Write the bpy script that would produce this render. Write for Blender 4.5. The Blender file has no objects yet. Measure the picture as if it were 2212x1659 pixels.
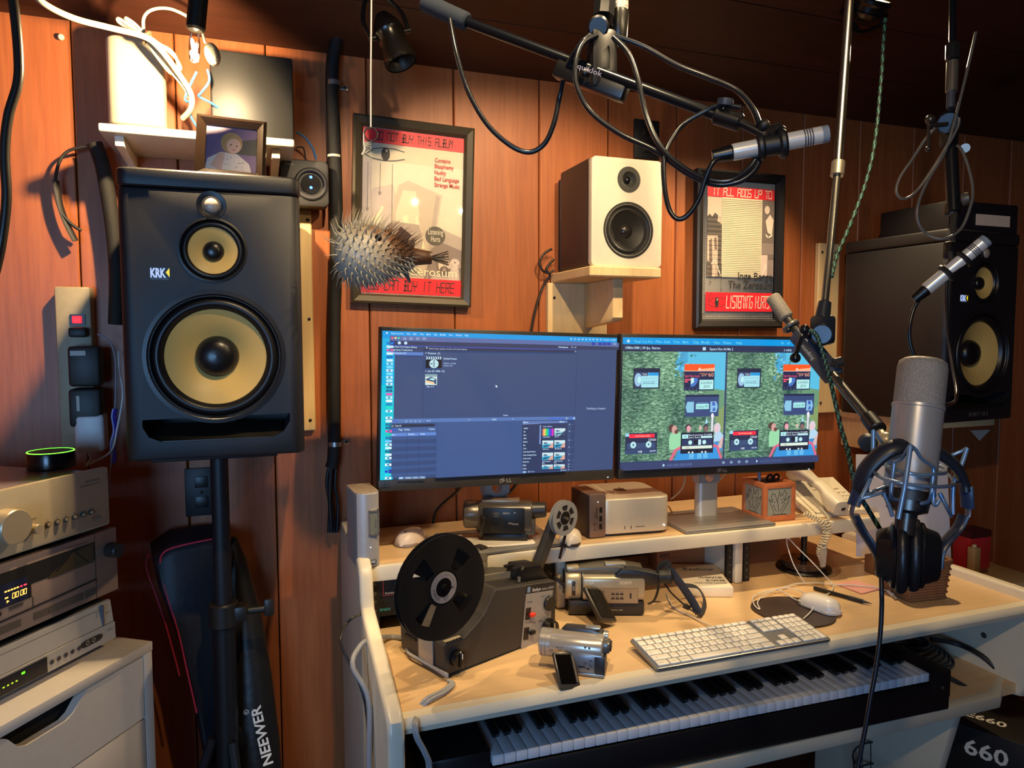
import bpy, bmesh, math, random
from mathutils import Vector, Matrix, Quaternion
V = Vector; pi = math.pi; rnd = random.Random(7)
S = bpy.context.scene; COL = S.collection
# ---------------------------------------------------------------- camera, world, lights, exposure
cam_d = bpy.data.cameras.new('camera'); cam = bpy.data.objects.new('camera', cam_d); COL.objects.link(cam)
cam_d.sensor_width = 36; cam_d.lens = 36 * 1542.3 / 2212; cam_d.clip_start = .02
def _cam():
    ya, pt, ro = .34199, -.0679, -.00176
    f = V((math.sin(ya)*math.cos(pt), math.cos(ya)*math.cos(pt), math.sin(pt)))
    r = V((math.cos(ya), -math.sin(ya), 0)); u = r.cross(f)
    r2 = r*math.cos(ro) + u*math.sin(ro); u2 = u*math.cos(ro) - r*math.sin(ro)
    m = Matrix((r2, u2, -f)).transposed().to_4x4(); m.translation = (0, -1.9204, 1.4173)
    cam.matrix_world = m
_cam(); S.camera = cam
w = bpy.data.worlds.new('world'); S.world = w; w.use_nodes = True
w.node_tree.nodes['Background'].inputs[0].default_value = (.55, .6, .75, 1)
w.node_tree.nodes['Background'].inputs[1].default_value = .03
S.view_settings.view_transform = 'Standard'; S.view_settings.look = 'None'
S.view_settings.gamma = 1; S.view_settings.use_curve_mapping = False; S.view_settings.exposure = .4
def lamp(name, kind, loc, energy, col, size=.03, aim=None, spot=70, blend=.4, sy=None):
    d = bpy.data.lights.new(name, kind); d.energy = energy; d.color = col
    if kind == 'AREA':
        d.size = size
        if sy: d.shape = 'RECTANGLE'; d.size_y = sy
    else: d.shadow_soft_size = size
    if kind == 'SPOT': d.spot_size = math.radians(spot); d.spot_blend = blend
    o = bpy.data.objects.new(name, d); COL.objects.link(o); o.location = loc
    if aim: o.rotation_euler = (V(aim) - V(loc)).to_track_quat('-Z', 'Y').to_euler()
    return o
WARM = (1, .74, .42)
lamp('bulb_light', 'SPOT', (-.10, -.43, 1.95), 42, WARM, .012, (-.42, 0, 1.62), 172, .25)
lamp('track_light', 'SPOT', (.80, -1.3, 2.42), 56, WARM, .018, (.70, -.1, 1.28), 62, .45)
lamp('track_light', 'SPOT', (.25, -1.25, 2.40), 44, WARM, .018, (.62, -.1, 1.22), 64, .45)
lamp('track_light', 'SPOT', (.72, -1.5, 2.05), 4, WARM, .010, (.5, 0, 1.7), 70, .5)
lamp('track_light', 'SPOT', (.95, -1.5, 2.02), 3, WARM, .008, (.6, 0, 1.7), 70, .5)
lamp('ceiling_spot_light', 'SPOT', (1.60, -.33, 2.20), 42, WARM, .02, (1.05, -.66, .75), 120, .6)
lamp('rear_lamp', 'SPOT', (-.3, -2.3, 2.3), 42, WARM, .03, (1.75, -.5, 1.15), 44, .8)
lamp('unseen_cool_light', 'AREA', (-.95, -3.42, 1.25), 34, (.26, .55, 1), 1.0, (.5, -.6, .8), sy=.95)  # cool light from an unseen source behind the camera; its window is made up
# ---------------------------------------------------------------- materials
def lin(h):
    h = h.lstrip('#'); c = [int(h[i:i+2], 16)/255 for i in (0, 2, 4)]
    return tuple(x/12.92 if x <= .04045 else ((x+.055)/1.055)**2.4 for x in c) + (1,)
MATS = {}
def nn(t, ty, **k):
    n = t.nodes.new(ty)
    for a, b in k.items():
        if a in n.inputs: n.inputs[a].default_value = b
        else: setattr(n, a, b)
    return n
def mt(key):
    """'#rrggbb r.4 m1 c.5 e2 n b.2:400' : colour, roughness, metal, coat, emission, noise bump strength:scale"""
    if key in MATS: return MATS[key]
    p = key.split(); m = bpy.data.materials.new('m_' + key.replace('#', '').replace(' ', '_')); m.use_nodes = True
    t = m.node_tree; b = t.nodes['Principled BSDF']; c = lin(p[0]); a = dict(r=.5, m=0, c=0, e=0, v=.06, s=60)
    bump = None
    for q in p[1:]:
        if q[0] == 'b': bump = [float(x) for x in q[1:].split(':')]
        else: a[q[0]] = float(q[1:])
    b.inputs['Roughness'].default_value = a['r']; b.inputs['Metallic'].default_value = a['m']
    b.inputs['Coat Weight'].default_value = a['c']; b.inputs['Coat Roughness'].default_value = .08
    tc = nn(t, 'ShaderNodeTexCoord'); nz = nn(t, 'ShaderNodeTexNoise', Scale=a['s'], Detail=4.0)
    t.links.new(tc.outputs['Object'], nz.inputs['Vector'])
    mx = nn(t, 'ShaderNodeMix', data_type='RGBA'); v = a['v'] if not a['e'] else 0
    mx.inputs[6].default_value = tuple(x*(1-v) for x in c[:3]) + (1,)
    mx.inputs[7].default_value = tuple(min(1, x*(1+v)) for x in c[:3]) + (1,)
    t.links.new(nz.outputs['Fac'], mx.inputs[0])
    if a['e']:
        b.inputs['Base Color'].default_value = (.01, .01, .01, 1)
        t.links.new(mx.outputs[2], b.inputs['Emission Color']); b.inputs['Emission Strength'].default_value = a['e']
    else: t.links.new(mx.outputs[2], b.inputs['Base Color'])
    if bump:
        n2 = nn(t, 'ShaderNodeTexNoise', Scale=bump[1], Detail=2.0); t.links.new(tc.outputs['Object'], n2.inputs['Vector'])
        bp = nn(t, 'ShaderNodeBump', Strength=bump[0], Distance=.002); t.links.new(n2.outputs['Fac'], bp.inputs['Height'])
        t.links.new(bp.outputs['Normal'], b.inputs['Normal'])
    MATS[key] = m; return m
def wood(name, c1, c2, c3, stretch=(14, 14, .9), rough=.5, knots=0, island=.25, coat=0, gscale=3.0, grain=.3):
    m = bpy.data.materials.new(name); m.use_nodes = True; t = m.node_tree; b = t.nodes['Principled BSDF']
    L = t.links.new; tc = nn(t, 'ShaderNodeTexCoord'); mp = nn(t, 'ShaderNodeMapping'); mp.inputs['Scale'].default_value = stretch
    gi = nn(t, 'ShaderNodeNewGeometry'); L(tc.outputs['Object'], mp.inputs['Vector'])
    ad = nn(t, 'ShaderNodeVectorMath', operation='ADD'); sc = nn(t, 'ShaderNodeMath', operation='MULTIPLY'); sc.inputs[1].default_value = 37
    L(gi.outputs['Random Per Island'], sc.inputs[0]); L(mp.outputs[0], ad.inputs[0]); L(sc.outputs[0], ad.inputs[1])
    n1 = nn(t, 'ShaderNodeTexNoise', Scale=gscale, Detail=6.0, Distortion=.6); L(ad.outputs[0], n1.inputs['Vector'])
    n2 = nn(t, 'ShaderNodeTexNoise', Scale=gscale*6, Detail=3.0); L(ad.outputs[0], n2.inputs['Vector'])
    cr = nn(t, 'ShaderNodeValToRGB'); e = cr.color_ramp.elements
    e[0].position = .3; e[0].color = lin(c1); e[1].position = .7; e[1].color = lin(c2)
    L(n1.outputs['Fac'], cr.inputs[0])
    mx = nn(t, 'ShaderNodeMix', data_type='RGBA', blend_type='MULTIPLY'); mx.inputs[0].default_value = grain
    L(cr.outputs[0], mx.inputs[6]); c2r = nn(t, 'ShaderNodeValToRGB'); c2r.color_ramp.elements[0].position = .35; c2r.color_ramp.elements[1].position = .6
    c2r.color_ramp.elements[0].color = (.45, .4, .38, 1); L(n2.outputs['Fac'], c2r.inputs[0]); L(c2r.outputs[0], mx.inputs[7])
    last = mx.outputs[2]
    if knots:
        m2 = nn(t, 'ShaderNodeMapping'); m2.inputs['Scale'].default_value = (1, 1, .55); L(tc.outputs['Object'], m2.inputs['Vector'])
        a2 = nn(t, 'ShaderNodeVectorMath', operation='ADD'); L(m2.outputs[0], a2.inputs[0]); L(sc.outputs[0], a2.inputs[1])
        vo = nn(t, 'ShaderNodeTexVoronoi', Scale=knots); vo.voronoi_dimensions = '3D'; L(a2.outputs[0], vo.inputs['Vector'])
        kr = nn(t, 'ShaderNodeValToRGB'); kr.color_ramp.elements[0].position = .05; kr.color_ramp.elements[0].color = (1, 1, 1, 1)
        kr.color_ramp.elements[1].position = .13; kr.color_ramp.elements[1].color = (0, 0, 0, 1); L(vo.outputs['Distance'], kr.inputs[0])
        mk = nn(t, 'ShaderNodeMix', data_type='RGBA'); L(kr.outputs[0], mk.inputs[0]); L(last, mk.inputs[6]); mk.inputs[7].default_value = lin(c3)
        last = mk.outputs[2]
    hs = nn(t, 'ShaderNodeHueSaturation'); ma = nn(t, 'ShaderNodeMapRange'); ma.inputs[3].default_value = 1-island; ma.inputs[4].default_value = 1+island
    L(gi.outputs['Random Per Island'], ma.inputs[0]); L(ma.outputs[0], hs.inputs['Value']); L(last, hs.inputs['Color']); L(hs.outputs[0], b.inputs['Base Color'])
    b.inputs['Roughness'].default_value = rough; b.inputs['Coat Weight'].default_value = coat
    bp = nn(t, 'ShaderNodeBump', Strength=.12, Distance=.003); L(n2.outputs['Fac'], bp.inputs['Height']); L(bp.outputs[0], b.inputs['Normal'])
    MATS[name] = m; return name
def glassmat(name, tint=(1, 1, 1), rough=.02, refl=1.0):
    m = bpy.data.materials.new(name); m.use_nodes = True; t = m.node_tree; t.nodes.remove(t.nodes['Principled BSDF']); o = t.nodes['Material Output']
    tr = nn(t, 'ShaderNodeBsdfTransparent'); tr.inputs[0].default_value = (*tint, 1); gl = nn(t, 'ShaderNodeBsdfGlossy', Roughness=rough)
    fr = nn(t, 'ShaderNodeFresnel', IOR=1.5); mx = nn(t, 'ShaderNodeMixShader'); mu = nn(t, 'ShaderNodeMath', operation='MULTIPLY'); mu.inputs[1].default_value = refl
    t.links.new(fr.outputs[0], mu.inputs[0]); t.links.new(mu.outputs[0], mx.inputs[0]); t.links.new(tr.outputs[0], mx.inputs[1]); t.links.new(gl.outputs[0], mx.inputs[2]); t.links.new(mx.outputs[0], o.inputs[0])
    MATS[name] = m; return name
# ---------------------------------------------------------------- mesh builder
class B:
    def __init__(s, m='#888888'): s.v = []; s.f = []; s.fm = []; s.keys = []; s.m = m; s.M = Matrix()
    def at(s, loc=(0, 0, 0), rot=(0, 0, 0), sc=1):
        from mathutils import Euler
        s.M = Matrix.Translation(loc) @ Euler(rot).to_matrix().to_4x4() @ Matrix.Scale(sc, 4); return s
    def frame(s, o, x, y):
        x = V(x).normalized(); z = x.cross(V(y)).normalized(); y = z.cross(x)
        m = Matrix((x, y, z)).transposed().to_4x4(); m.translation = V(o); s.M = m; return s
    def ki(s, m):
        m = m or s.m
        if m not in s.keys: s.keys.append(m)
        return s.keys.index(m)
    def add(s, vs, fs, m=None):
        o = len(s.v); k = s.ki(m); s.v += [s.M @ V(p) for p in vs]
        for f in fs: s.f.append([i+o for i in f]); s.fm.append(k)
        return s
    def bm(s, bm, m=None):
        bm.verts.index_update(); s.add([v.co[:] for v in bm.verts], [[v.index for v in f.verts] for f in bm.faces], m); bm.free(); return s
    def box(s, c, d, m=None, bev=0, seg=2, rot=None, edges='all'):
        bm = bmesh.new(); bmesh.ops.create_cube(bm, size=1)
        for v in bm.verts: v.co = V((v.co.x*d[0], v.co.y*d[1], v.co.z*d[2]))
        if bev:
            ed = bm.edges[:]
            if edges != 'all':
                k = 'xyz'.index(edges); ed = [e for e in ed if abs((e.verts[0].co-e.verts[1].co).normalized()[k]) > .9]
            bmesh.ops.bevel(bm, geom=ed, offset=bev, segments=seg, affect='EDGES', profile=.5)
        R = Matrix()
        if rot:
            from mathutils import Euler
            R = Euler(rot).to_matrix().to_4x4()
        bmesh.ops.transform(bm, matrix=Matrix.Translation(c) @ R, verts=bm.verts); return s.bm(bm, m)
    def bx(s, a, b, m=None, bev=0, seg=2, edges='all'):
        return s.box([(a[i]+b[i])/2 for i in range(3)], [abs(b[i]-a[i]) for i in range(3)], m, bev, seg, None, edges)
    def prism(s, poly, ax, a, b, m=None, bev=0, seg=2):
        def P(p, h): return {'x': (h, p[0], p[1]), 'y': (p[0], h, p[1]), 'z': (p[0], p[1], h)}[ax]
        bm = bmesh.new(); A = [bm.verts.new(P(p, a)) for p in poly]; Z = [bm.verts.new(P(p, b)) for p in poly]; n = len(poly)
        fs = [bm.faces.new(A), bm.faces.new(Z[::-1])]
        for i in range(n): bm.faces.new((A[i], Z[i], Z[(i+1) % n], A[(i+1) % n]))
        bmesh.ops.recalc_face_normals(bm, faces=bm.faces[:])
        if bev: bmesh.ops.bevel(bm, geom=list({e for f in fs for e in f.edges}), offset=bev, segments=seg, affect='EDGES', profile=.5)
        return s.bm(bm, m)
    def loft(s, rings, m=None, cap=True, closed=True):
        n = len(rings[0]); vs = [p for r in rings for p in r]; fs = []
        for i in range(len(rings)-1):
            for j in range(n if closed else n-1):
                k = (j+1) % n; fs.append((i*n+j, i*n+k, (i+1)*n+k, (i+1)*n+j))
        if cap and closed: fs.append(tuple(range(n))[::-1]); fs.append(tuple((len(rings)-1)*n+j for j in range(n)))
        return s.add(vs, fs, m)
    def lathe(s, prof, o=(0, 0, 0), ax=(0, 0, 1), m=None, n=32, cap=True):
        z = V(ax).normalized(); x = z.orthogonal().normalized(); y = z.cross(x); o = V(o)
        rings = [[o + z*h + x*(r*math.cos(2*pi*j/n)) + y*(r*math.sin(2*pi*j/n)) for j in range(n)] for r, h in prof]
        return s.loft(rings, m, cap)
    def cyl(s, a, b, r, m=None, r2=None, n=20, bev=0):
        a = V(a); b = V(b); h = (b-a).length; r2 = r if r2 is None else r2
        pr = [(r, 0), (r2, h)] if not bev else [(r-bev, 0), (r, bev), (r2, h-bev), (r2-bev, h)]
        return s.lathe(pr, a, b-a, m, n)
    def sph(s, c, r, m=None, n=20, k=12, rot=None):
        r = (r, r, r) if not hasattr(r, '__len__') else r; c = V(c)
        q = rot or Matrix()
        rings = [[c + (q @ V((r[0]*math.sin(t)*math.cos(2*pi*j/n), r[1]*math.sin(t)*math.sin(2*pi*j/n), r[2]*math.cos(t)))) for j in range(n)] for t in [pi-max(.02, min(pi-.02, pi*i/k)) for i in range(k+1)]]
        return s.loft(rings, m)
    def tube(s, pts, r, m=None, n=8, smooth=4, closed=False, flat=None):
        P = [V(p) for p in pts]
        if smooth and len(P) > 2:
            Q = []; L = len(P)
            for i in range(L if closed else L-1):
                g = (lambda k: P[k % L]) if closed else (lambda k: P[max(0, min(L-1, k))])
                a, b, c, d = g(i-1), g(i), g(i+1), g(i+2)
                for j in range(smooth):
                    t = j/smooth; Q.append(.5*((2*b) + (c-a)*t + (2*a-5*b+4*c-d)*t*t + (3*b-a-3*c+d)*t**3))
            if not closed: Q.append(P[-1])
            P = Q
        L = len(P); T = []
        for i in range(L):
            a = P[i-1] if (i or closed) else P[i]; b = P[(i+1) % L] if (i < L-1 or closed) else P[i]; d = b-a
            T.append(d.normalized() if d.length > 1e-9 else V((0, 0, 1)))
        nrm = T[0].orthogonal().normalized() if flat is None else (V(flat) - T[0]*V(flat).dot(T[0])).normalized()
        rings = []
        for i in range(L):
            if i: q = T[i-1].rotation_difference(T[i]); nrm = q @ nrm; nrm = (nrm - T[i]*nrm.dot(T[i])).normalized()
            bn = T[i].cross(nrm); ra, rb = r if hasattr(r, '__len__') else (r, r)
            rings.append([P[i] + nrm*(ra*math.cos(2*pi*j/n)) + bn*(rb*math.sin(2*pi*j/n)) for j in range(n)])
        if closed: rings.append(rings[0])
        return s.loft(rings, m, not closed)
    def path(s, r, *pts, m=None, n=10, smooth=0): return s.tube(pts, r, m, n, smooth)
    def torus(s, c, R, r, ax=(0, 0, 1), m=None, n=40, k=10):
        z = V(ax).normalized(); x = z.orthogonal().normalized(); y = z.cross(x)
        return s.tube([V(c) + x*(R*math.cos(2*pi*i/n)) + y*(R*math.sin(2*pi*i/n)) for i in range(n)], r, m, k, 0, True)
    def rrect(s, w, h, r, n=5):
        out = []
        for cx, cy, a0 in ((w/2-r, h/2-r, 0), (-w/2+r, h/2-r, 90), (-w/2+r, -h/2+r, 180), (w/2-r, -h/2+r, 270)):
            for i in range(n+1):
                a = math.radians(a0 + 90*i/n); out.append((cx + r*math.cos(a), cy + r*math.sin(a)))
        return out
    def obj(s, name, parent=None, ang=.6, label=None, flat=False):
        me = bpy.data.meshes.new(name); vs = s.v; off = V((0, 0, 0))
        if parent is None and vs:
            xs, ys, zs = zip(*vs); off = V(((min(xs)+max(xs))/2, (min(ys)+max(ys))/2, min(zs))); vs = [v-off for v in vs]
        me.from_pydata([v[:] for v in vs], [], s.f)
        for k in s.keys: me.materials.append(MATS[k] if k in MATS else mt(k))
        me.polygons.foreach_set('material_index', s.fm)
        bm = bmesh.new(); bm.from_mesh(me); bmesh.ops.recalc_face_normals(bm, faces=bm.faces[:]) if not flat else None; bm.to_mesh(me); bm.free()
        if not flat:
            me.shade_smooth(); me.set_sharp_from_angle(angle=ang)
        o = bpy.data.objects.new(name, me); COL.objects.link(o); o.location = off
        if parent is not None: o.parent = parent
        if label: o['label'] = label
        return o
class Art:
    """flat artwork on a plane: origin top-left, x right, y down, in metres; every layer lies a hair above the last"""
    def __init__(s, o, x, up, sx=1, sy=1, eps=4e-5):
        s.b = B(); s.o = V(o); s.x = V(x).normalized(); s.u = V(up).normalized(); s.n = s.x.cross(s.u); s.k = 0; s.sx = sx; s.sy = sy; s.eps = eps
    def pt(s, x, y): return s.o + s.x*(x*s.sx) - s.u*(y*s.sy) + s.n*(s.k*s.eps)
    def poly(s, pts, m, new=True):
        if new: s.k += 1
        s.b.add([s.pt(*p) for p in pts], [tuple(range(len(pts)))], m); return s
    def rect(s, x, y, w, h, m, new=True): return s.poly([(x, y+h), (x+w, y+h), (x+w, y), (x, y)], m, new)
    def disc(s, x, y, rx, m, ry=None, n=24, new=True, a0=0, a1=360):
        ry = ry or rx; return s.poly([(x + rx*math.cos(math.radians(a)), y - ry*math.sin(math.radians(a))) for a in [a0 + (a1-a0)*i/n for i in range(n if a1-a0 == 360 else n+1)]], m, new)
    def ring(s, x, y, r, w, m, ry=None, n=28):
        s.k += 1; ry = ry or r; vs = []
        for i in range(n):
            a = 2*pi*i/n; vs += [s.pt(x+r*math.cos(a), y+ry*math.sin(a)), s.pt(x+(r-w)*math.cos(a), y+(ry-w)*math.sin(a))]
        s.b.add(vs, [(2*i, 2*i+1, (2*i+3) % (2*n), (2*i+2) % (2*n)) for i in range(n)], m); return s
    def line(s, pts, w, m, new=True):
        if new: s.k += 1
        for (x0, y0), (x1, y1) in zip(pts, pts[1:]):
            d = math.hypot(x1-x0, y1-y0) or 1e-9; px, py = -(y1-y0)/d*w/2, (x1-x0)/d*w/2; ex, ey = (x1-x0)/d*w/3, (y1-y0)/d*w/3
            s.b.add([s.pt(x0-ex+px, y0-ey+py), s.pt(x1+ex+px, y1+ey+py), s.pt(x1+ex-px, y1+ey-py), s.pt(x0-ex-px, y0-ey-py)], [(0, 1, 2, 3)], m)
        return s
    def text(s, x, y, size, str_, m, align='L', wid=None, shear=0, bold=0, spacing=1, rot=0):
        s.k += 1; vs, fs, w = glyphs(str_, bold, spacing)
        k = size; kx = size if not wid else wid/max(w, 1e-6); tw = w*kx; ox = {'L': 0, 'C': -tw/2, 'R': -tw}[align]
        c, sn = math.cos(rot), math.sin(rot)
        def tr(p):
            a, b = p[0]*kx + ox + shear*p[1]*k, -p[1]*k
            return s.pt(x + a*c - b*sn, y + a*sn + b*c)
        s.b.add([tr(p) for p in vs], fs, m); return s
    def seg(s, x, y, w, h, str_, m, lw, slant=.12, double='', gap=1.35):
        """segment-display lettering"""
        s.k += 1; adv = w*gap
        for i, ch in enumerate(str_):
            for st in SEG.get(ch, []):
                q = [(x + i*adv + (a*w) + (1-b)*h*slant, y + b*h) for a, b in st]
                s.line(q, lw, m, False)
        return s
    def obj(s, name, parent=None, label=None): return s.b.obj(name, parent, label=label, flat=True)
_tc = bpy.data.curves.new('tmp', 'FONT'); _to = bpy.data.objects.new('tmp', _tc); _tc.resolution_u = 2; GC = {}
def glyphs(t, bold=0, spacing=1):
    k = (t, bold, spacing)
    if k not in GC:
        _tc.body = t; _tc.size = 1; _tc.offset = bold; _tc.space_character = spacing; me = _to.to_mesh()
        vs = [v.co[:] for v in me.vertices]; fs = [tuple(p.vertices) for p in me.polygons]; _to.to_mesh_clear()
        x0 = min((v[0] for v in vs), default=0); vs = [(v[0]-x0, v[1]) for v in vs]
        GC[k] = (vs, fs, max((v[0] for v in vs), default=0))
    return GC[k]
H1 = [(0, 0), (1, 0)]; H2 = [(0, .5), (1, .5)]; H3 = [(0, 1), (1, 1)]; L1 = [(0, 0), (0, .5)]; L2 = [(0, .5), (0, 1)]; R1 = [(1, 0), (1, .5)]; R2 = [(1, .5), (1, 1)]; C1 = [(.5, 0), (.5, .5)]; C2 = [(.5, .5), (.5, 1)]
SEG = {'A': [H1, L1, L2, R1, R2, H2], 'B': [H1, H2, H3, R1, R2, C1, C2, [(.25, 0), (.25, 1)]], 'C': [H1, L1, L2, H3], 'D': [H1, H3, R1, R2, [(.25, 0), (.25, 1)]], 'E': [H1, H2, H3, L1, L2], 'G': [H1, L1, L2, H3, R2, [(.5, .5), (1, .5)]],
       'H': [L1, L2, R1, R2, H2], 'I': [C1, C2], 'L': [L1, L2, H3], 'M': [L1, L2, R1, R2, [(0, 0), (.5, .5)], [(.5, .5), (1, 0)]], 'N': [L1, L2, R1, R2, H1], 'O': [H1, L1, L2, R1, R2, H3], 'P': [H1, L1, L2, R1, H2], 'R': [H1, L1, L2, R1, H2, [(.5, .5), (1, 1)]],
       'S': [H1, L1, H2, R2, H3], 'T': [H1, C1, C2], 'U': [L1, L2, R1, R2, H3], 'Y': [L1, R1, H2, C2], 'K': [L1, L2, R1, R2, H2], '0': [H1, L1, L2, R1, R2, H3]}
# ---------------------------------------------------------------- things
def thing(name, label, cat, loc=(0, 0, 0), yaw=0, group=None, rot=None):
    o = bpy.data.objects.new(name, None); COL.objects.link(o); o.empty_display_size = .05; o.location = loc
    o.rotation_euler = rot or (0, 0, yaw); return tag(o, label, cat, group)
def tag(o, label, cat, group=None):
    o['label'] = label; o['category'] = cat
    if group: o['group'] = group
    return o
def struct(b, name): o = b.obj(name); o['kind'] = 'structure'; return o
def solo(b, name, label, cat, group=None, ang=.6): return tag(b.obj(name, ang=ang), label, cat, group)
def cut(o, cb):
    """boolean-subtract builder cb from object o"""
    c = cb.obj('cutter'); md = o.modifiers.new('c', 'BOOLEAN'); md.object = c; md.operation = 'DIFFERENCE'; md.solver = 'EXACT'
    if o.parent:
        c.parent = o.parent; 
    bpy.context.view_layer.update(); dg = bpy.context.evaluated_depsgraph_get(); me = bpy.data.meshes.new_from_object(o.evaluated_get(dg))
    o.modifiers.clear(); o.data = me; bpy.data.objects.remove(c); me.set_sharp_from_angle(angle=.5); return o
def screw(b, p, n=(0, -1, 0), r=.004, m='#3a342e r.4 m.8'): b.lathe([(r, 0), (r, .001), (r*.6, .002), (.0005, .0022)], p, n, m, 12)
BLK = '#17161a r.5'; BLKG = '#0e0e11 r.25'; CHR = '#cfcac2 r.22 m1'; GRY = '#8c8a86 r.4'; WHT = '#e9e6df r.4'; RUB = '#1b1a1c r.7'; SIL = '#b4b1ab r.35 m.8'

# ================================================================ setting
PLK = wood('plank_wood', '#a1562b', '#ad6335', '#3f2015', (9, 9, .5), .45, 2.2, .13, 0, 2.4, .28)
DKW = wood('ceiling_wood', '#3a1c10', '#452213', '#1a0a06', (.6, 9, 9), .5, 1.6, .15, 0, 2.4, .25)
MAPLE = wood('maple_laminate', '#dfb988', '#e4c090', '#c99a60', (.5, 6, 6), .38, 0, 0, .1, 2.0, .1)
EDGE = wood('cream_edge', '#e2d5bb', '#e4d9c0', '#d8c8a8', (1, 3, 3), .38, 0, 0, .15, 2, .05)
PINE = wood('pine_board', '#e4c086', '#edcd98', '#8a5a34', (9, 9, .8), .55, 1.2, .05, 0, 2, .14)
FLR = wood('floor_wood', '#4a2a1a', '#5c3520', '#20100a', (1, 14, 14), .5, 0, .2)
seams = [-1.6, -1.36, -1.1, -.86, -.62, -.385, -.17, .036, .283, .517, .767, .985, 1.217, 1.455, 1.696, 1.93, 2.17, 2.41, 2.65, 2.9, 3.2, 3.5]
b = B(PLK)
for a, c in zip(seams, seams[1:]): b.bx((a+.0015, 0, 0), (c-.0015, .02, 2.2), None, .0025, 1)
b.bx((-1.62, .021, 0), (3.52, .05, 2.24), '#170a06 r.8')
struct(b, 'wall_back')
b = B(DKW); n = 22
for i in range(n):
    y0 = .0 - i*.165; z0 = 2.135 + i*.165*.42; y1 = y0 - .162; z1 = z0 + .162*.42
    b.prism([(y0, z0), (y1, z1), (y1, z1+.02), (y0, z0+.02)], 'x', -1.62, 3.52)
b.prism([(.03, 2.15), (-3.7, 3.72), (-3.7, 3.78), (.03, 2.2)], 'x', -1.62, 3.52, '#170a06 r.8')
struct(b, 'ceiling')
b = B(FLR)
for i in range(26): b.bx((-1.62+i*.2, -3.3, -.03), (-1.62+i*.2+.198, .05, 0))
struct(b, 'floor')
struct(B(PLK).bx((-1.66, -3.3, 0), (-1.6, 0, 3.7)), 'wall_left')
b = B('#d9d6cc r.5')
for p, q in (((-1.45, -3.37, .75), (-1.40, -3.29, 1.75)), ((-.50, -3.37, .75), (-.45, -3.29, 1.75)), ((-1.4, -3.37, .75), (-.5, -3.29, .80)), ((-1.4, -3.37, 1.70), (-.5, -3.29, 1.75)), ((-.965, -3.35, .80), (-.935, -3.32, 1.70))): b.bx(p, q)
struct(b, 'added_window_1')  # unseen window, added only to give the cool area light an opening
struct(B(PLK).bx((3.5, -3.3, 0), (3.56, 0, 3.7)), 'wall_right')
b = B(PLK)
for x0, x1, z0, z1 in ((-1.66, -1.45, 0, 3.8), (-.45, 3.56, 0, 3.8), (-1.45, -.45, 0, .75), (-1.45, -.45, 1.75, 3.8)): b.bx((x0, -3.36, z0), (x1, -3.3, z1))
struct(b, 'wall_front')
# wooden strips screwed to the wall beside / behind the speakers
def strip(p, q, label, scr):
    b = B(PINE).bx(p, q, None, .003, 1)
    for s_ in scr: screw(b, (s_[0], p[1]-.0005, s_[1]))
    return solo(b, 'wooden_strip', label, 'strip', 'pine strips on the wall')
strip((.06, -.02, 1.172), (.137, -.0005, 1.735), 'pale pine strip with screws on the wall right of the black speaker on the stand', [(.128, 1.71), (.126, 1.46), (.124, 1.2)])
strip((1.752, -.02, 1.155), (1.84, -.0005, 1.72), 'reddish pine strip on the wall behind the chrome pole, left of the wall-hung black speaker', [(1.765, 1.69), (1.775, 1.19), (1.82, 1.69)])
# wall sockets
def plate(c, w_, h_, label):
    b = B(BLK).box((c[0], -.004, c[1]), (w_, .007, h_), None, .002)
    for dz in (-.025, .025): b.box((c[0], -.0085, c[1]+dz), (.03, .002, .028), '#0b0b0c r.4', .001)
    screw(b, (c[0], -.0076, c[1]))
    return solo(b, 'wall_outlet', label, 'outlet', 'black outlet plates')
plate((1.11, 2.0), .085, .115, 'black outlet plate high on the wall, above the white speaker')
plate((-.14, 1.03), .075, .12, 'black outlet plate on the wall behind the left speaker stand pole')
# ================================================================ desk
d = thing('studio_desk', 'wide maple-topped keyboard desk with cream edges, raised shelf and rack bays', 'desk', (1.0, -.4, 0))
def P(b, name, par=None, label=None, ang=.6):
    """part in world coordinates under a thing placed without rotation"""
    par = par or d; o = b.obj(name, par, ang, label); o.location = -V(par.location) if par.parent is None else V((0, 0, 0)); return o
PF = [(-.752, 0), (-.752, .735), (-.745, .757), (-.725, .768), (-.70, .775), (-.425, .842), (-.415, .86), (-.408, .9), (-.395, .922), (-.37, .934), (-.04, .934), (-.04, 0)]
P(B(EDGE).prism(PF, 'x', .192, .222, None, .008, 3), 'side_panel')
b = B(EDGE).prism([(-.10, .49), (-.66, .49), (-.70, .5), (-.735, .57), (-.735, .755), (-.72, .775), (-.12, .775), (-.10, .76)], 'x', 1.80, 1.832, None, .008, 3)
for y_, z_ in ((-.6, .66), (-.6, .62), (-.35, .66), (-.35, .62)): b.lathe([(.008, 0), (.007, .002), (.0005, .0025)], (1.80, y_, z_), (-1, 0, 0), '#4a443e r.4', 12)
P(b, 'side_panel')
t = P(B(MAPLE).bx((.222, -.70, .722), (1.80, -.02, .75)), 'desktop')
P(B(EDGE).prism([(-.70, .7499), (-.722, .7499), (-.730, .742), (-.732, .735), (-.728, .724), (-.70, .718)], 'x', .222, 1.80), 'edge_band', t)
s = P(B(MAPLE).prism([(.21, -.345), (1.62, -.392), (1.66, -.36), (1.66, -.05), (.21, -.05)], 'z', .879, .909), 'raised_shelf')
P(B(EDGE).prism([(.222, -.3455), (1.62, -.3925), (1.66, -.3605), (1.672, -.37), (1.63, -.412), (.222, -.364)], 'z', .874, .9091, None, .004), 'edge_band', s)
for x_ in (.685, 1.205): P(B(EDGE).bx((x_-.012, -.355, .7502), (x_+.012, -.06, .8785), None, .006, 3), 'divider')
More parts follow.
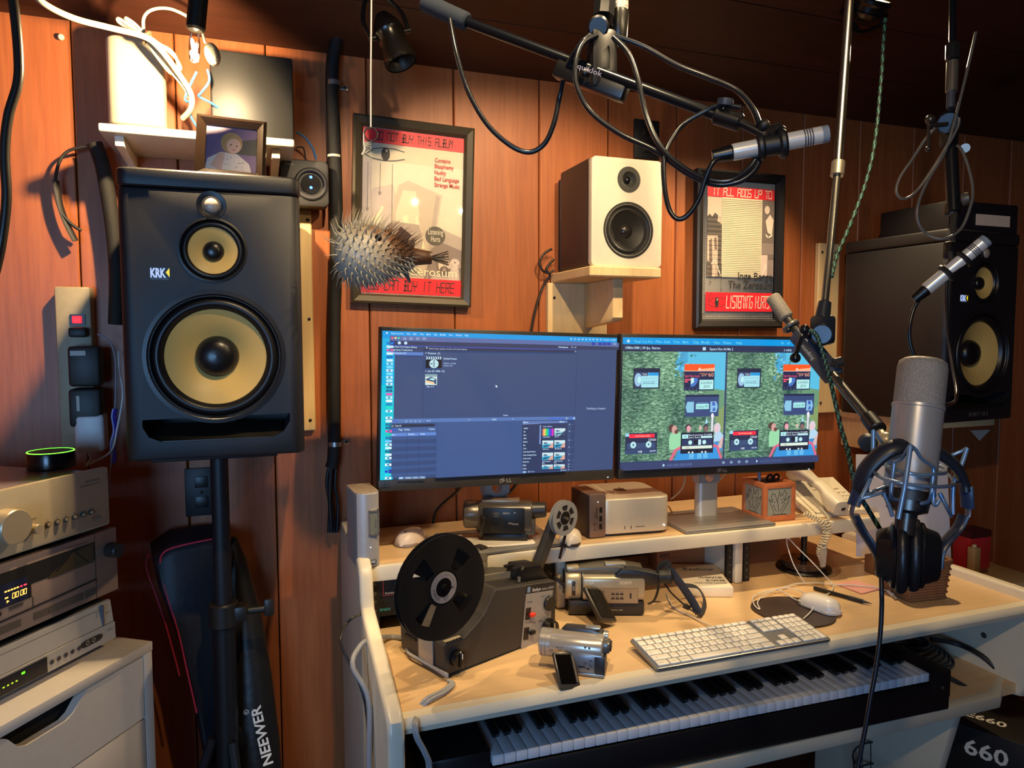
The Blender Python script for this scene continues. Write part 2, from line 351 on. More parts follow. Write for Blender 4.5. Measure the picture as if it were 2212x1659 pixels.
P(B('#3a2820 r.7').bx((.222, -.045, .7502), (1.60, -.03, .8788)), 'back_panel')
t2 = P(B(MAPLE).bx((.223, -.69, .505), (1.80, -.10, .53)), 'keyboard_shelf')
P(B(EDGE).prism([(.223, -.706), (1.70, -.722), (1.80, -.66), (1.80, -.64), (1.70, -.69), (.223, -.6895)], 'z', .500, .5305, None, .003), 'edge_band', t2)
for x0 in (.223, 1.61): P(B(EDGE).prism([(-.685, .4995), (-.665, .47), (-.56, .02), (-.2, .02), (-.2, .4995)], 'x', x0+.012, x0+.04, None, .004), 'leg')
for x_ in (.655, .235, 1.18, 1.235):      # rack rails
    b = B('#19191b r.5').bx((x_-.009, -.346, .7503), (x_+.009, -.335, .8735))
    for i in range(6): b.cyl((x_, -.3465, .762+i*.02), (x_, -.345, .762+i*.02), .0028, '#6a645a r.4 m.6', n=10)
    P(b, 'rack_rail')
# cable clips / cups on left panel outside
for y_, z_ in ((-.68, .55), (-.62, .70)):
    pass
# ================================================================ framed posters
GL = glassmat('poster_glass', (1, 1, 1), .03, 1.0)
def poster(c, wh, fw, rot, label, draw, mat_border, frame):
    w_, h_ = wh; t = thing('framed_poster', label, 'poster', (c[0], -.004, c[1]), rot=(0, -rot, 0), group='framed posters')
    b = B(frame); W2, H2 = w_/2, h_/2; o = fw
    ring = lambda x, z, y: [(-x, y, -z), (x, y, -z), (x, y, z), (-x, y, z)]
    b.loft([ring(W2-.004, H2-.004, -.006), ring(W2-.004, H2-.004, -.012), ring(W2+.002, H2+.002, -.02), ring(W2+o-.006, H2+o-.006, -.026), ring(W2+o, H2+o, -.022), ring(W2+o, H2+o, 0), ring(W2-.004, H2-.004, 0)], None, False)
    b.obj('frame', t, .3)
    a = Art((-W2, -.0065, H2), (1, 0, 0), (0, 0, 1), w_, h_); draw(a); a.obj('print', t)
    B(GL).add([(-W2, -.0105, -H2), (W2, -.0105, -H2), (W2, -.0105, H2), (-W2, -.0105, H2)], [(0, 1, 2, 3)]).obj('glazing', t, flat=True)
    return t
K = '#2b2728 r.6'; RED = '#e02432 r.5'; CRM = '#c9bfa6 r.6'
def eye(a, x, y, s, sy):
    up = [(x-s*1.0, y+.25*sy), (x-s*.6, y-.5*sy), (x, y-.75*sy), (x+s*.6, y-.7*sy), (x+s*1.1, y-.45*sy)]
    lo = [(x-s*1.1, y+.3*sy), (x-s*.7, y+.75*sy), (x, y+.95*sy), (x+s*.6, y+.8*sy), (x+s*1.1, y+.5*sy)]
    a.line(up, .004, K); a.line(lo, .004, K); a.disc(x+s*.05, y+.08*sy, s*.24, K, .85*sy); a.disc(x+s*.1, y-.4*sy, s*.06, CRM, .2*sy)
    for i in range(4): a.line([(x-s*(1.05-.1*i), y-(.5+.3*i)*sy), (x-s*(.8-.08*i), y-(.55+.33*i)*sy)], .003, K)
    a.line([(x-s*1.05, y-.1*sy), (x-s*.9, y-.4*sy), (x-s*.7, y-.2*sy), (x-s*.85, y+.1*sy)], .003, K)
def arrow(a, x, y0, y1, m=K):
    n = int((y1-y0)/.012)
    for i in range(n): a.line([(x, y0+i*.012), (x, y0+i*.012+.0075)], .0035, m, False)
    a.k += 1; a.line([(x-.014, y1-.018), (x, y1), (x+.014, y1-.018)], .003, m)
def draw1(a):
    a.rect(0, 0, 1, 1, CRM); G1, G2, G3, G4, G5 = '#cdbfae r.6', '#b9a99c r.6', '#a39388 r.6', '#d9cdb6 r.6', '#8d8078 r.6'
    a.rect(.01, .2, .98, .76, '#d6cbb4 r.6'); a.rect(.01, .2, .09, .76, '#cbbcb2 r.6')
    a.poly([(.3, .95), (.1, .95), (.02, .75), (.03, .45), (.12, .36), (.3, .33), (.38, .5), (.42, .95)], '#c6b7aa r.6')
    a.poly([(.98, .95), (.5, .95), (.55, .6), (.72, .56), (.98, .62)], '#b5a69a r.6')
    a.poly([(.64, .92), (.3, .92), (.28, .7), (.3, .45), (.36, .33), (.45, .3), (.78, .37), (.74, .55), (.67, .73)], '#c3b49f r.6')
    a.poly([(.76, .38), (.64, .95), (.60, .95), (.72, .37)], '#b2a396 r.6'); a.poly([(.5, .75), (.34, .75), (.33, .5), (.4, .36), (.52, .36), (.56, .5)], '#d8cbb0 r.6')
    a.poly([(.52, .72), (.46, .72), (.40, .52), (.44, .5)], '#eadcb8 r.6'); a.poly([(.62, .7), (.56, .7), (.52, .52), (.54, .5)], '#e6d8b6 r.6')
    a.poly([(.58, .73), (.3, .73), (.26, .62), (.33, .55), (.56, .56), (.6, .65)], '#ac9d91 r.6')
    a.poly([(.2, .62), (.1, .62), (.08, .56), (.13, .53), (.17, .5), (.2, .46), (.22, .47), (.19, .53), (.22, .58)], '#e3d4b2 r.6')
    a.line([(.1, .2), (.1, .95)], .002, '#a89888 r.6')
    # dark panel with bearded man and lamb
    a.poly([(.985, .93), (.64, .93), (.68, .7), (.78, .655), (.985, .70)], '#8f7f78 r.6'); a.line([(.69, .72), (.60, .95)], .012, '#7c6e68 r.6'); a.line([(.99, .8), (.9, .93)], .01, '#6f625c r.6')
    a.poly([(.95, .93), (.68, .93), (.68, .88), (.76, .845), (.86, .845), (.93, .88)], '#c3b2a6 r.6')
    a.disc(.805, .79, .078, '#7f6f66 r.6', .072); a.disc(.81, .79, .055, '#d8c8b8 r.6', .062); a.disc(.815, .835, .05, '#6a5b54 r.6', .035); a.disc(.815, .822, .018, '#b39a90 r.6', .008)
    a.disc(.785, .778, .012, '#5d5049 r.6', .005); a.disc(.835, .778, .012, '#5d5049 r.6', .005); a.line([(.812, .78), (.806, .806), (.82, .808)], .004, '#a38f84 r.6')
    a.poly([(.97, .92), (.87, .92), (.86, .85), (.9, .8), (.96, .82)], '#cdbdb2 r.6'); a.disc(.92, .785, .05, '#d3c4b9 r.6', .034); a.disc(.885, .80, .024, '#c5b5ab r.6', .018); a.disc(.968, .795, .016, '#a4948a r.6', .014); a.disc(.92, .775, .007, '#4d423d r.6', .005)
    a.disc(.72, .62, .098, '#5b554c r.6', .058); a.text(.722, .612, .05, 'Listening', '#e6dcc8 r.6', 'C', .15); a.text(.722, .655, .05, 'Hurts', '#e6dcc8 r.6', 'C', .09)
    a.rect(.012, .012, .974, .085, RED); a.seg(.135, .031, .0262, .047, 'DO NOT BUY THIS ALBUM', K, .0062)
    a.rect(.012, .885, .974, .1, RED); a.seg(.05, .905, .034, .06, 'YOU CAN BUY IT HERE', K, .0066)
    eye(a, .22, .155, .17, .045)
    for x_, y1 in ((.065, .5), (.18, .4), (.295, .72)): arrow(a, x_, .215, y1)
    for i, s_ in enumerate(('Contains', 'Blasphemy', 'Nudity', 'Bad Language', 'Strange Music')): a.text(.70, .172+.037*i, .036, s_, '#b83a36 r.6', 'L', (.155, .19, .115, .245, .25)[i], 0, .012)
    a.text(.31, .855, .075, 'Inge', '#eee0c0 r.6', 'L', .28); a.text(.24, .875, .001, '.', K)
    a.text(.22, .868+.0, .078, 'The Zerosum', '#f0e2c2 r.6', 'L', .72, 0, .006)
poster((.4005, 1.7401), (.2794, .4387), .022, -.0285, 'framed poster headed DO NOT BUY THIS ALBUM, behind the hanging pufferfish', draw1, None, '#4a4234 r.35 m.3')
def draw2(a):
    a.rect(0, 0, 1, 1, '#d8cfbc r.6'); G = '#8f867c r.6'
    for i in range(46):
        for x_ in (.03, .945): a.ring(x_+.012, .03+i*.0208, .009, .004, '#9a9084 r.6', .006, 8)
    for r_ in range(3):
        for i in range(40): a.ring(.03+i*.0238, .955+.015*r_, .008, .004, '#9a9084 r.6', .005, 8)
    a.rect(.06, .13, .19, .56, '#cbb9a6 r.6'); a.poly([(.25, .4), (.06, .4), (.06, .27), (.09, .25), (.12, .27), (.16, .24), (.2, .26), (.19, .3), (.25, .32)], '#4c4643 r.6')
    a.rect(.06, .4, .14, .29, '#cdb3a2 r.6'); a.rect(.2, .38, .05, .31, '#4f4845 r.6'); a.poly([(.13, .58), (.09, .58), (.085, .44), (.12, .42)], '#6b5c55 r.6'); a.poly([(.19, .5), (.16, .5), (.15, .42), (.18, .41)], '#6b5c55 r.6'); a.rect(.06, .58, .07, .11, '#5c514c r.6'); a.line([(.12, .6), (.16, .56), (.24, .68)], .01, '#e2d2c2 r.6')
    a.rect(.79, .12, .17, .56, '#6e625d r.6'); a.disc(.86, .2, .035, '#d7c6b6 r.6', .03); a.poly([(.93, .38), (.87, .36), (.84, .28), (.9, .23), (.95, .27)], '#d9c8b8 r.6'); a.line([(.85, .38), (.88, .4), (.93, .38)], .012, '#e6d8c8 r.6'); a.rect(.79, .44, .17, .08, '#857873 r.6'); a.rect(.79, .525, .085, .155, '#cdb9b0 r.6'); a.poly([(.87, .62), (.79, .68), (.84, .58)], '#dccabd r.6'); a.rect(.88, .56, .08, .12, '#8b7e79 r.6')
    a.rect(.25, .13, .54, .56, '#ddd0b2 r.6')
    for i in range(43):
        yy = .142+i*.0128
        for x_ in range(36):
            u = (x_-18)/11; v = (i-20)/15; q = u*u+v*v
            m = '#cfa98c r.6' if (q < 1 and not (.2 < abs(u) < .6 and -.35 < v < -.15) and not (abs(u) < .4 and .4 < v < .5)) else '#a89c80 r.6'
            a.rect(.257+x_*.0147, yy, .009, .0052, m, False)
    for i in range(26):
        for x_ in range(9): a.rect(.066+x_*.02, .27+i*.0165, .008, .005, '#a08f80 r.6' if i % 2 else '#2f2a29 r.6', False)
    a.k += 1
    a.rect(.055, .055, .9, .075, RED); a.seg(.12, .066, .042, .052, 'IT ALL ADDS UP TO', '#f2dccb r.6', .0072, .1, gap=1.12)
    a.rect(.045, .80, .905, .135, RED); eye(a, .19, .868, .11, .04); a.seg(.32, .825, .035, .085, 'LISTENING HURTS', '#f2dccb r.6', .0075, .1, gap=1.13)
    a.text(.945, .585+.16-.04, .075, 'Inge Berge', K, 'R', .47, 0, .008); a.text(.945, .78-.01, .078, 'The Zerosum', K, 'R', .6, 0, .008)
    for x_, y1 in ((.105, .8-.06), (.18, .68+.02), (.25, .79)): arrow(a, x_, .6, y1)
poster((1.4414, 1.6827), (.279, .4387), .024, .0035, 'framed poster headed IT ALL ADDS UP TO, right of the white speaker', draw2, None, '#1c1a1b r.4')
# ================================================================ monitors
def monitor(c, yaw, roll, W, H, label, draw, lab_stand):
    t = thing('computer_monitor', label, 'monitor', (c[0], c[1], .909), yaw, 'twin desk monitors'); z = c[2]-.909
    h = B('#1b1a1b r.4').at((0, 0, z), (0, -roll, 0))
    h.bx((-W/2-.0035, .001, -H/2-.026), (W/2+.0035, .03, H/2+.009), None, .002)
    h.bx((-W/2-.003, -.002, -H/2-.0255), (W/2+.003, .002, -H/2-.0005), '#3a352f r.35', .001); h.bx((-.2, .03, -.14), (.2, .06, .12), None, .01)
    hs = h.obj('housing', t)
    a = Art((-.016, -.0024, z-H/2-.007), (1, 0, 0), (0, 0, 1)); a.text(0, .012, .0125, 'D', '#cfc6b8 r.3 m.5', 'L', .0075, 0, .012); a.text(.0085, .0105, .0115, 'E', '#cfc6b8 r.3 m.5', 'L', .0065, 0, .012, rot=-.5); a.text(.0175, .012, .0125, 'LL', '#cfc6b8 r.3 m.5', 'L', .0135, 0, .012); a.obj('logo', t)
    cr, sr = math.cos(roll), math.sin(roll)
    X_ = V((cr, 0, sr)); U_ = V((-sr, 0, cr)); o = V((0, -.0003, z)) - X_*W/2 + U_*H/2
    a = Art(o, X_, U_, W, H, 6e-5); draw(a); a.obj('screen', t)
    b = B('#c6c2bb r.35 m.5').at((0, .075, 0)); zc = z-H/2-.06
    prof = lambda k: [(x, y) for x, y in B().rrect(.066, .034, .016)]
    b.prism(prof(0), 'z', .0095, zc)
    for sx in (-1, 1):
        b.prism([(sx*.033, zc-.0001), (sx*.033, zc+.09), (sx*.014, zc+.09), (sx*.0135, zc+.012), (sx*.007, zc+.004), (0, zc), (0, zc-.0001)], 'y', -.017, .017)
    b.obj('stand_column', t)
    B('#a5a19b r.4 m.7').bx((-.012-.13, -.06, .0008), (.10+.03, .135, .010), None, .004).obj('stand_base', t)
    b = B('#d9e4ff e3').box((W/2-.02, -.0022, z-H/2-.0275), (.004, .001, .001)); b.obj('power_light', t)
    return t
def E(h, e=.78): return f'{h} e{e}'
def ui1(a):
    TX = E('#c8e6ff')
    a.rect(0,0,1,1,E('#3b4c77'))
    a.rect(0,0,1,.052,E('#0098e2'))
    a.rect(0,.05,.0475,.95,E('#06b0e0'))
    a.rect(0,.36,.0475,.64,E('#06c6da'))
    a.poly([(.0278,.0652),(.5837,.0641),(1.0093,.0705),(1.0089,.0376),(.5834,.0344),(.0276,.0302)],E('#5a6ba4'))
    a.poly([(.0280,.0984),(.5840,.0967),(1.0095,.0907),(1.0092,.0679),(.5837,.0641),(.0278,.0652)],E('#323a5c'))
    a.disc(.0172,.0149,.0040,E('#c8e6ff'),.0065,12)
    a.text(.0333,.0219,.0161,'Final Cut Pro',TX,'L',.0477,0,0.014)
    a.text(.0930,.0216,.0161,'File',TX,'L',.0123,0,0.014)
    a.text(.1167,.0215,.0161,'Edit',TX,'L',.0134,0,0.014)
    a.text(.1427,.0214,.0161,'Trim',TX,'L',.0146,0,0.014)
    a.text(.1690,.0212,.0161,'Mark',TX,'L',.0169,0,0.014)
    a.text(.1976,.0211,.0161,'Clip',TX,'L',.0134,0,0.014)
    a.text(.2216,.0210,.0161,'Modify',TX,'L',.0237,0,0.014)
    a.text(.2568,.0208,.0161,'View',TX,'L',.0157,0,0.014)
    a.text(.2845,.0207,.0161,'Window',TX,'L',.0260,0,0.014)
    a.text(.3214,.0205,.0161,'Help',TX,'L',.0154,0,0.014)
    a.ring(.7824,.0187,.0040,.0023,E('#c8e6ff'),.0065,10)
    a.ring(.8010,.0185,.0040,.0023,E('#c8e6ff'),.0065,10)
    a.ring(.8182,.0183,.0040,.0023,E('#c8e6ff'),.0065,10)
    a.ring(.8353,.0180,.0040,.0023,E('#c8e6ff'),.0065,10)
    a.ring(.8516,.0178,.0040,.0023,E('#c8e6ff'),.0065,10)
    a.ring(.8691,.0176,.0040,.0023,E('#c8e6ff'),.0065,10)
    a.ring(.8853,.0174,.0040,.0023,E('#c8e6ff'),.0065,10)
    a.ring(.9031,.0172,.0040,.0023,E('#c8e6ff'),.0065,10)
    a.ring(.9205,.0170,.0040,.0023,E('#c8e6ff'),.0065,10)
    a.disc(.8033,.0197,.0020,E('#e04ad0'),.0032,12)
    a.text(.9320,.0226,.0161,'Tue Aug 11  8:14PM',TX,'L',.0583,0,0.014)
    a.disc(.0377,.0469,.0043,E('#ff5f7a'),.0070,12)
    a.disc(.0497,.0464,.0043,E('#ffd98a'),.0070,12)
    a.disc(.0614,.0459,.0043,E('#4ae0b0'),.0070,12)
    a.rect(.0732,.0378,.0217,.0208,E('#6878aa'))
    a.ring(.0840,.0486,.0049,.0014,E('#c8e6ff'),.0079,12)
    a.rect(.0980,.0368,.0217,.0208,E('#6878aa'))
    a.ring(.1089,.0476,.0049,.0014,E('#c8e6ff'),.0079,12)
    a.rect(.1232,.0357,.0217,.0209,E('#6878aa'))
    a.ring(.1340,.0466,.0049,.0014,E('#c8e6ff'),.0079,12)
    a.rect(.1483,.0347,.0217,.0210,E('#6878aa'))
    a.ring(.1592,.0456,.0049,.0014,E('#c8e6ff'),.0079,12)
    a.rect(.8780,.0377,.0154,.0209,E('#1a2690'))
    a.ring(.8857,.0486,.0040,.0017,E('#4a78ff'),.0065,8)
    a.rect(.9100,.0363,.0154,.0210,E('#1a2690'))
    a.ring(.9177,.0472,.0040,.0017,E('#4a78ff'),.0065,8)
    a.rect(.9308,.0353,.0154,.0210,E('#1a2690'))
    a.ring(.9386,.0463,.0040,.0017,E('#4a78ff'),.0065,8)
    a.rect(.9514,.0344,.0154,.0211,E('#1a2690'))
    a.ring(.9591,.0454,.0040,.0017,E('#4a78ff'),.0065,8)
    a.rect(.9792,.0361,.0151,.0201,E('#7684b4'))
    a.ring(.9872,.0462,.0029,.0011,E('#c8e6ff'),.0046,8)
    a.rect(.0342,.0702,.0100,.0189,E('#1c2cb0'))
    a.ring(.0390,.0792,.0046,.0011,E('#7aa0ff'),.0074,4)
    a.disc(.0636,.0783,.0063,E('#c8e6ff'),.0102,12)
    a.disc(.0879,.0783,.0063,E('#c8e6ff'),.0102,12)
    a.rect(.0287,.0963,.1281,.0407,E('#364468'))
    a.rect(.0289,.1379,.1282,.0217,E('#5d80c8'))
    a.text(.0481,.1095,.0161,'Final Cut Project Library',TX,'L',.0835,0,0.014)
    a.rect(.0372,.1016,.0080,.0094,E('#a8c8f0'))
    a.poly([(.0309,.1100),(.0360,.1058),(.0309,.1019)],E('#c8e6ff'))
    a.text(.0516,.1301,.0161,'Smart Collections',TX,'L',.0629,0,0.014)
    a.rect(.0407,.1222,.0080,.0094,E('#a8c8f0'))
    a.poly([(.0345,.1306),(.0396,.1264),(.0344,.1225)],E('#c8e6ff'))
    a.text(.0518,.1508,.0161,'Square Ad',TX,'L',.0372,0,0.014)
    a.rect(.0409,.1429,.0080,.0094,E('#a8c8f0'))
    a.poly([(.0346,.1513),(.0397,.1471),(.0345,.1432)],E('#c8e6ff'))
    a.line([(.1567,.0941),(.1591,.5900)],.0009,E('#26304e'))
    a.poly([(.0280,.0984),(.5840,.0996),(.8008,.0966),(.8008,.0936),(.5840,.0958),(.0280,.0948)],E('#4858d8'))
    a.poly([(.1589,.1259),(.5842,.1197),(.8053,.1181),(.8051,.0984),(.5840,.1015),(.1587,.0995)],E('#2c3352'))
    a.ring(.1693,.1064,.0037,.0014,E('#c8e6ff'),.0060,10)
    a.text(.1780,.1162,.0148,'Search text, spoken words, and visual objects',E('#b0c4e8'),'L',.1524,0,0.01)
    a.text(.7239,.0848,.0161,'Hide Rejected',TX,'L',.0420,0,0.014)
    a.ring(.7859,.0785,.0037,.0014,E('#c8e6ff'),.0060,8)
    a.ring(.8008,.0789,.0037,.0014,E('#c8e6ff'),.0060,8)
    a.ring(.8006,.1084,.0040,.0014,E('#c8e6ff'),.0065,4)
    a.line([(.8087,.0662),(.8085,.5859)],.0009,E('#28345c'))
    a.line([(.8090,.0933),(.9991,.0911)],.0006,E('#303c66'))
    a.poly([(.1665,.1476),(.1690,.1393),(.1638,.1394)],E('#c8e6ff'))
    a.text(.1742,.1483,.0173,'Projects  (1)',TX,'L',.0478,0,0.014)
    a.poly([(.1673,.2689),(.1698,.2607),(.1647,.2607)],E('#c8e6ff'))
    a.text(.1750,.2697,.0173,'Jun 23, 2026  (1)',TX,'L',.0658,0,0.014)
    a.rect(.1660,.1641,.0641,.0788,E('#12131f'))
    a.rect(.1658,.1641,.0641,.0220,E('#26304c'))
    a.poly([(.1704,.1753),(.1664,.1854),(.1710,.1853),(.1749,.1752),(.1709,.1657),(.1663,.1658)],E('#c8e6ff'))
    a.poly([(.1792,.1751),(.1753,.1852),(.1799,.1851),(.1838,.1750),(.1797,.1655),(.1752,.1656)],E('#c8e6ff'))
    a.poly([(.1881,.1748),(.1842,.1850),(.1888,.1849),(.1927,.1747),(.1886,.1652),(.1840,.1653)],E('#c8e6ff'))
    a.poly([(.1970,.1746),(.1930,.1848),(.1976,.1847),(.2016,.1745),(.1975,.1650),(.1929,.1651)],E('#c8e6ff'))
    a.poly([(.2058,.1744),(.2019,.1846),(.2065,.1845),(.2104,.1743),(.2064,.1648),(.2018,.1649)],E('#c8e6ff'))
    a.poly([(.2147,.1742),(.2108,.1844),(.2154,.1842),(.2193,.1740),(.2152,.1645),(.2106,.1646)],E('#c8e6ff'))
    a.poly([(.2236,.1739),(.2197,.1841),(.2242,.1840),(.2282,.1738),(.2241,.1643),(.2195,.1644)],E('#c8e6ff'))
    a.disc(.1984,.2144,.0186,E('#bfe6ee'),.0301,12)
    a.rect(.1940,.1902,.0086,.0037,E('#1c2440'))
    a.rect(.1949,.1970,.0069,.0037,E('#1c2440'))
    a.rect(.1940,.2039,.0069,.0037,E('#1c2440'))
    a.rect(.1950,.2108,.0077,.0037,E('#1c2440'))
    a.rect(.1941,.2176,.0077,.0037,E('#1c2440'))
    a.rect(.1950,.2245,.0060,.0037,E('#1c2440'))
    a.rect(.1942,.2314,.0086,.0037,E('#1c2440'))
    a.rect(.1832,.2110,.0086,.0064,E('#2c3860'))
    a.ring(.2104,.2133,.0034,.0011,E('#2c3860'),.0056,4)
    a.text(.2357,.1833,.0161,'Untitled Project',TX,'L',.0532,0,0.014)
    a.text(.2359,.2146,.0124,'7/29/26, 1:02 PM',E('#a8c8f0'),'L',.0486,0,0.014)
    a.text(.2360,.2302,.0117,'00:00:12:03',E('#a8c8f0'),'L',.0361,0,0.014)
    a.rect(.1651,.2851,.0464,.0732,E('#d8ece8'))
    a.rect(.1657,.2851,.0455,.0174,E('#88a8b0'))
    a.poly([(.1674,.3278),(.1990,.3482),(.2091,.3550),(.2088,.3160),(.1873,.3025),(.1688,.3164)],E('#34527a'))
    a.poly([(.1661,.3415),(.2005,.3564),(.2004,.3390),(.1659,.3255)],E('#f0cda4'))
    a.poly([(.1960,.3276),(.2060,.3197),(.1916,.3107),(.1788,.3186)],E('#b8e8ee'))
    a.text(.1706,.3739,.0148,'Squ...k 2',TX,'L',.0292,0,0.014)
    a.poly([(.4519,.3741),(.4542,.3703),(.4562,.3760),(.4582,.3750),(.4562,.3698),(.4605,.3679),(.4518,.3562)],E('#eef4ff'))
    a.text(.8605,.5376,.0222,'Nothing to Inspect',E('#b8cdf0'),'L',.0895,0,0.004)
    a.line([(.1609,.5599),(.8086,.5564)],.0011,E('#2a3560'))
    a.text(.4866,.5768,.0148,'2 items',TX,'L',.0204,0,0.014)
    a.poly([(.0299,.6141),(.5888,.6121),(.8089,.6116),(.8086,.5884),(.5886,.5867),(.0297,.5872)],E('#5878b4'))
    a.text(.0453,.6064,.0161,'Index',E('#2a50f0'),'L',.0192,0,0.014)
    a.ring(.0941,.5985,.0040,.0011,E('#a8c8f0'),.0065,4)
    a.rect(.0890,.6058,.0103,.0027,E('#a8c8f0'))
    a.ring(.1119,.5989,.0040,.0011,E('#a8c8f0'),.0065,4)
    a.rect(.1067,.6062,.0103,.0027,E('#a8c8f0'))
    a.ring(.1291,.5993,.0040,.0011,E('#a8c8f0'),.0065,4)
    a.rect(.1240,.6066,.0103,.0027,E('#a8c8f0'))
    a.ring(.1457,.5997,.0040,.0011,E('#a8c8f0'),.0065,4)
    a.rect(.1406,.6070,.0103,.0027,E('#a8c8f0'))
    a.poly([(.1773,.6087),(.1807,.6042),(.1744,.5949)],E('#c8e6ff'))
    a.poly([(.1859,.6062),(.1888,.5998),(.1830,.5997)],E('#c8e6ff'))
    a.poly([(.3454,.6036),(.3454,.5961),(.3414,.5997)],E('#c8e6ff'))
    a.text(.4396,.6059,.0148,'00:00',TX,'L',.0181,0,0.014)
    a.poly([(.5273,.6052),(.5313,.6006),(.5273,.5957)],E('#c8e6ff'))
    a.ring(.6919,.5997,.0043,.0026,E('#2a5cf4'),.0070,8)
    a.ring(.7062,.6001,.0043,.0026,E('#2a5cf4'),.0070,8)
    a.ring(.7206,.6005,.0043,.0026,E('#2a5cf4'),.0070,8)
    a.ring(.7355,.6008,.0043,.0026,E('#2a5cf4'),.0070,8)
    a.ring(.7499,.6012,.0043,.0026,E('#2a5cf4'),.0070,8)
    a.ring(.7671,.6007,.0037,.0017,E('#c8e6ff'),.0060,10)
    a.ring(.7886,.6022,.0046,.0026,E('#2a5cf4'),.0074,8)
    a.rect(.7986,.5966,.0063,.0113,E('#c8e6ff'))
    a.poly([(.0303,.9751),(.2129,.9735),(.2124,.6129),(.0293,.6138)],E('#3a5488'))
    a.poly([(.0355,.6436),(.2045,.6421),(.2044,.6228),(.0354,.6221)],E('#282e48'))
    a.ring(.0412,.6339,.0037,.0014,E('#c8e6ff'),.0060,10)
    a.text(.0504,.6378,.0173,'Search',E('#b8d4f0'),'L',.0244,0,0.014)
    a.poly([(.0297,.6812),(.2108,.6808),(.2112,.6450),(.0295,.6471)],E('#46629c'))
    a.text(.0377,.6644,.0173,'Clips',E('#1a4cf0'),'L',.0187,0,0.014)
    a.text(.0635,.6643,.0173,'Tags',TX,'L',.0164,0,0.014)
    a.text(.0870,.6641,.0173,'Roles',TX,'L',.0210,0,0.014)
    a.text(.1826,.6643,.0161,'0 items',TX,'L',.0224,0,0.014)
    a.poly([(.0299,.7037),(.2110,.7019),(.2108,.6817),(.0297,.6812)],E('#6088d4'))
    a.text(.0335,.6966,.0161,'Name',TX,'L',.0181,0,0.014)
    a.text(.1019,.6963,.0161,'Position',TX,'L',.0250,0,0.014)
    a.text(.1489,.6961,.0161,'Notes',TX,'L',.0181,0,0.014)
    a.poly([(.0301,.7522),(.2111,.7551),(.2109,.7276),(.0300,.7244)],E('#324878'))
    a.poly([(.0304,.8026),(.2114,.8033),(.2112,.7757),(.0303,.7747)],E('#324878'))
    a.poly([(.0307,.8529),(.2118,.8514),(.2116,.8239),(.0306,.8250)],E('#324878'))
    a.poly([(.0310,.9032),(.2121,.8996),(.2119,.8721),(.0309,.8754)],E('#324878'))
    a.poly([(.0313,.9536),(.2124,.9478),(.2122,.9203),(.0312,.9257)],E('#324878'))
    a.line([(.0972,.6830),(.0970,.9704)],.0011,E('#28365e'))
    a.line([(.1445,.6822),(.1459,.9714)],.0011,E('#28365e'))
    a.poly([(.2136,.9965),(.5717,.9937),(.5682,.6136),(.2129,.6120)],E('#3e578c'))
    a.rect(.0678,.9794,.0178,.0154,E('#8ab0e0'))
    a.text(.0712,.9908,.0161,'All',TX,'L',.0109,0,0.014)
    a.rect(.0899,.9802,.0288,.0154,E('#8ab0e0'))
    a.rect(.0911,.9820,.0265,.0118,E('#4a6498'))
    a.text(.0934,.9912,.0161,'Video',TX,'L',.0219,0,0.014)
    a.rect(.1201,.9806,.0236,.0155,E('#8ab0e0'))
    a.rect(.1213,.9824,.0213,.0118,E('#4a6498'))
    a.text(.1236,.9918,.0161,'Audio',TX,'L',.0167,0,0.014)
    a.rect(.1454,.9812,.0259,.0155,E('#8ab0e0'))
    a.rect(.1466,.9830,.0236,.0119,E('#4a6498'))
    a.text(.1489,.9924,.0161,'Titles',TX,'L',.0190,0,0.014)
    a.poly([(.5722,.9913),(.7726,.9889),(.7695,.6141),(.5664,.6131)],E('#2e3a60'))
    a.poly([(.5689,.6395),(.6440,.6349),(.7697,.6338),(.7695,.6161),(.5687,.6156)],E('#5f78b4'))
    a.text(.5711,.6290,.0173,'Effects',TX,'L',.0218,0,0.014)
    a.text(.7335,.6298,.0161,'Effects',TX,'L',.0210,0,0.014)
    a.line([(.5689,.6371),(.6440,.6349)],.0011,E('#c8e6ff'))
    a.text(.5738,.6722,.0136,'VIDEO',TX,'L',.0189,0,0.02)
    a.text(.5738,.6964,.0136,'All',TX,'L',.0076,0,0.02)
    a.text(.5739,.7205,.0136,'New',TX,'L',.0130,0,0.02)
    a.text(.5740,.7447,.0136,'360',TX,'L',.0137,0,0.02)
    a.text(.5740,.7689,.0136,'Basics',TX,'L',.0185,0,0.02)
    a.text(.5741,.7931,.0136,'Blur',TX,'L',.0106,0,0.02)
    a.text(.5741,.8172,.0136,'Color',TX,'L',.0148,0,0.02)
    a.text(.5742,.8414,.0136,'Color Board Presets',TX,'L',.0541,0,0.02)
    a.text(.5742,.8656,.0136,'Color Grading Presets',TX,'L',.0589,0,0.02)
    a.text(.5743,.8898,.0136,'Comic Looks',TX,'L',.0343,0,0.02)
    a.text(.5743,.9139,.0136,'Distortion',TX,'L',.0270,0,0.02)
    a.text(.5744,.9381,.0136,'Light',TX,'L',.0146,0,0.02)
    a.text(.5744,.9623,.0136,'Looks',TX,'L',.0165,0,0.02)
    a.rect(.6448,.6456,.0049,.1387,E('#8aa4e0'))
    a.text(.6575,.6615,.0148,'Video Effects',E('#a8c0ec'),'L',.0428,0,0.014)
    a.rect(.6573,.6722,.0070,.0513,E('#f0906a'))
    a.rect(.6643,.6724,.0070,.0513,E('#f0d060'))
    a.rect(.6714,.6727,.0070,.0514,E('#40d078'))
    a.rect(.6784,.6729,.0070,.0514,E('#10c0a8'))
    a.rect(.6854,.6731,.0070,.0515,E('#2058e0'))
    a.rect(.6925,.6734,.0070,.0515,E('#8030d0'))
    a.rect(.6995,.6736,.0070,.0516,E('#e030c0'))
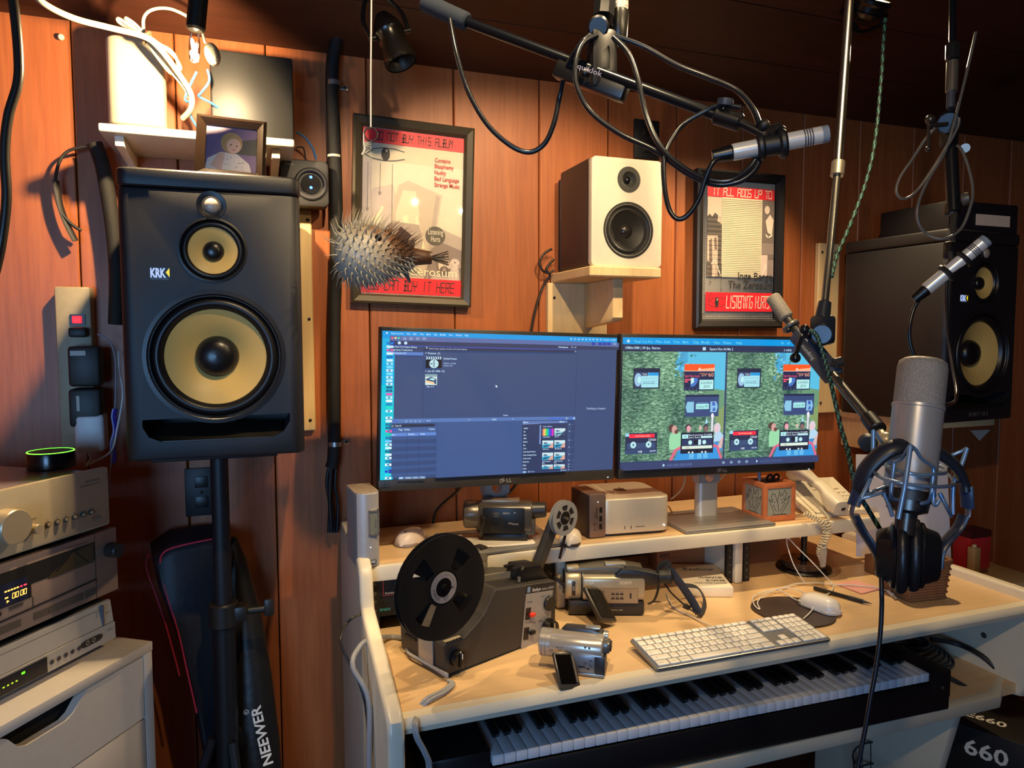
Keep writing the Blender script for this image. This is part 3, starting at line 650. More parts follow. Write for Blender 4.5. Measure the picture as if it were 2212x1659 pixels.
    a.rect(.7107,.6723,.0488,.0518,E('#9cd0dc'))
    a.poly([(.7107,.7024),(.7279,.6953),(.7595,.6965),(.7592,.6731),(.7104,.6714)],E('#cfe6ec'))
    a.poly([(.7150,.6948),(.7279,.6979),(.7364,.6879),(.7191,.6821)],E('#5a7a98'))
    a.poly([(.7452,.7037),(.7368,.7241),(.7598,.7250),(.7594,.6887)],E('#3a5070'))
    a.poly([(.7165,.7078),(.7366,.7060),(.7481,.7090),(.7166,.7194)],E('#1c3c68'))
    a.rect(.6576,.7592,.0489,.0534,E('#38a8d0'))
    a.poly([(.6576,.7901),(.6748,.7829),(.7064,.7844),(.7061,.7603),(.6573,.7582)],E('#cfe6ec'))
    a.poly([(.6618,.7823),(.6748,.7856),(.6833,.7753),(.6660,.7692)],E('#5a7a98'))
    a.poly([(.6921,.7917),(.6837,.8127),(.7067,.8139),(.7063,.7764)],E('#dca898'))
    a.poly([(.6634,.7957),(.6835,.7940),(.6950,.7972),(.6635,.8078)],E('#1c3c68'))
    a.rect(.7110,.7592,.0489,.0537,E('#38a8d0'))
    a.poly([(.7110,.7902),(.7282,.7830),(.7598,.7845),(.7596,.7603),(.7107,.7581)],E('#cfe6ec'))
    a.poly([(.7153,.7824),(.7282,.7857),(.7367,.7754),(.7194,.7692)],E('#5a7a98'))
    a.poly([(.7455,.7919),(.7371,.8130),(.7601,.8142),(.7597,.7764)],E('#dca898'))
    a.poly([(.7168,.7959),(.7369,.7942),(.7485,.7974),(.7170,.8081)],E('#1c3c68'))
    a.rect(.6578,.8475,.0489,.0524,E('#38a8d0'))
    a.poly([(.6579,.8775),(.6751,.8707),(.7067,.8725),(.7065,.8489),(.6576,.8462)],E('#cfe6ec'))
    a.poly([(.6621,.8699),(.6751,.8733),(.6836,.8633),(.6663,.8571)],E('#5a7a98'))
    a.poly([(.6924,.8796),(.6840,.9000),(.7070,.9014),(.7066,.8646)],E('#dca898'))
    a.poly([(.6637,.8831),(.6838,.8817),(.6953,.8850),(.6638,.8949)],E('#1c3c68'))
    a.rect(.7113,.8480,.0489,.0528,E('#38a8d0'))
    a.poly([(.7114,.8783),(.7285,.8714),(.7602,.8732),(.7599,.8494),(.7110,.8467)],E('#cfe6ec'))
    a.poly([(.7156,.8706),(.7286,.8740),(.7371,.8640),(.7198,.8577)],E('#5a7a98'))
    a.poly([(.7459,.8803),(.7375,.9009),(.7605,.9023),(.7601,.8653)],E('#dca898'))
    a.poly([(.7172,.8839),(.7373,.8824),(.7488,.8858),(.7173,.8957)],E('#1c3c68'))
    a.rect(.6580,.9358,.0489,.0311,E('#38a8d0'))
    a.poly([(.6581,.9528),(.6753,.9493),(.7069,.9515),(.7068,.9374),(.6579,.9342)],E('#cfe6ec'))
    a.poly([(.6623,.9484),(.6753,.9509),(.6839,.9452),(.6666,.9410)],E('#5a7a98'))
    a.poly([(.6926,.9551),(.6841,.9670),(.7071,.9686),(.7069,.9468)],E('#dca898'))
    a.poly([(.6638,.9563),(.6840,.9561),(.6955,.9584),(.6639,.9617)],E('#1c3c68'))
    a.rect(.7115,.9369,.0489,.0313,E('#38a8d0'))
    a.poly([(.7116,.9540),(.7288,.9505),(.7604,.9527),(.7603,.9386),(.7114,.9353)],E('#cfe6ec'))
    a.poly([(.7158,.9496),(.7288,.9521),(.7373,.9464),(.7201,.9421)],E('#5a7a98'))
    a.poly([(.7461,.9564),(.7376,.9683),(.7606,.9699),(.7604,.9480)],E('#dca898'))
    a.poly([(.7173,.9575),(.7375,.9573),(.7490,.9597),(.7174,.9630)],E('#1c3c68'))
    a.text(.6577,.7359,.0130,'Color Board',TX,'L',.0313,0,0.014)
    a.text(.7111,.7362,.0130,'50s TV',TX,'L',.0195,0,0.014)
    a.text(.6585,.8250,.0130,'360 Aura',TX,'L',.0264,0,0.014)
    a.text(.7120,.8248,.0130,'360 Bloom',TX,'L',.0310,0,0.014)
    a.text(.6583,.9139,.0130,'360 Channel',TX,'L',.0362,0,0.014)
    a.text(.6578,.9265,.0130,'Blur',TX,'L',.0115,0,0.014)
    a.text(.7123,.9144,.0130,'360 Gaussian',TX,'L',.0380,0,0.014)
    a.text(.7124,.9271,.0130,'Blur',TX,'L',.0106,0,0.014)
    a.text(.7409,.9846,.0130,'203 items',TX,'L',.0268,0,0.014)
    a.rect(.5721,.9742,.0155,.0144,E('#8ab0e0'))
    a.ring(.5991,.9803,.0034,.0014,E('#c8e6ff'),.0056,10)
    a.text(.6060,.9847,.0148,'Search',E('#8aa8e0'),'L',.0190,0,0.014)
    a.rect(.7870,.6288,.0026,.3515,E('#26325a'))
    a.rect(.7956,.6291,.0026,.3519,E('#26325a'))
    a.line([(.7833,.6435),(.7962,.6439)],.0009,E('#7a98d0'))
    a.disc(.7756,.6433,.0020,E('#c8e6ff'),.0032,12)
    a.line([(.7838,.6941),(.7968,.6946)],.0009,E('#7a98d0'))
    a.disc(.7759,.6938,.0020,E('#c8e6ff'),.0032,12)
    a.line([(.7845,.7599),(.7975,.7605)],.0009,E('#7a98d0'))
    a.disc(.7763,.7596,.0020,E('#c8e6ff'),.0032,12)
    a.line([(.7851,.8110),(.7980,.8117)],.0009,E('#7a98d0'))
    a.disc(.7766,.8106,.0020,E('#c8e6ff'),.0032,12)
    a.line([(.7856,.8641),(.7986,.8649)],.0009,E('#7a98d0'))
    a.disc(.7770,.8636,.0020,E('#c8e6ff'),.0032,12)
    a.line([(.7861,.9088),(.7991,.9097)],.0009,E('#7a98d0'))
    a.disc(.7772,.9083,.0020,E('#c8e6ff'),.0032,12)
    a.line([(.7864,.9383),(.7994,.9392)],.0009,E('#7a98d0'))
    a.disc(.7773,.9377,.0020,E('#c8e6ff'),.0032,12)
    a.line([(.7866,.9560),(.7996,.9569)],.0009,E('#7a98d0'))
    a.disc(.7772,.9554,.0020,E('#c8e6ff'),.0032,12)
    a.line([(.7869,.9791),(.7998,.9801)],.0009,E('#7a98d0'))
    a.disc(.7772,.9785,.0020,E('#c8e6ff'),.0032,12)
    a.rect(.0115,.0750,.024,.0155,E('#0a78d8'))
    a.disc(.0235,.0828,.005,E('#2a78a8'),.006,8)
    a.rect(.0115,.0974,.024,.0155,E('#c8f0f4'))
    a.rect(.0115,.1197,.024,.0155,E('#e85aa0'))
    a.disc(.0235,.1275,.005,E('#2a78a8'),.006,8)
    a.rect(.0115,.1421,.024,.0155,E('#e0f4ff'))
    a.rect(.0115,.1645,.024,.0155,E('#0a6cc0'))
    a.disc(.0235,.1723,.005,E('#2a78a8'),.006,8)
    a.rect(.0115,.1869,.024,.0155,E('#d8f0ff'))
    a.rect(.0115,.2092,.024,.0155,E('#a0e8ff'))
    a.disc(.0235,.2170,.005,E('#2a78a8'),.006,8)
    a.rect(.0115,.2316,.024,.0155,E('#7ad8f8'))
    a.rect(.0115,.2540,.024,.0155,E('#e8f4ff'))
    a.disc(.0235,.2618,.005,E('#2a78a8'),.006,8)
    a.rect(.0115,.2764,.024,.0155,E('#7ae0ff'))
    a.rect(.0115,.2988,.024,.0155,E('#d0f4f8'))
    a.disc(.0235,.3065,.005,E('#2a78a8'),.006,8)
    a.rect(.0115,.3211,.024,.0155,E('#c0ecf4'))
    a.rect(.0115,.3435,.024,.0155,E('#e0ecf8'))
    a.disc(.0235,.3513,.005,E('#2a78a8'),.006,8)
    a.rect(.0115,.3659,.024,.0155,E('#0a6088'))
    a.rect(.0115,.3882,.024,.0155,E('#0a5a90'))
    a.disc(.0235,.3960,.005,E('#2a78a8'),.006,8)
    a.rect(.0115,.4106,.024,.0155,E('#e858b0'))
    a.rect(.0115,.4330,.024,.0155,E('#d0f4f8'))
    a.disc(.0235,.4408,.005,E('#2a78a8'),.006,8)
    a.rect(.0115,.4554,.024,.0155,E('#e8f8ff'))
    a.rect(.0115,.4778,.024,.0155,E('#0a8ac8'))
    a.disc(.0235,.4855,.005,E('#2a78a8'),.006,8)
    a.rect(.0115,.5001,.024,.0155,E('#10e0c8'))
    a.rect(.0115,.5225,.024,.0155,E('#d0f8f8'))
    a.disc(.0235,.5303,.005,E('#2a78a8'),.006,8)
    a.rect(.0115,.5449,.024,.0155,E('#08c0d8'))
    a.rect(.0115,.5673,.024,.0155,E('#e0f0f8'))
    a.disc(.0235,.5751,.005,E('#2a78a8'),.006,8)
    a.rect(.0115,.5896,.024,.0155,E('#dff4f8'))
    a.rect(.0115,.6120,.024,.0155,E('#0a7088'))
    a.disc(.0235,.6198,.005,E('#2a78a8'),.006,8)
    a.rect(.0115,.6344,.024,.0155,E('#0a6890'))
    a.rect(.0115,.6567,.024,.0155,E('#e858a0'))
    a.disc(.0235,.6645,.005,E('#2a78a8'),.006,8)
    a.rect(.0115,.6791,.024,.0155,E('#10c8b0'))
    a.rect(.0115,.7015,.024,.0155,E('#0a78b0'))
    a.disc(.0235,.7093,.005,E('#2a78a8'),.006,8)
    a.rect(.0115,.7239,.024,.0155,E('#78c8f8'))
    a.rect(.0115,.7462,.024,.0155,E('#d8f8f8'))
    a.disc(.0235,.7540,.005,E('#2a78a8'),.006,8)
    a.rect(.0115,.7686,.024,.0155,E('#d0f4f8'))
    a.rect(.0115,.7910,.024,.0155,E('#0a6880'))
    a.disc(.0235,.7988,.005,E('#2a78a8'),.006,8)
    a.rect(.0115,.8134,.024,.0155,E('#d8f4f8'))
    a.rect(.0115,.8357,.024,.0155,E('#e0f8ff'))
    a.disc(.0235,.8436,.005,E('#2a78a8'),.006,8)
    a.rect(.0115,.8581,.024,.0155,E('#0a80b0'))
    a.rect(.0115,.8805,.024,.0155,E('#e8f4ff'))
    a.disc(.0235,.8883,.005,E('#2a78a8'),.006,8)
    a.rect(.0115,.9029,.024,.0155,E('#10a0e0'))
    a.rect(.0115,.9252,.024,.0155,E('#2030d0'))
    a.disc(.0235,.9330,.005,E('#2a78a8'),.006,8)
    a.rect(.0115,.9476,.024,.0155,E('#20d8e8'))
    a.rect(.0115,.9700,.024,.0155,E('#d8f0f8'))
    a.disc(.0235,.9778,.005,E('#2a78a8'),.006,8)

def foliage(name):
    m = bpy.data.materials.new(name); m.use_nodes = True; t = m.node_tree; L = t.links.new; bs = t.nodes['Principled BSDF']
    tc = nn(t, 'ShaderNodeTexCoord'); mp = nn(t, 'ShaderNodeMapping'); mp.inputs['Scale'].default_value = (60, 1, 150); mp.inputs['Rotation'].default_value = (0, .7, 0); L(tc.outputs['Object'], mp.inputs[0])
    n1 = nn(t, 'ShaderNodeTexNoise', Scale=1.6, Detail=5.0, Distortion=.8); L(mp.outputs[0], n1.inputs[0]); n2 = nn(t, 'ShaderNodeTexNoise', Scale=9.0, Detail=2.0); L(tc.outputs['Object'], n2.inputs[0])
    cr = nn(t, 'ShaderNodeValToRGB'); e = cr.color_ramp.elements; e[0].position = .3; e[0].color = lin('#2c4a44'); e[1].position = .72; e[1].color = lin('#b4d6c0'); q = e.new(.5); q.color = lin('#668f7c')
    L(n1.outputs[0], cr.inputs[0]); c2 = nn(t, 'ShaderNodeValToRGB'); c2.color_ramp.elements[0].position = .35; c2.color_ramp.elements[0].color = (.35, .45, .45, 1); c2.color_ramp.elements[1].position = .65; c2.color_ramp.elements[1].color = (1.1, 1.15, .95, 1); L(n2.outputs[0], c2.inputs[0])
    mx = nn(t, 'ShaderNodeMix', data_type='RGBA', blend_type='MULTIPLY'); mx.inputs[0].default_value = 1; L(cr.outputs[0], mx.inputs[6]); L(c2.outputs[0], mx.inputs[7])
    bs.inputs['Base Color'].default_value = (.01, .01, .01, 1); L(mx.outputs[2], bs.inputs['Emission Color']); bs.inputs['Emission Strength'].default_value = .85; MATS[name] = m; return name
FOL = foliage('screen_foliage')
def clip(a, X0, X1):
    w_ = X1-X0; f = lambda x: X0 + x*w_; Y0, Y1 = .105, .945; g = lambda y: Y0 + y*(Y1-Y0); hh = Y1-Y0
    R_ = lambda x, y, ww, h_, m: a.rect(f(x), g(y), ww*w_, h_*hh, E(m)); PL = lambda p, m: a.poly([(f(x), g(y)) for x, y in p], E(m)); DC = lambda x, y, rx, ry, m: a.disc(f(x), g(y), rx*w_, E(m), ry*hh)
    TXT = lambda x, y, s_, t_, m, al='L', wd=None, sh=0: a.text(f(x), g(y), s_*hh, t_, E(m), al, wd*w_ if wd else None, sh)
    a.rect(X0, Y0, w_, hh, FOL); PL([(1, .42), (.86, .36), (.8, .22), (.68, .2), (.62, .1), (.52, .0), (1, 0)], '#5cc0e4'); PL([(.62, .16), (.55, .2), (.5, .1), (.56, 0), (.62, 0)], '#4aa8d4'); PL([(.86, .55), (.8, .4), (.82, .33), (1, .36), (1, .6)], '#6c9a78'); PL([(.98, .75), (.9, .6), (1, .5), (1, .75)], '#88a068')
    for i in range(34):
        x_, y_ = .5+rnd.random()*.2, rnd.random()*.25; PL([(x_, y_+.03), (x_-.02, y_+.01), (x_+.015, y_)], rnd.choice(('#7fd0ee', '#3a7a70', '#4f9ac0')))
    # first cassette
    R_(.1, .15, .25, .185, '#232a44'); R_(.112, .185, .228, .14, '#37486c'); DC(.145, .255, .035, .06, '#9cc4e4'); DC(.155, .255, .017, .03, '#b8f0ee'); R_(.175, .19, .162, .135, '#a8e4ee'); R_(.175, .19, .062, .03, '#1a2a60'); R_(.24, .19, .097, .028, '#2a9ce0'); TXT(.18, .215, .026, 'TDK', '#e8f8ff', 'L', .05)
    for i in range(3): R_(.18, .24+.025*i, .15, .003, '#6aa8c0')
    TXT(.19, .29, .025, '4th Korea 2005', '#2a4878', 'L', .11)
    # mini video cassette
    R_(.585, .112, .3, .245, '#222a50'); R_(.585, .112, .3, .065, '#ff5a24'); PL([(.885, .17), (.72, .172), (.72, .16), (.885, .145)], '#ffb890'); R_(.585, .173, .3, .005, '#ffd8c0'); DC(.735, .158, .011, .012, '#ffd8c8'); TXT(.59, .232, .03, 'Digital Video Cassette', '#ff5a70', 'L', .15); TXT(.76, .225, .042, 'DV', '#ffb48c', 'L', .045); TXT(.825, .228, .052, '60', '#ffb48c', 'L', .05); TXT(.733, .205, .018, 'Mini', '#ff7a60', 'L', .025); TXT(.805, .21, .018, 'ME', '#ff7a60', 'L', .018)
    R_(.59, .25, .06, .012, '#ff5a70'); R_(.59, .268, .03, .012, '#ff5a70'); PL([(.65, .325), (.65, .24), (.72, .24), (.715, .28), (.69, .315)], '#4a78c8'); PL([(.65, .3), (.65, .24), (.68, .24), (.68, .28)], '#c8f4f4'); R_(.735, .258, .14, .088, '#b8f0ee'); TXT(.805, .295, .038, 'London', '#203a60', 'C', .11, .1); TXT(.805, .332, .038, '2010', '#203a60', 'C', .06, .1)
    for i in range(6): R_(.6+.036*i, .33, .002, .025, '#8a98d0')
    # third tape
    R_(.6, .395, .335, .205, '#3a4c7c'); R_(.6, .395, .335, .02, '#222c50'); PL([(.685, .56), (.62, .56), (.605, .51), (.62, .46), (.685, .46)], '#8cc8e4'); PL([(.925, .51), (.91, .56), (.85, .56), (.85, .46), (.91, .46)], '#8cc4ec'); PL([(.9, .5), (.87, .5), (.865, .465), (.895, .465)], '#4a68b8'); PL([(.9, .55), (.87, .55), (.88, .515), (.9, .52)], '#4a68b8'); R_(.705, .48, .13, .05, '#a8ecec'); TXT(.77, .515, .028, 'Camping 1989', '#1c3a60', 'C', .11); R_(.715, .467, .11, .008, '#6a88b8')
    # people in the car
    DC(.475, .70, .035, .035, '#5a4440'); PL([(.57, .9), (.455, .9), (.45, .8), (.46, .755), (.5, .73), (.57, .745)], '#9cdcac'); DC(.5, .715, .026, .04, '#d4a49c'); DC(.52, .735, .018, .02, '#6a4a44')
    DC(.635, .70, .03, .035, '#3c3840'); DC(.64, .71, .022, .03, '#e8a8b0'); DC(.755, .705, .014, .02, '#e0b8b0'); DC(.81, .705, .027, .04, '#3a4a58'); DC(.812, .715, .022, .026, '#8a6a68'); PL([(.83, .66), (.80, .67), (.812, .61)], '#a8e0f0')
    R_(.862, .6, .02, .14, '#e4dcec'); DC(.872, .595, .015, .025, '#f0e8f4'); DC(.925, .71, .034, .05, '#d8d0dc'); DC(.915, .72, .024, .04, '#e8c8d0'); PL([(.98, .83), (.89, .84), (.9, .76), (.95, .74), (.99, .78)], '#b8d8f0'); PL([(.985, .93), (.9, .92), (.89, .84), (.97, .84)], '#4a90d0'); PL([(.975, .9), (.92, .91), (.97, .8), (.99, .8)], '#e0b8b8')
    PL([(.48, 1), (.455, 1), (.5, .9), (.56, .87), (.9, .86), (.94, .88), (.985, 1), (.96, 1), (.92, .89), (.53, .905)], '#e06a8c'); PL([(.96, 1), (.5, 1), (.545, .905), (.915, .89)], '#3a98e0')
    for x_ in (.65, .73, .79): R_(x_, .92, .045, .07, '#68bcec')
    # audio cassette
    R_(.562, .745, .325, .195, '#1d2138'); R_(.575, .76, .3, .1, '#27304e'); R_(.575, .762, .06, .038, '#b4ecf0'); TXT(.605, .79, .025, 'A', '#1d2138', 'C', .02); TXT(.64, .776, .022, 'Band practice 7/12/89', '#e8f6ff', 'L', .23); TXT(.64, .798, .022, "Joe's barn", '#e8f6ff', 'L', .11); R_(.76, .78, .115, .02, '#c0eaf0'); R_(.575, .81, .3, .055, '#2e3c64'); DC(.655, .838, .019, .02, '#c0f0f0'); DC(.795, .838, .019, .02, '#c0f0f0'); R_(.735, .812, .027, .05, '#c8f0f4'); R_(.69, .815, .04, .04, '#1a1e30'); R_(.575, .87, .3, .027, '#e0f0e0'); TXT(.61, .892, .018, 'TDK', '#2a3048', 'L', .035)
    for x_ in (.645, .68, .775, .81): DC(x_, .93, .009, .008, '#f0f8ff')
    DC(.727, .915, .008, .009, '#0c0e18')
    # hi8 tape
    R_(.03, .735, .3, .19, '#2a3050'); R_(.03, .735, .035, .03, '#a0d8ec'); R_(.065, .745, .24, .034, '#ff3048'); TXT(.19, .77, .024, 'Carol & Andy wedding', '#ffd0a8', 'C', .14, .2); TXT(.25, .81, .032, '120', '#e8f8ff', 'L', .035); TXT(.29, .81, .032, '60', '#e8f8ff', 'L', .028); R_(.045, .825, .27, .055, '#3c5078'); DC(.105, .842, .027, .03, '#bce8ec'); DC(.25, .842, .027, .03, '#bce8ec'); DC(.105, .842, .008, .01, '#406090'); DC(.25, .842, .008, .01, '#406090'); R_(.03, .885, .3, .04, '#364a74'); TXT(.17, .915, .03, 'Hi8', '#f0f8ff', 'C', .035); TXT(.29, .91, .022, 'Hi8 MP', '#e0f0ff', 'C', .055)
def ui2(a):
    TX = E('#b8dcf4'); a.rect(0, 0, 1, 1, E('#35406a')); a.rect(0, 0, 1, .052, E('#0098e2')); a.disc(.026, .028, .007, TX, .012)
    for x_, s_ in ((.055, 'Final Cut Pro'), (.155, 'File'), (.195, 'Edit'), (.24, 'Trim'), (.286, 'Mark'), (.336, 'Clip'), (.378, 'Modify'), (.44, 'View'), (.487, 'Window'), (.555, 'Help')): a.text(x_, .04, .028, s_, E('#6cd4f4'), 'L', .0062*len(s_)+.006, 0, .01)
    for i in range(6): a.ring(.80+i*.033, .028, .006, .003, E('#6cd4f4'), .01, 8)
    a.rect(0, .052, 1, .053, E('#2a3052')); a.text(.012, .087, .027, '1080x1080 | 30 fps, Stereo', TX, 'L', .165, 0, .016); a.text(.42, .09, .027, 'Square Non Ad Mix 2', TX, 'L', .12, 0, .016); a.text(.81, .093, .023, '118%   View', TX, 'L', .1, 0, .014); a.rect(.385, .068, .016, .024, TX)
    clip(a, .0, .503); clip(a, .503, 1.0)
    a.rect(0, .945, 1, .055, E('#39446e')); a.text(.21, .985, .032, '00:00:00:00', E('#5f78b0'), 'L', .12); a.poly([(.2, .985-.012), (.188, .985), (.188, .96)], TX); a.text(.68, .985, .032, '00:00:00:00', E('#4c6498'), 'L', .12); a.poly([(.67, .985-.012), (.66, .985), (.66, .96)], TX)
    for x_ in (.49, .53, .57, .61): a.ring(x_, .972, .008, .004, TX, .012, 4)
monitor((.5558, -.3125, 1.2516), .0353, -.0301, .597, .336, 'left of two dark-framed monitors, showing an empty editing workspace', ui1, '')
monitor((1.1624, -.3287, 1.2395), -.0379, -.0164, .597, .336, 'right of two dark-framed monitors, showing tapes over trees twice', ui2, '')

def cable(pts, r, label, col=BLK, name='cable', cat='cable', group=None, n=8, sm=6):
    return solo(B(col).tube(pts, r, None, n, sm), name, label, cat, group, 1.2)
# ================================================================ loudspeakers
KEV = '#e0b868 r.45 s900 v.25'
def driver(t, c, r, label_cone, deep):
    """ring + rolled surround, cone, dust cap on the plane y=0, facing -y; r = cone radius"""
    k = r/.0925; ax = (0, -1, 0)
    w_ = B('#161517 r.38').lathe([(.129*k, -.0005), (.1285*k, .0022), (.121*k, .003), (.1155*k, -.003), (.1135*k, -.0085*k), (.1105*k, -.002*k), (.106*k, .0015*k), (.101*k, .0012*k), (.0965*k, -.003*k), (.0922*k, -.0115*k)], c, ax, None, 56, False).obj('woofer' if k > .8 else 'midrange_driver', t, .8)
    B(KEV).lathe([(.0925*k, -.0113*k), (.075*k, -.0185*k), (.056*k, -.029*k), (.036*k, -.0445*k)], c, ax, None, 56, False).obj('cone', w_, .9, label_cone)
    B('#151416 r.3').lathe([(.0405*k, -.0415*k), (.0385*k, -.032*k), (.033*k, -.024*k), (.024*k, -.0185*k), (.012*k, -.0158*k), (.0006, -.015*k)], c, ax, None, 40, False).obj('dust_cap', w_, .9)
def rokit(loc, yaw, label):
    t = thing('studio_speaker', label, 'speaker', loc, yaw, 'big black studio speakers with yellow cones')
    W, H, D = .328, .548, .355
    b = B(BLK + ' b.15:900'); b.at((0, D/2, 0)).prism(b.rrect(W-.004, D, .02), 'z', 0, H-.036, None, .006); body = b.obj('cabinet', t, .5)
    cb = B(BLK); cb.cyl((0, -.05, .196), (0, .09, .196), .1165, n=56); cut(body, cb)
    cb = B(BLK); cb.cyl((0, -.05, .40), (0, .06, .40), .059, n=40); cut(body, cb)
    cb = B(BLK); cb.prism([(-.132, .078), (.134, .082), (.134, .066), (.122, .046), (.098, .034), (-.098, .034), (-.122, .045), (-.132, .064)], 'y', -.05, .14); cut(body, cb)
    b = B('#19181b r.45 b.15:900'); b.at((0, D/2, 0)).prism(b.rrect(W, D+.004, .022), 'z', H-.0355, H, None, .008, 3); b.obj('top_cap', t, .5)
    driver(t, (0, 0, .196), .0925, 'yellow woven cone', .04); driver(t, (0, 0, .40), .0445, 'yellow woven cone', .02)
    B('#141315 r.4').lathe([(.027, 0), (.0265, .002), (.021, .0015), (.0145, -.001)], (0, .0, .485), (0, -1, 0), None, 32, False).obj('tweeter', t)
    B('#b5a898 r.5 m.3').lathe([(.0145, -.001), (.012, .003), (.006, .0055), (.0005, .006)], (0, 0, .485), (0, -1, 0), None, 24, False).obj('tweeter_dome', t, .9)
    B('#26241f r.4').prism([(.004, .0335), (.004, .036), (.09, .06), (.09, .03)], 'x', -.118, .118).obj('port_lip', t)
    a = Art((-.11, -.0006, .365), (1, 0, 0), (0, 0, 1)); a.rect(0, 0, .034, .0235, '#0a0a0c r.4'); a.text(.0008, .0185, .0235, 'KRK', '#b8ccff r.4 e.75', 'L', .0265, 0, .04); a.poly([(.0335, .0185), (.027, .0095), (.0335, .001)], '#f4d820 r.4 e.8'); a.text(.003, .0232, .004, 'SYSTEMS', '#8c8c94 r.4', 'L', .028); a.obj('logo', t)
    return t
rokit((-.076, -.428, 1.181), -.013, 'big black speaker with yellow cones on the pole stand, picture frame on top')
r2 = rokit((1.984, -.423, 1.166), .087, 'big black speaker with yellow cones hung on the wall behind the large microphone')
a = Art((-.05, -.0007, .027), (1, 0, 0), (0, 0, 1)); a.text(0, .012, .016, 'ROKIT 10-3', '#7a766c r.4', 'L', .085, .1); o = a.obj('lettering', r2)
t = thing('speaker_stand', 'black pole stand carrying the left big speaker', 'stand', (-.085, -.25, 0))
B(BLK).bx((-.12, -.11, 1.166), (.12, .11, 1.1795), None, .004).obj('top_plate', t); B(BLK).cyl((0, 0, .62), (0, 0, 1.17), .0185).obj('pole', t); B('#19191b r.4').cyl((0, 0, .1), (0, 0, .8), .024).obj('lower_tube', t)
b = B('#26221e r.4').cyl((0, 0, .775), (0, 0, .83), .031, bev=.004); b.bx((.02, -.02, .785), (.05, .02, .82), None, .005); b.obj('collar', t)
b = B('#2c2824 r.4').cyl((.045, 0, .803), (.085, 0, .803), .008); b.box((.095, 0, .805), (.022, .012, .04), None, .005); b.obj('knob', t)
for i in range(3):
    a_ = i*2.094+.9; B(BLK).path(.011, (.03*math.cos(a_), .03*math.sin(a_), .52), (.2*math.cos(a_), .2*math.sin(a_), .02)).obj('leg', t); 
# white speaker on its bracket
t = thing('bookshelf_speaker', 'small white-fronted speaker with black drivers on a pine wall bracket', 'speaker', (.9175, -.24, 1.595))
b = B('#3d2b23 r.5 b.1:600'); b.bx((-.1035, .018, .002), (.1035, .2, .279), None, .006); b.obj('cabinet', t); B('#1a1716 r.5').bx((-.1035, .2005, .004), (.1035, .218, .262), None, .006).obj('back_plate', t)
b = B('#d9cfb8 r.3'); b.at((0, 0, .14)).prism(b.rrect(.207, .281, .014), 'y', -.004, .0175, None, .004, 3); bf = b.obj('front_baffle', t); 
cb = B(BLK); cb.cyl((.003, -.03, .096), (.003, .012, .096), .066, n=48); cut(bf, cb); cb = B(BLK); cb.cyl((.003, -.03, .226), (.003, .012, .226), .028, n=40); cut(bf, cb)
w_ = B('#2b2a27 r.4').lathe([(.073, .0038), (.0728, .0055), (.068, .0058), (.064, .001), (.059, -.003), (.0565, .001), (.053, .0015), (.0495, -.003)], (.003, 0, .096), (0, -1, 0), None, 48, False).obj('woofer', t, .8)
B('#1e1c1b r.35').lathe([(.0497, -.003), (.035, -.007), (.018, -.0095)], (.003, 0, .096), (0, -1, 0), None, 48, False).obj('cone', w_, .9); B('#23201f r.2').lathe([(.0185, -.0095), (.015, -.004), (.008, -.001), (.0004, 0)], (.003, 0, .096), (0, -1, 0), None, 32, False).obj('dust_cap', w_, .9)
w_ = B('#3a3934 r.45').lathe([(.0335, .0038), (.033, .0055), (.021, .0055), (.0185, .003), (.014, -.003), (.0095, -.006)], (.003, 0, .226), (0, -1, 0), None, 40, False).obj('tweeter', t, .5); B('#121113 r.12').lathe([(.0098, -.006), (.008, -.001), (.004, .001), (.0004, .0016)], (.003, 0, .226), (0, -1, 0), None, 24, False).obj('dome', w_, .9)
t = thing('wall_bracket', 'pine wall bracket holding up the small white speaker', 'bracket', (.9, -.1, 1.3))
b = B(PINE); b.bx((-.10, -.165, .268), (.108, .095, .294), None, .003, 1); b.obj('shelf_board', t); b = B(PINE).bx((-.114, .079, -.05), (.075, .0995, .2675), None, .002, 1); screw(b, (-.095, .0785, .225)); b.obj('back_board', t)
B(PINE).prism([(.0785, .2675), (-.10, .2675), (-.10, .165), (-.088, .155), (.0785, .14)], 'x', .0, .03, None, .002).obj('gusset', t)
cable([(0.7935, -0.03, 1.662), (0.7709, -0.03, 1.648), (0.7568, -0.03, 1.624), (0.7653, -0.03, 1.601), (0.7851, -0.03, 1.594), (0.7994, -0.03, 1.602)], .0035, 'black cable looped behind the lower left corner of the white speaker', '#1c1714 r.4')
cable([(0.8035, -0.02, 1.634), (0.7807, -0.02, 1.607), (0.7922, -0.02, 1.587), (0.7783, -0.012, 1.566), (0.7584, -0.012, 1.516), (0.7442, -0.012, 1.463), (0.7357, -0.012, 1.41)], .0035, 'black cable dropping from the white speaker down behind the left monitor', '#1c1714 r.4')
# shelf + mount under the right speaker
t = thing('speaker_shelf', 'pine wall shelf under the right big speaker', 'shelf', (1.98, -.2, 1.14)); B(PINE).bx((-.12, -.17, 0), (.14, .195, .024), None, .003).obj('board', t); B(PINE).bx((-.1, -.12, -.10), (-.07, .195, -.0005), None, .003).obj('gusset', t)
b = B(BLK); b.bx((1.86, -.40, 1.7145), (2.14, -.16, 1.80), None, .006); t = solo(b, 'storage_case', 'black case lying on top of the right big speaker', 'case'); 
solo(B('#e8cdb4 r.6').bx((1.965, -.4035, 1.733), (2.10, -.4005, 1.765)), 'paper_label', 'blank pinkish paper strip on the case above the right big speaker', 'label')
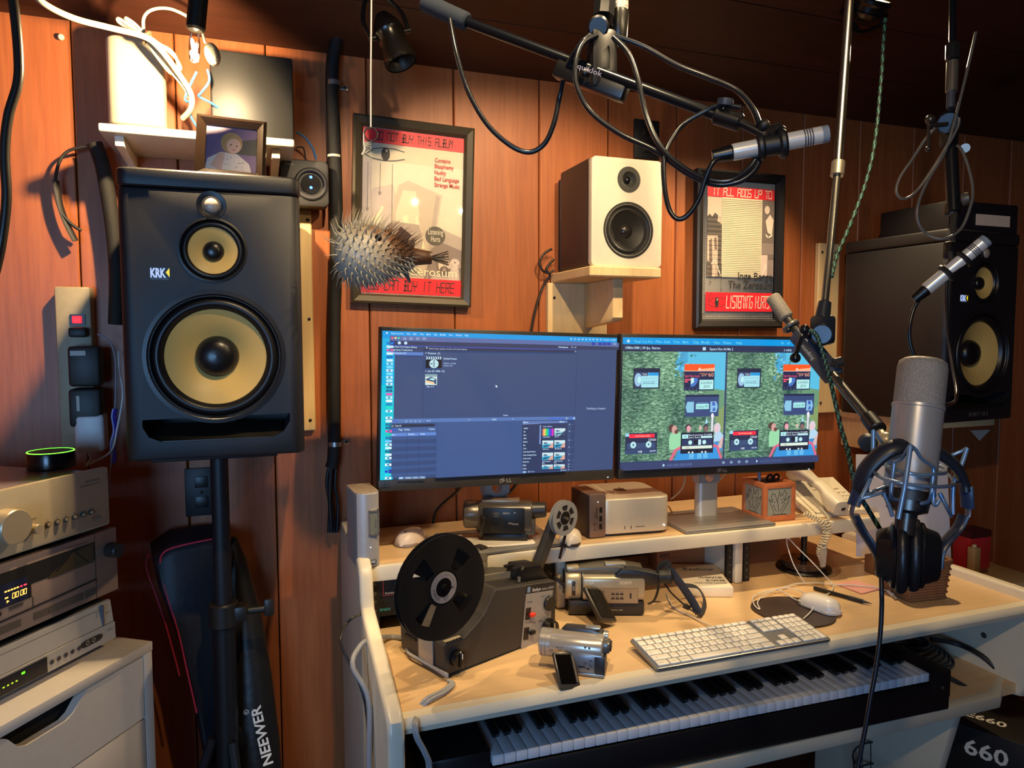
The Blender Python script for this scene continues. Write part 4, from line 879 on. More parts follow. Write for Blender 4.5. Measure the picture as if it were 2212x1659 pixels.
# ================================================================ white wall shelf, router, black box, photo frame
t = thing('wall_shelf', 'small white wall shelf above the left big speaker', 'shelf', (-.1, -.1, 1.84))
B('#cfc6b4 r.45').bx((-.2, -.115, 0), (.19, .098, .018), None, .005, 3).obj('board', t)
for x_ in (-.165, .15): B('#e2d9c8 r.45').prism([(.0985, -.0005), (-.09, -.0005), (-.085, -.02), (.07, -.03), (.075, -.12), (.0985, -.14)], 'x', x_-.009, x_+.009, None, .002).obj('bracket', t)
b = B('#b3a892 r.4'); t = thing('router', 'tall white rounded router on the white wall shelf', 'router', (-.235, -.125, 1.859))
b.prism(b.rrect(.115, .075, .03, 8), 'z', .014, .20, None, .006, 3); b.obj('body', t, .8); b = B('#cfc6b4 r.45'); b.prism(b.rrect(.108, .068, .028, 8), 'z', 0, .0138, None, .003); b.obj('foot', t)
b = B('#20201e r.5'); [b.bx((.0505, -.012, .05+.03*i), (.0565, .012, .068+.03*i)) for i in range(3)]; b.obj('socket', t)
b = B('#1d1c1b r.5'); b.bx((-.085, -.16, 1.8585), (.092, -.06, 2.055), None, .006); solo(b, 'black_box', 'upright black box on the white wall shelf behind the picture frame', 'box')
t = thing('photo_frame', 'small dark wooden picture frame standing on the left big speaker', 'picture frame', (-.043, -.355, 1.731), rot=(-.16, .045, -.05))
W2, H2 = .066, .063; ring = lambda x, z, y: [(-x, y, H2-z), (x, y, H2-z), (x, y, H2+z), (-x, y, H2+z)]
B('#150d08 r.25 c.5').loft([ring(W2-.018, H2-.018, -.002), ring(W2-.014, H2-.014, -.006), ring(W2-.006, H2-.006, -.012), ring(W2, H2, -.008), ring(W2, H2, .008), ring(W2-.018, H2-.018, .008)], None, False).obj('frame', t, .4)
a = Art((-W2+.017, .0, H2*2-.017), (1, 0, 0), (0, 0, 1), 2*W2-.034, 2*H2-.034); a.rect(0, 0, 1, 1, '#7d6480 r.5'); a.poly([(1, .6), (.6, .6), (.65, .3), (1, .2)], '#4e4a44 r.5'); a.poly([(.9, 1), (0, 1), (.05, .75), (.3, .58), (.62, .6), (.85, .8)], '#d8c8b8 r.5'); a.poly([(.32, 1), (.1, .9), (.25, .6), (.38, .6)], '#d2a890 r.5'); a.disc(.5, .36, .21, '#b08e5c r.5', .24); a.disc(.54, .42, .14, '#d8ae94 r.5', .17); a.disc(.49, .4, .02, '#4a382e r.5', .014); a.disc(.6, .42, .02, '#4a382e r.5', .014); a.disc(.55, .51, .035, '#b06a60 r.5', .012)
for i in range(14): a.disc(.35+.4*rnd.random(), .68+.25*rnd.random(), .02, '#b8a8a4 r.5', .014, 8)
a.obj('photograph', t); B(GL).add([(-W2+.016, -.0025, .016), (W2-.016, -.0025, .016), (W2-.016, -.0025, 2*H2-.016), (-W2+.016, -.0025, 2*H2-.016)], [(0, 1, 2, 3)]).obj('glazing', t, flat=True); B('#1a1614 r.6').prism([(.0085, .1), (.055, .0), (.0595, .0), (.0085, .11)], 'x', -.015, .015).obj('easel', t)
# ================================================================ small wall things left
t = thing('phone_adapter', 'small dark phone adapter box with two blue lights on the wall', 'adapter', (.125, -.062, 1.79))
b = B('#2b2a2d r.5'); b.prism([(x-.005, z) for x, z in B().rrect(.112, .112, .014)], 'y', -.018, .03, None, .004); b.obj('body', t); b = B('#353438 r.45').torus((.008, -.019, -.002), .034, .006, (0, 1, 0)); b.obj('ring', t); B('#101118 r.2').cyl((.008, -.0182, -.002), (.008, -.0215, -.002), .024).obj('window', t)
for z_ in (.014, -.011): B('#3a70ff e6').sph((.008, -.0222, z_), (.0035, .0015, .0035), None, 12, 8).obj('light', t)
a = Art((-.052, -.0183, .05), (1, 0, 0), (0, 0, 1)); a.text(0, .01, .011, 'Vonage', '#7d7a76 r.5', 'L', .022); a.obj('lettering', t)
t = thing('power_strip', 'dusty beige power strip with a lit red switch fixed upright on the wall', 'power strip', (-.394, -.024, 1.345))
B('#a29478 r.5 v.15').bx((-.036, -.022, -.185), (.036, .0235, .185), None, .006).obj('body', t); b = B('#1a1414 r.4').bx((-.006, -.0255, .098), (.024, -.0215, .122)); b.obj('switch_frame', t); B('#ff1c24 e3').bx((-.001, -.029, .102), (.018, -.0258, .118), None, .002).obj('switch', t)
b = B('#17130f r.5'); b.bx((-.006, -.05, .07-.0), (.03, -.0223, .092), None, .005); solo_m = b; b.M = Matrix(); 
b.obj('plug', t)
for i, (z0, z1, d_) in enumerate(((1.305, 1.395, .052), (1.215, 1.30, .06))):
    b = B('#1d1714 r.5'); b.bx((-.398, -.047-d_, z0), (-.335, -.0465, z1), None, .007); a = Art((-.392, -.0475-d_, z1-.01), (1, 0, 0), (0, 0, 1)); a.rect(0, .0, .03, .011, '#b8b0a8 r.5', True) if i == 0 else a.rect(.01, .005, .006, .034, '#b8b0a8 r.5'); b.v += [v for v in a.b.v]; o_ = len(b.v)-len(a.b.v); b.f += [[k+o_ for k in f] for f in a.b.f]; b.fm += [b.ki(k) for k in [a.b.keys[j] for j in a.b.fm]]
    solo(b, 'plug_adapter', ('black plug adapter with a white barcode sticker, upper one on the power strip', 'black plug adapter with a narrow upright sticker, lower one on the power strip')[i], 'adapter')
b = B('#d8d2d4 r.4'); b.bx((-.389, -.108, 1.157), (-.331, -.047, 1.243), None, .009, 3); solo(b, 'charger', 'white square charger plugged into the bottom of the power strip', 'charger')
cable([(-0.365, -0.1, 1.159), (-0.3611, -0.1, 1.141), (-0.3698, -0.1, 1.127), (-0.3568, -0.1, 1.134), (-0.3286, -0.1, 1.148), (-0.3123, -0.11, 1.168), (-0.3045, -0.11, 1.204), (-0.295, -0.1, 1.256), (-0.2925, -0.09, 1.292), (-0.3023, -0.06, 1.338), (-0.3076, -0.03, 1.381)], .0022, 'thin white charging cable looping up from the white charger', '#d8d4d0 r.5')
cable([(-0.339, -0.09, 1.422), (-0.3165, -0.09, 1.408), (-0.3057, -0.09, 1.371), (-0.3056, -0.09, 1.319), (-0.3099, -0.09, 1.25), (-0.3186, -0.1, 1.14), (-0.3198, -0.13, 1.093), (-0.3117, -0.2, 1.056)], .0018, 'thin grey cable hanging from the power strip past purple tape', '#8f8a94 r.5')
solo(B('#4a34a0 r.35').tube([(-0.3089, -0.09, 1.252), (-0.3123, -0.09, 1.234), (-0.3097, -0.09, 1.202), (-0.317, -0.092, 1.171), (-0.3148, -0.095, 1.139), (-0.319, -0.1, 1.13)], (.007, .003), None, 8, 4), 'purple_tape', 'crumpled purple tape wrapped on the thin cable beside the white charger', 'tape')
cable([(-0.3552, -0.55, 1.971), (-0.3507, -0.55, 1.929), (-0.3484, -0.55, 1.865), (-0.3514, -0.55, 1.821), (-0.3662, -0.55, 1.769), (-0.3737, -0.55, 1.71), (-0.3743, -0.55, 1.637), (-0.385, -0.55, 1.563), (-0.3973, -0.55, 1.511)], .0075, 'thick black cable hanging down at the far left edge', '#2a241e r.3')
cable([(-0.3796, -0.35, 2.056), (-0.3552, -0.35, 2.029), (-0.3115, -0.33, 2.017), (-0.2545, -0.3, 2.019), (-0.2004, -0.28, 2.018), (-0.1737, -0.26, 2.005), (-0.1397, -0.22, 1.967), (-0.1215, -0.2, 1.937), (-0.1247, -0.18, 1.913), (-0.1435, -0.15, 1.899)], .006, 'thick cream cable running from the top left corner down to the white shelf', '#b9ad94 r.45')
t = thing('cable_coil', 'bundle of white cable loops strapped together in front of the white router', 'cable', (-0.1985, -0.24, 2.03))
o0 = V(t.location)
for k, pts in enumerate(([(-0.1985, -0.24, 2.03), (-0.2301, -0.24, 2.051), (-0.2507, -0.24, 2.062), (-0.246, -0.235, 2.053), (-0.1985, -0.24, 2.028), (-0.1559, -0.22, 2.017), (-0.1452, -0.2, 1.992), (-0.1574, -0.2, 1.976), (-0.1787, -0.22, 1.995), (-0.1987, -0.24, 2.023)], [(-0.199, -0.235, 2.034), (-0.2221, -0.235, 2.058), (-0.2388, -0.235, 2.067), (-0.2146, -0.23, 2.05), (-0.1888, -0.235, 2.031), (-0.1518, -0.22, 2.008), (-0.1409, -0.2, 1.988), (-0.1667, -0.21, 1.991), (-0.1898, -0.23, 2.018)], [(-0.2048, -0.23, 2.035), (-0.2053, -0.23, 2.072), (-0.1885, -0.22, 2.097), (-0.1551, -0.2, 2.111), (-0.1163, -0.18, 2.103), (-0.1082, -0.17, 2.091)], [(-0.1988, -0.238, 2.029), (-0.1814, -0.23, 2.01), (-0.1599, -0.21, 1.98), (-0.1348, -0.2, 1.95), (-0.126, -0.18, 1.932)])):
    B('#b9ac92 r.45').tube([V(p)-o0 for p in pts], .0034, None, 8, 5).obj('loop', t, 1.2)
B('#5a4a38 r.5').torus((0, -.004, 0), .012, .003, (1, 0, -.6)).obj('strap', t)
for k, (pts, lb) in enumerate((([(-0.0876, -0.2, 1.994), (-0.0846, -0.2, 1.97), (-0.1016, -0.19, 1.947), (-0.1071, -0.18, 1.941), (-0.0845, -0.17, 1.933), (-0.0709, -0.16, 1.927)], 'blue network cable bending behind the small picture frame, upper end by the bulb'), ([(-0.1077, -0.22, 1.98), (-0.1256, -0.2, 1.951), (-0.1344, -0.19, 1.928), (-0.1223, -0.17, 1.926), (-0.1266, -0.16, 1.903), (-0.1117, -0.14, 1.88)], 'blue network cable dropping behind the white shelf, nearest the white router'), ([(0.1024, -0.06, 1.916), (0.124, -0.06, 1.903), (0.1401, -0.06, 1.88), (0.1488, -0.055, 1.854)], 'blue network cable plugged into the dark phone adapter box'))):
    cable(pts, .0028, lb, '#3f74a8 r.4', 'network_cable', 'cable', 'blue network cables')
cable([(0.1022, -0.05, 1.881), (0.1187, -0.05, 1.881), (0.1233, -0.055, 1.852)], .002, 'thin black power lead at the top of the phone adapter box')
solo(B('#1a1512 r.6').tube([(-0.3513, -0.04, 1.848), (-0.3884, -0.04, 1.835), (-0.4093, -0.04, 1.808), (-0.4194, -0.04, 1.756), (-0.4133, -0.04, 1.705), (-0.3945, -0.04, 1.675), (-0.3722, -0.04, 1.657)], .0035, None, 8, 5).tube([(-0.4186, -0.038, 1.767), (-0.4117, -0.038, 1.711), (-0.3997, -0.038, 1.67), (-0.3845, -0.038, 1.634)], (.008, .003), None, 8, 5), 'strap', 'black strap with a loose end hooked on the wall left of the speaker', 'strap')
solo(B('#17130f r.7 b.5:900').tube([(-0.3336, -0.06, 1.85), (-0.3198, -0.06, 1.8), (-0.3103, -0.06, 1.728), (-0.3029, -0.06, 1.645), (-0.3006, -0.06, 1.551), (-0.3078, -0.05, 1.445)], .016, None, 12, 4), 'braided_sleeve', 'braided black cable sleeve hanging behind the left edge of the big speaker', 'cable sleeve')
# main cable bundle with clamps
bp = [(0.261, -0.05, 2.301), (0.2489, -0.045, 2.223), (0.218, -0.04, 2.181), (0.1995, -0.035, 2.13), (0.1929, -0.03, 2.052), (0.1961, -0.03, 1.915), (0.1976, -0.03, 1.683), (0.1876, -0.03, 1.447), (0.1819, -0.03, 1.135), (0.1738, -0.03, 1.075)]
solo(B('#12100f r.6 b.5:1200').tube(bp, .0165, None, 14, 5), 'cable_loom', 'thick black cable loom running down the wall left of the framed poster', 'cable loom', None, 1.2)
for k, pts in enumerate(([(0.1705, -0.03, 1.087), (0.1614, -0.03, 1.039), (0.1673, -0.03, 0.9779), (0.1636, -0.03, 0.9046)], [(0.1792, -0.025, 1.086), (0.1731, -0.025, 1.013), (0.1782, -0.025, 0.9019)], [(0.1869, -0.03, 1.086), (0.1823, -0.03, 1.026), (0.1885, -0.03, 0.9761), (0.1848, -0.03, 0.9025)], [(0.1731, -0.04, 1.089), (0.1668, -0.04, 1.004), (0.1697, -0.04, 0.9066)])):
    cable(pts, .0045, 'black cable strands fanning out of the loom above the desk', '#17171c r.4', 'cable', 'cable', 'strands below the loom')
for (px, lab) in (((0.1963, -0.03, 2.051), 'metal pipe clamp on the cable loom beside the ceiling'), ((0.1843, -0.03, 1.137), 'metal pipe clamp on the cable loom left of the monitors')):
    b = B('#b0aaa2 r.3 m.8').lathe([(.0185, -.006), (.0185, .006)], px, (0, 0, 1), None, 24, False); b.box((px[0]+.026, px[1]+.024, px[2]), (.028, .003, .012), None, .001); screw(b, (px[0]+.031, px[1]+.022, px[2])); solo(b, 'pipe_clamp', lab, 'clamp', 'loom clamps')
b = B('#cfc6b8 r.5').lathe([(.0175, -.003), (.0175, .003)], (0.1953, -0.03, 1.871), (0, 0, 1), None, 24, False); solo(b, 'cable_tie', 'white cable tie round the loom at the phone adapter', 'cable tie')
solo(B('#d8cdb8 r.5').sph((-0.401, -0.012, 2.092), (.007, .007, .007)), 'push_pin', 'small pale cable pin on the wall at the upper left', 'pin')
# ================================================================ lamps
def can_lamp(name, label, o, d, r, ln, inner, top):
    """spot can: o = centre of the mouth, d = direction the mouth faces"""
    t = thing(name, label, 'lamp', o); d = V(d).normalized()
    B('#17130f r.25').lathe([(r*.93, 0), (r, -.004), (r, -.012), (r*.92, -.018), (r*.92, -.03), (r*.84, -.036), (r*.84, -ln*.55), (r*.95, -ln*.62), (r*.8, -ln*.8), (r*.4, -ln), (.001, -ln*1.01)], (0, 0, 0), d, None, 36, False).obj('shade', t, .5)
    B(inner).lathe([(r*.9, -.002), (r*.8, -.03), (r*.5, -.04), (.001, -.042)], (0, 0, 0), d, None, 28, False).obj('reflector', t, .9)
    x_ = d.cross(V((0, 1, 0))).normalized() if abs(d.y) < .9 else V((1, 0, 0)); p0 = -d*ln*.6
    b = B('#14110e r.3')
    for s_ in (-1, 1): b.cyl(p0 + x_*s_*r*.9, p0 + x_*s_*r*1.35, .006)
    b.tube([p0 + x_*r*1.2, p0 + x_*r*1.25 - d*ln*.35, p0 - d*ln*.75 + x_*r*.6, p0 - d*ln*.85, p0 - d*ln*.75 - x_*r*.6, p0 - x_*r*1.25 - d*ln*.35, p0 - x_*r*1.2], .005, None, 8, 3); b.obj('yoke', t, .9)
    B('#14110e r.4').path(.008, p0 - d*ln*.85, V(top)-V(o)).obj('stem', t); return t
can_lamp('spot_lamp', 'unlit black can spotlight pointing down above the framed poster', (0.3179, -0.3, 2.021), (.35, -.25, -1), .037, .12, '#3a3024 r.4', (.29, -.3, 2.265))
can_lamp('spot_lamp', 'lit black can spotlight at the top edge, right of centre', (1.495, -.46, 2.272), (.0, -.42, .6), .05, .055, '#ffe6a0 e14', (1.495, -.36, 2.28))
t = thing('bulb_lamp', 'bare glowing bulb in a black socket above the white shelf', 'lamp', (-.0985, -.43, 1.935))
b = B('#fff0c8 e90').sph((0, 0, .02), (.0038, .0038, .016), None, 12, 10, Matrix.Rotation(-.2, 4, 'Y')); b.obj('filament', t)
B(glassmat('bulb_glass', (1, .97, .9), .02, .8)).lathe([(.003, .0), (.009, .004), (.011, .02), (.010, .04), (.007, .055)], (0, 0, -.008), (.05, 0, 1), None, 16, False).obj('bulb_glass', t)
B('#1b1713 r.4').cyl((.004, 0, .05), (.012, 0, .12), .017, bev=.004).obj('socket', t); B('#15120f r.5').path(.006, (.012, 0, .12), (.02, .02, .40)).obj('cord', t)
t = thing('ball_microphone', 'small microphone with a silver mesh ball head beside the glowing bulb', 'microphone', (-0.0676, -0.4, 1.956))
B('#b5a890 r.35 m.9 b1:900').sph((0, 0, 0), (.014, .014, .022), None, 24, 14, Matrix.Rotation(-.25, 4, 'Y')).obj('grille', t, 1.2); B('#cfc6b4 r.4').path(.0025, (-.012, 0, .02), (-.02, 0, .05)).obj('lead', t); B('#15120f r.5').tube([(-.02, 0, .048), (-.028, .02, .15), (-.02, .1, .52-.05)], .006).obj('cord', t)
# ================================================================ hanging pufferfish
fc = V((0.2195, -0.5, 1.58)); t = thing('pufferfish', 'dried spiny pufferfish hanging on a string in front of the left poster', 'pufferfish', fc, -.15)
FISH = '#a8a290 r.45 b.8:70 v.25 s14'
prof = [(.0003, -.076), (.016, -.0755), (.034, -.070), (.049, -.058), (.0565, -.04), (.0585, -.018), (.057, .0), (.051, .018), (.042, .034), (.032, .048), (.023, .062), (.017, .08), (.014, .10), (.0125, .112)]
n_ = 40; rings = []
for r_, h_ in prof: rings.append([(h_, r_*.95*math.cos(2*pi*j/n_), r_*math.sin(2*pi*j/n_)-.004-.02*max(0, h_)*2) for j in range(n_)])
fb = B(FISH).loft(rings).obj('body', t, 1.5)
m = mt(FISH); nt = m.node_tree; tcn = nn(nt, 'ShaderNodeTexCoord'); sx = nn(nt, 'ShaderNodeSeparateXYZ'); nt.links.new(tcn.outputs['Object'], sx.inputs[0])
# brown back and tail, pale belly: colour of the fish itself
ad = nn(nt, 'ShaderNodeMath', operation='ADD'); mu = nn(nt, 'ShaderNodeMath', operation='MULTIPLY'); mu.inputs[1].default_value = .8; nt.links.new(sx.outputs[2], mu.inputs[0]); nt.links.new(sx.outputs[0], ad.inputs[0]); nt.links.new(mu.outputs[0], ad.inputs[1])
nz = nn(nt, 'ShaderNodeTexNoise', Scale=45.0, Detail=4.0); nt.links.new(tcn.outputs['Object'], nz.inputs[0]); m2_ = nn(nt, 'ShaderNodeMath', operation='MULTIPLY_ADD'); m2_.inputs[1].default_value = .09; nt.links.new(nz.outputs[0], m2_.inputs[0]); nt.links.new(ad.outputs[0], m2_.inputs[2])
cr = nn(nt, 'ShaderNodeValToRGB'); cr.color_ramp.elements[0].position = .01; cr.color_ramp.elements[0].color = lin('#a9a494'); cr.color_ramp.elements[1].position = .10; cr.color_ramp.elements[1].color = lin('#5a3822'); nt.links.new(m2_.outputs[0], cr.inputs[0]); nt.links.new(cr.outputs[0], nt.nodes['Principled BSDF'].inputs['Base Color'])
sp = B('#9d9683 r.4'); spt = B('#5e432c r.45'); ga = pi*(3-5**.5)
for i in range(330):
    u = (i+.5)/330; h_ = -.074 + .150*u**.85; ph = i*ga
    for (r0, h0), (r1, h1) in zip(prof, prof[1:]):
        if h0 <= h_ <= h1: rr = r0+(r1-r0)*(h_-h0)/(h1-h0); sl = (r1-r0)/(h1-h0); break
    nv = V((-sl*.8, math.cos(ph)*.95, math.sin(ph))).normalized(); p = V((h_, rr*.95*math.cos(ph), rr*math.sin(ph)-.004-.04*max(0, h_)))
    back = .45+.5*max(0, h_/.07); L_ = (.024 if math.sin(ph) > .25 else .016)*(.75+.5*rnd.random()); d_ = (nv + V((back, 0, .1*math.sin(ph)))).normalized()
    q = p + nv*L_*.4; e = q + d_*L_*(.9)
    (spt if h_ > .03 and math.sin(ph) > -.2 else sp).tube([p - nv*.002, q, e], .0001, None, 5, 0) if False else None
    x_ = nv.orthogonal().normalized(); y_ = nv.cross(x_); tgt = (spt if (h_ > .02 and math.sin(ph) > -.1) else sp)
    R0 = [p - nv*.002 + (x_*math.cos(k*1.2566)+y_*math.sin(k*1.2566))*.0026 for k in range(5)]; R1 = [q + (x_*math.cos(k*1.2566)+y_*math.sin(k*1.2566))*.0011 for k in range(5)]; R2 = [e + (x_*math.cos(k*1.2566)+y_*math.sin(k*1.2566))*.0002 for k in range(5)]
    tgt.loft([R0, R1, R2])
o_ = sp.obj('spines', t, 1.5); o_['kind'] = 'stuff'; o_ = spt.obj('dark_spines', t, 1.5); o_['kind'] = 'stuff'
b = B('#3a241a r.5')
for i in range(6):
    a_ = (i-2.5)*.13; b.tube([(.108, 0, -.008), (.125, .001*(i % 2), -.009+.02*math.sin(a_)), (.146, .002*(i % 2), -.009+.042*math.sin(a_))], (.0032, .001), None, 6, 3)
b.obj('tail_fin', t, 1); b = B('#4a2e1e r.55').loft([[(.04, -.001, .03), (.062, -.001, .02), (.062, .001, .02), (.04, .001, .03)], [(.052, -.0006, .052), (.074, -.0006, .034), (.074, .0006, .034), (.052, .0006, .052)]]); b.obj('dorsal_fin', t); b = B('#3f2a1e r.55').loft([[(.05, -.001, -.035), (.064, -.001, -.03), (.064, .001, -.03), (.05, .001, -.035)], [(.066, -.0006, -.056), (.072, -.0006, -.06), (.072, .0006, -.06), (.066, .0006, -.056)]]); b.obj('anal_fin', t)
B('#191513 r.2').sph((.008, -.046, .022), (.007, .004, .007)).obj('eye', t)
so = V((0.2166, -0.5, 1.806)); b = B('#cfccc4 r.7').tube([V((0.2229, -0.5, 2.109)), V((0.2184, -0.5, 1.928)), so+V((0, 0, .012))], .0016, None, 6, 3); b.tube([so+V((0, 0, .012)), so+V((-.012, 0, .006)), so+V((-.014, 0, -.02)), so+V((-.012, 0, -.028)), so+V((-.018, 0, -.04))], .0014, None, 6, 4); solo(b, 'string', 'thin white string hanging from the ceiling to the dark ring', 'string')
solo(B('#241f20 r.4').torus(so, .0125, .0016, (0, 1, .1)), 'ring', 'small dark ring tied to the white string in front of the left poster', 'ring')
solo(B('#9a948a r.5').tube([so+V((0, 0, -.0125)), so+V((-.002, .002, -.1)), fc+V((0, 0, .05))], .0004, None, 5, 3), 'fishing_line', 'fine line from the dark ring down to the pufferfish', 'line')

# ================================================================ on the raised shelf
SZ = .9095
t = thing('external_drive', 'silver tower hard drive with a narrow screen at the left end of the raised shelf', 'hard drive', (.215, -.318, SZ), .08)
D_ = [(-.026, .055), (-.027, -.035), (-.024, -.045), (-.013, -.0525), (0, -.055), (.013, -.0525), (.024, -.045), (.027, -.035), (.026, .055)]
B('#b4b0ae r.36 m.4').prism([(x, y) for x, y in D_], 'z', .002, .165, None, .0015, 1).obj('case', t, .5)
b = B('#c9bca8 r.4 m.5').prism([(x*.97, y*.98) for x, y in D_], 'z', .1652, .1664)
for i in range(11):
    for j in range(17): b.box((-.021+i*.0042, -.042+j*.0056, .1666), (.0018, .0018, .0006), '#6a5a4c r.6')
b.obj('vent_top', t, .4)
b = B('#c4bcb4 r.3 m.8'); b.bx((.0, -.0575, .072), (.022, -.049, .076)); b.bx((.0, -.0575, .124), (.022, -.049, .128)); b.bx((-.001, -.0575, .072), (.003, -.049, .128)); b.bx((.019, -.0575, .072), (.0225, -.046, .128)); b.obj('display_frame', t)
a = Art((.003, -.0556, .124), (1, 0, 0), (0, 0, 1)); a.rect(0, 0, .016, .048, '#77786a r.2'); a.text(.0135, .014, .006, 'BOOK 5', '#33342c r.4', 'R', rot=-pi/2); a.text(.0135, .045, .006, '50%', '#33342c r.4', 'R', rot=-pi/2); a.obj('display', t)
a = Art((.002, -.0558, .018), (1, 0, 0), (0, 0, 1)); a.rect(0, 0, .013, .009, '#1a1a1c r.3'); a.text(.0012, .0075, .009, 'WD', '#e6e6e6 r.4', 'L', .0105, 0, .02); a.obj('logo', t); B('#cfe0ff e4').sph((.003, -.0556, .046), .0009, None, 8, 6).obj('power_light', t)
def mouse(name, label, loc, yaw, L, W, H, m1, m2, wheel):
    t = thing(name, label, 'mouse', loc, yaw); rings = []
    for k in range(9):
        v = -1+2*k/8; rr = (max(.0004, 1-abs(v)**2.6))**.5; rings.append([(W/2*rr*math.copysign(abs(math.cos(a))**.75, math.cos(a)), v*L/2, .004 + (H-.004)*rr**.8*max(0, math.sin(a))*(1-.12*v)) for a in [2*pi*j/28 for j in range(28)]])
    B(m1).loft(rings).obj('shell', t, 1.2)
    b = B(m2).at((0, 0, 0)); b.prism([(x*.94, y*.96) for x, y in b.rrect(W, L, W*.45, 8)], 'z', 0, .0075, None, .002); b.obj('base', t)
    if wheel: B('#5a5650 r.4').sph((0, -L*.26, H*.93), (.003, .006, .003), None, 12, 8).obj('scroll_wheel', t)
    return t
mouse('computer_mouse', 'pale two-button mouse on the raised shelf right of the silver drive', (0.3458, -0.2034, 0.9095), -.65, .115, .062, .034, '#d9c4ae r.4', '#8b7a6a r.4', 1)
mouse('computer_mouse', 'pale mouse on the raised shelf partly behind the small film reel', (0.7155, -0.3375, 0.9095), -.5, .105, .056, .032, '#dccdb8 r.4', '#3a2e28 r.4', 0)
t = thing('trackpad', 'white flat trackpad slab under the dark camcorder', 'trackpad', (.518, -.285, SZ), -.10); b = B('#e0d6c8 r.35'); b.prism(b.rrect(.215, .12, .012), 'z', .004, .011, None, .0015); b.obj('surface', t); B('#b8b2a8 r.35 m.6').bx((-.10, .035, 0), (.10, .057, .0038)).obj('foot', t)
# dark camcorder
t = thing('camcorder', 'dark camcorder with its screen open, on the white trackpad', 'camcorder', (.56, -.285, SZ+.0115), -.38)
DK = '#37322d r.35 m.3'; b = B('#57504a r.3 m.5'); b.at((0, 0, .054), (0, pi/2, 0)).prism([(x, y) for x, y in b.rrect(.076, .068, .024, 6)], 'z', -.06, .07, None, .004); b.obj('body', t, .7)
b = B('#6a625a r.3 m.6').lathe([(.033, 0), (.034, .003), (.034, .03), (.031, .04)], (-.095, 0, .058), (1, 0, 0), None, 32); b.lathe([(.033, 0), (.0305, -.002), (.026, .002), (.001, .004)], (-.0951, 0, .058), (1, 0, 0), '#0c0d12 r.1', 32, False); b.obj('lens_barrel', t, .5)
b = B('#141210 r.4'); b.bx((-.048, -.0385, .02), (.052, -.034, .083), None, .002); [b.torus((-.02, -.0385, .05), .012+.0035*i, .0006, (0, 1, 0), '#2a2622 r.4', 24, 6) for i in range(4)]; b.obj('side_panel', t)
a = Art((-.04, -.0388, .08), (1, 0, 0), (0, 0, 1)); a.text(.04, .012, .006, 'HDMI OUT', '#c8beb0 r.5', 'L', .016); a.text(.066, .011, .006, 'AV', '#c8beb0 r.5', 'L', .005); a.text(.053, .036, .005, 'CARD', '#c8beb0 r.5', 'L', .01); a.text(.063, .038, .005, 'PHOTO REC', '#c8beb0 r.5', 'L', .014); a.obj('lettering', t)
b = B('#1b1816 r.35').at((-.045, -.036, .062), (0, .0, -1.15)); b.box((-.03, -.004, -.016), (.066, .009, .052), None, .003, rot=(0, .35, 0)); b.box((-.03, -.0088, -.016), (.052, .001, .038), '#3a332c r.12', rot=(0, .35, 0)); b.obj('flip_screen', t)
B('#2c2723 r.35').cyl((.065, .004, .068), (.105, .004, .07), .021, None, .019, 24, .004).obj('viewfinder', t, .6); B('#4a443e r.35').bx((.05, -.026, .012), (.078, .026, .05), None, .006).obj('battery', t)
b = B('#8a7f72 r.3 m.5'); b.bx((-.055, -.02, .089), (.04, .015, .0985), None, .004); b.bx((-.05, -.012, .0986), (-.03, .01, .103), '#2c2723 r.4', .002); b.obj('top_controls', t); B('#1d1a18 r.4').bx((-.05, -.028, 0), (.06, .028, .017), None, .004).obj('foot', t)
# mini pc, silver computer
t = thing('mini_computer', 'small upright brown-grey mini computer left of the silver desktop computer', 'computer', (.7925, -.3335, SZ), 0)
b = B('#8a7368 r.35 m.6'); b.prism([(x, z+.0565) for x, z in b.rrect(.045, .110, .006)], 'y', 0, .11, None, .002); b.obj('case', t); b = B('#3c302b r.4 m.3'); b.bx((-.0245, .004, .003), (-.0228, .107, .110), None, .001)
for i in range(24): b.box((-.0248, .004, .008+i*.0042), (.0012, .003, .0022), '#17120f r.5')
b.obj('side_grille', t)
b = B('#161214 r.4'); [b.bx((.004, -.0008, z), (.0115, .0005, z+.014)) for z in (.022, .042, .064)]; b.bx((-.0045, -.0008, .05), (-.0025, .0005, .078)); b.bx((-.009, -.0008, .052), (-.0082, .0005, .066)); b.cyl((-.0085, -.0008, .036), (-.0085, .0005, .036), .0017, n=10); b.cyl((-.0085, -.0008, .022), (-.0085, .0005, .022), .0017, n=10); b.obj('ports', t); B('#e8f0ff e5').sph((.0, -.0006, .092), .001, None, 8, 6).obj('power_light', t)
t = thing('desktop_computer', 'silver rounded square desktop computer on the raised shelf below the monitor gap', 'computer', (.906, -.243, SZ), -.10)
b = B('#d2c6b0 r.38 m.35'); b.prism(b.rrect(.197, .197, .03, 8), 'z', .006, .095, None, .0035, 3); b.obj('case', t, .5); b = B('#2a2623 r.5'); b.prism(b.rrect(.18, .18, .025), 'z', 0, .0058); b.obj('foot', t)
b = B('#3a342c r.4'); [b.box((x, -.0986, .021), (.002, .0006, .008)) for x in (-.03, -.013)]; b.box((.012, -.0986, .0215), (.025, .0006, .0015)); b.obj('ports', t); B('#f2f6ff e5').sph((.079, -.0984, .021), .0015, None, 8, 6).obj('power_light', t)
a = Art((-.02, .03, .0952), (1, 0, 0), (0, 1, 0)); LG = '#2e2a26 r.25 m.5'; ap = [(-.9, .0), (-.75, -.45), (-.4, -.6), (-.1, -.5), (.2, -.6), (.55, -.55), (.72, -.35), (.55, -.05), (.6, .2), (.78, .38), (.5, .8), (.25, .95), (0, .85), (-.25, .95), (-.55, .75)]
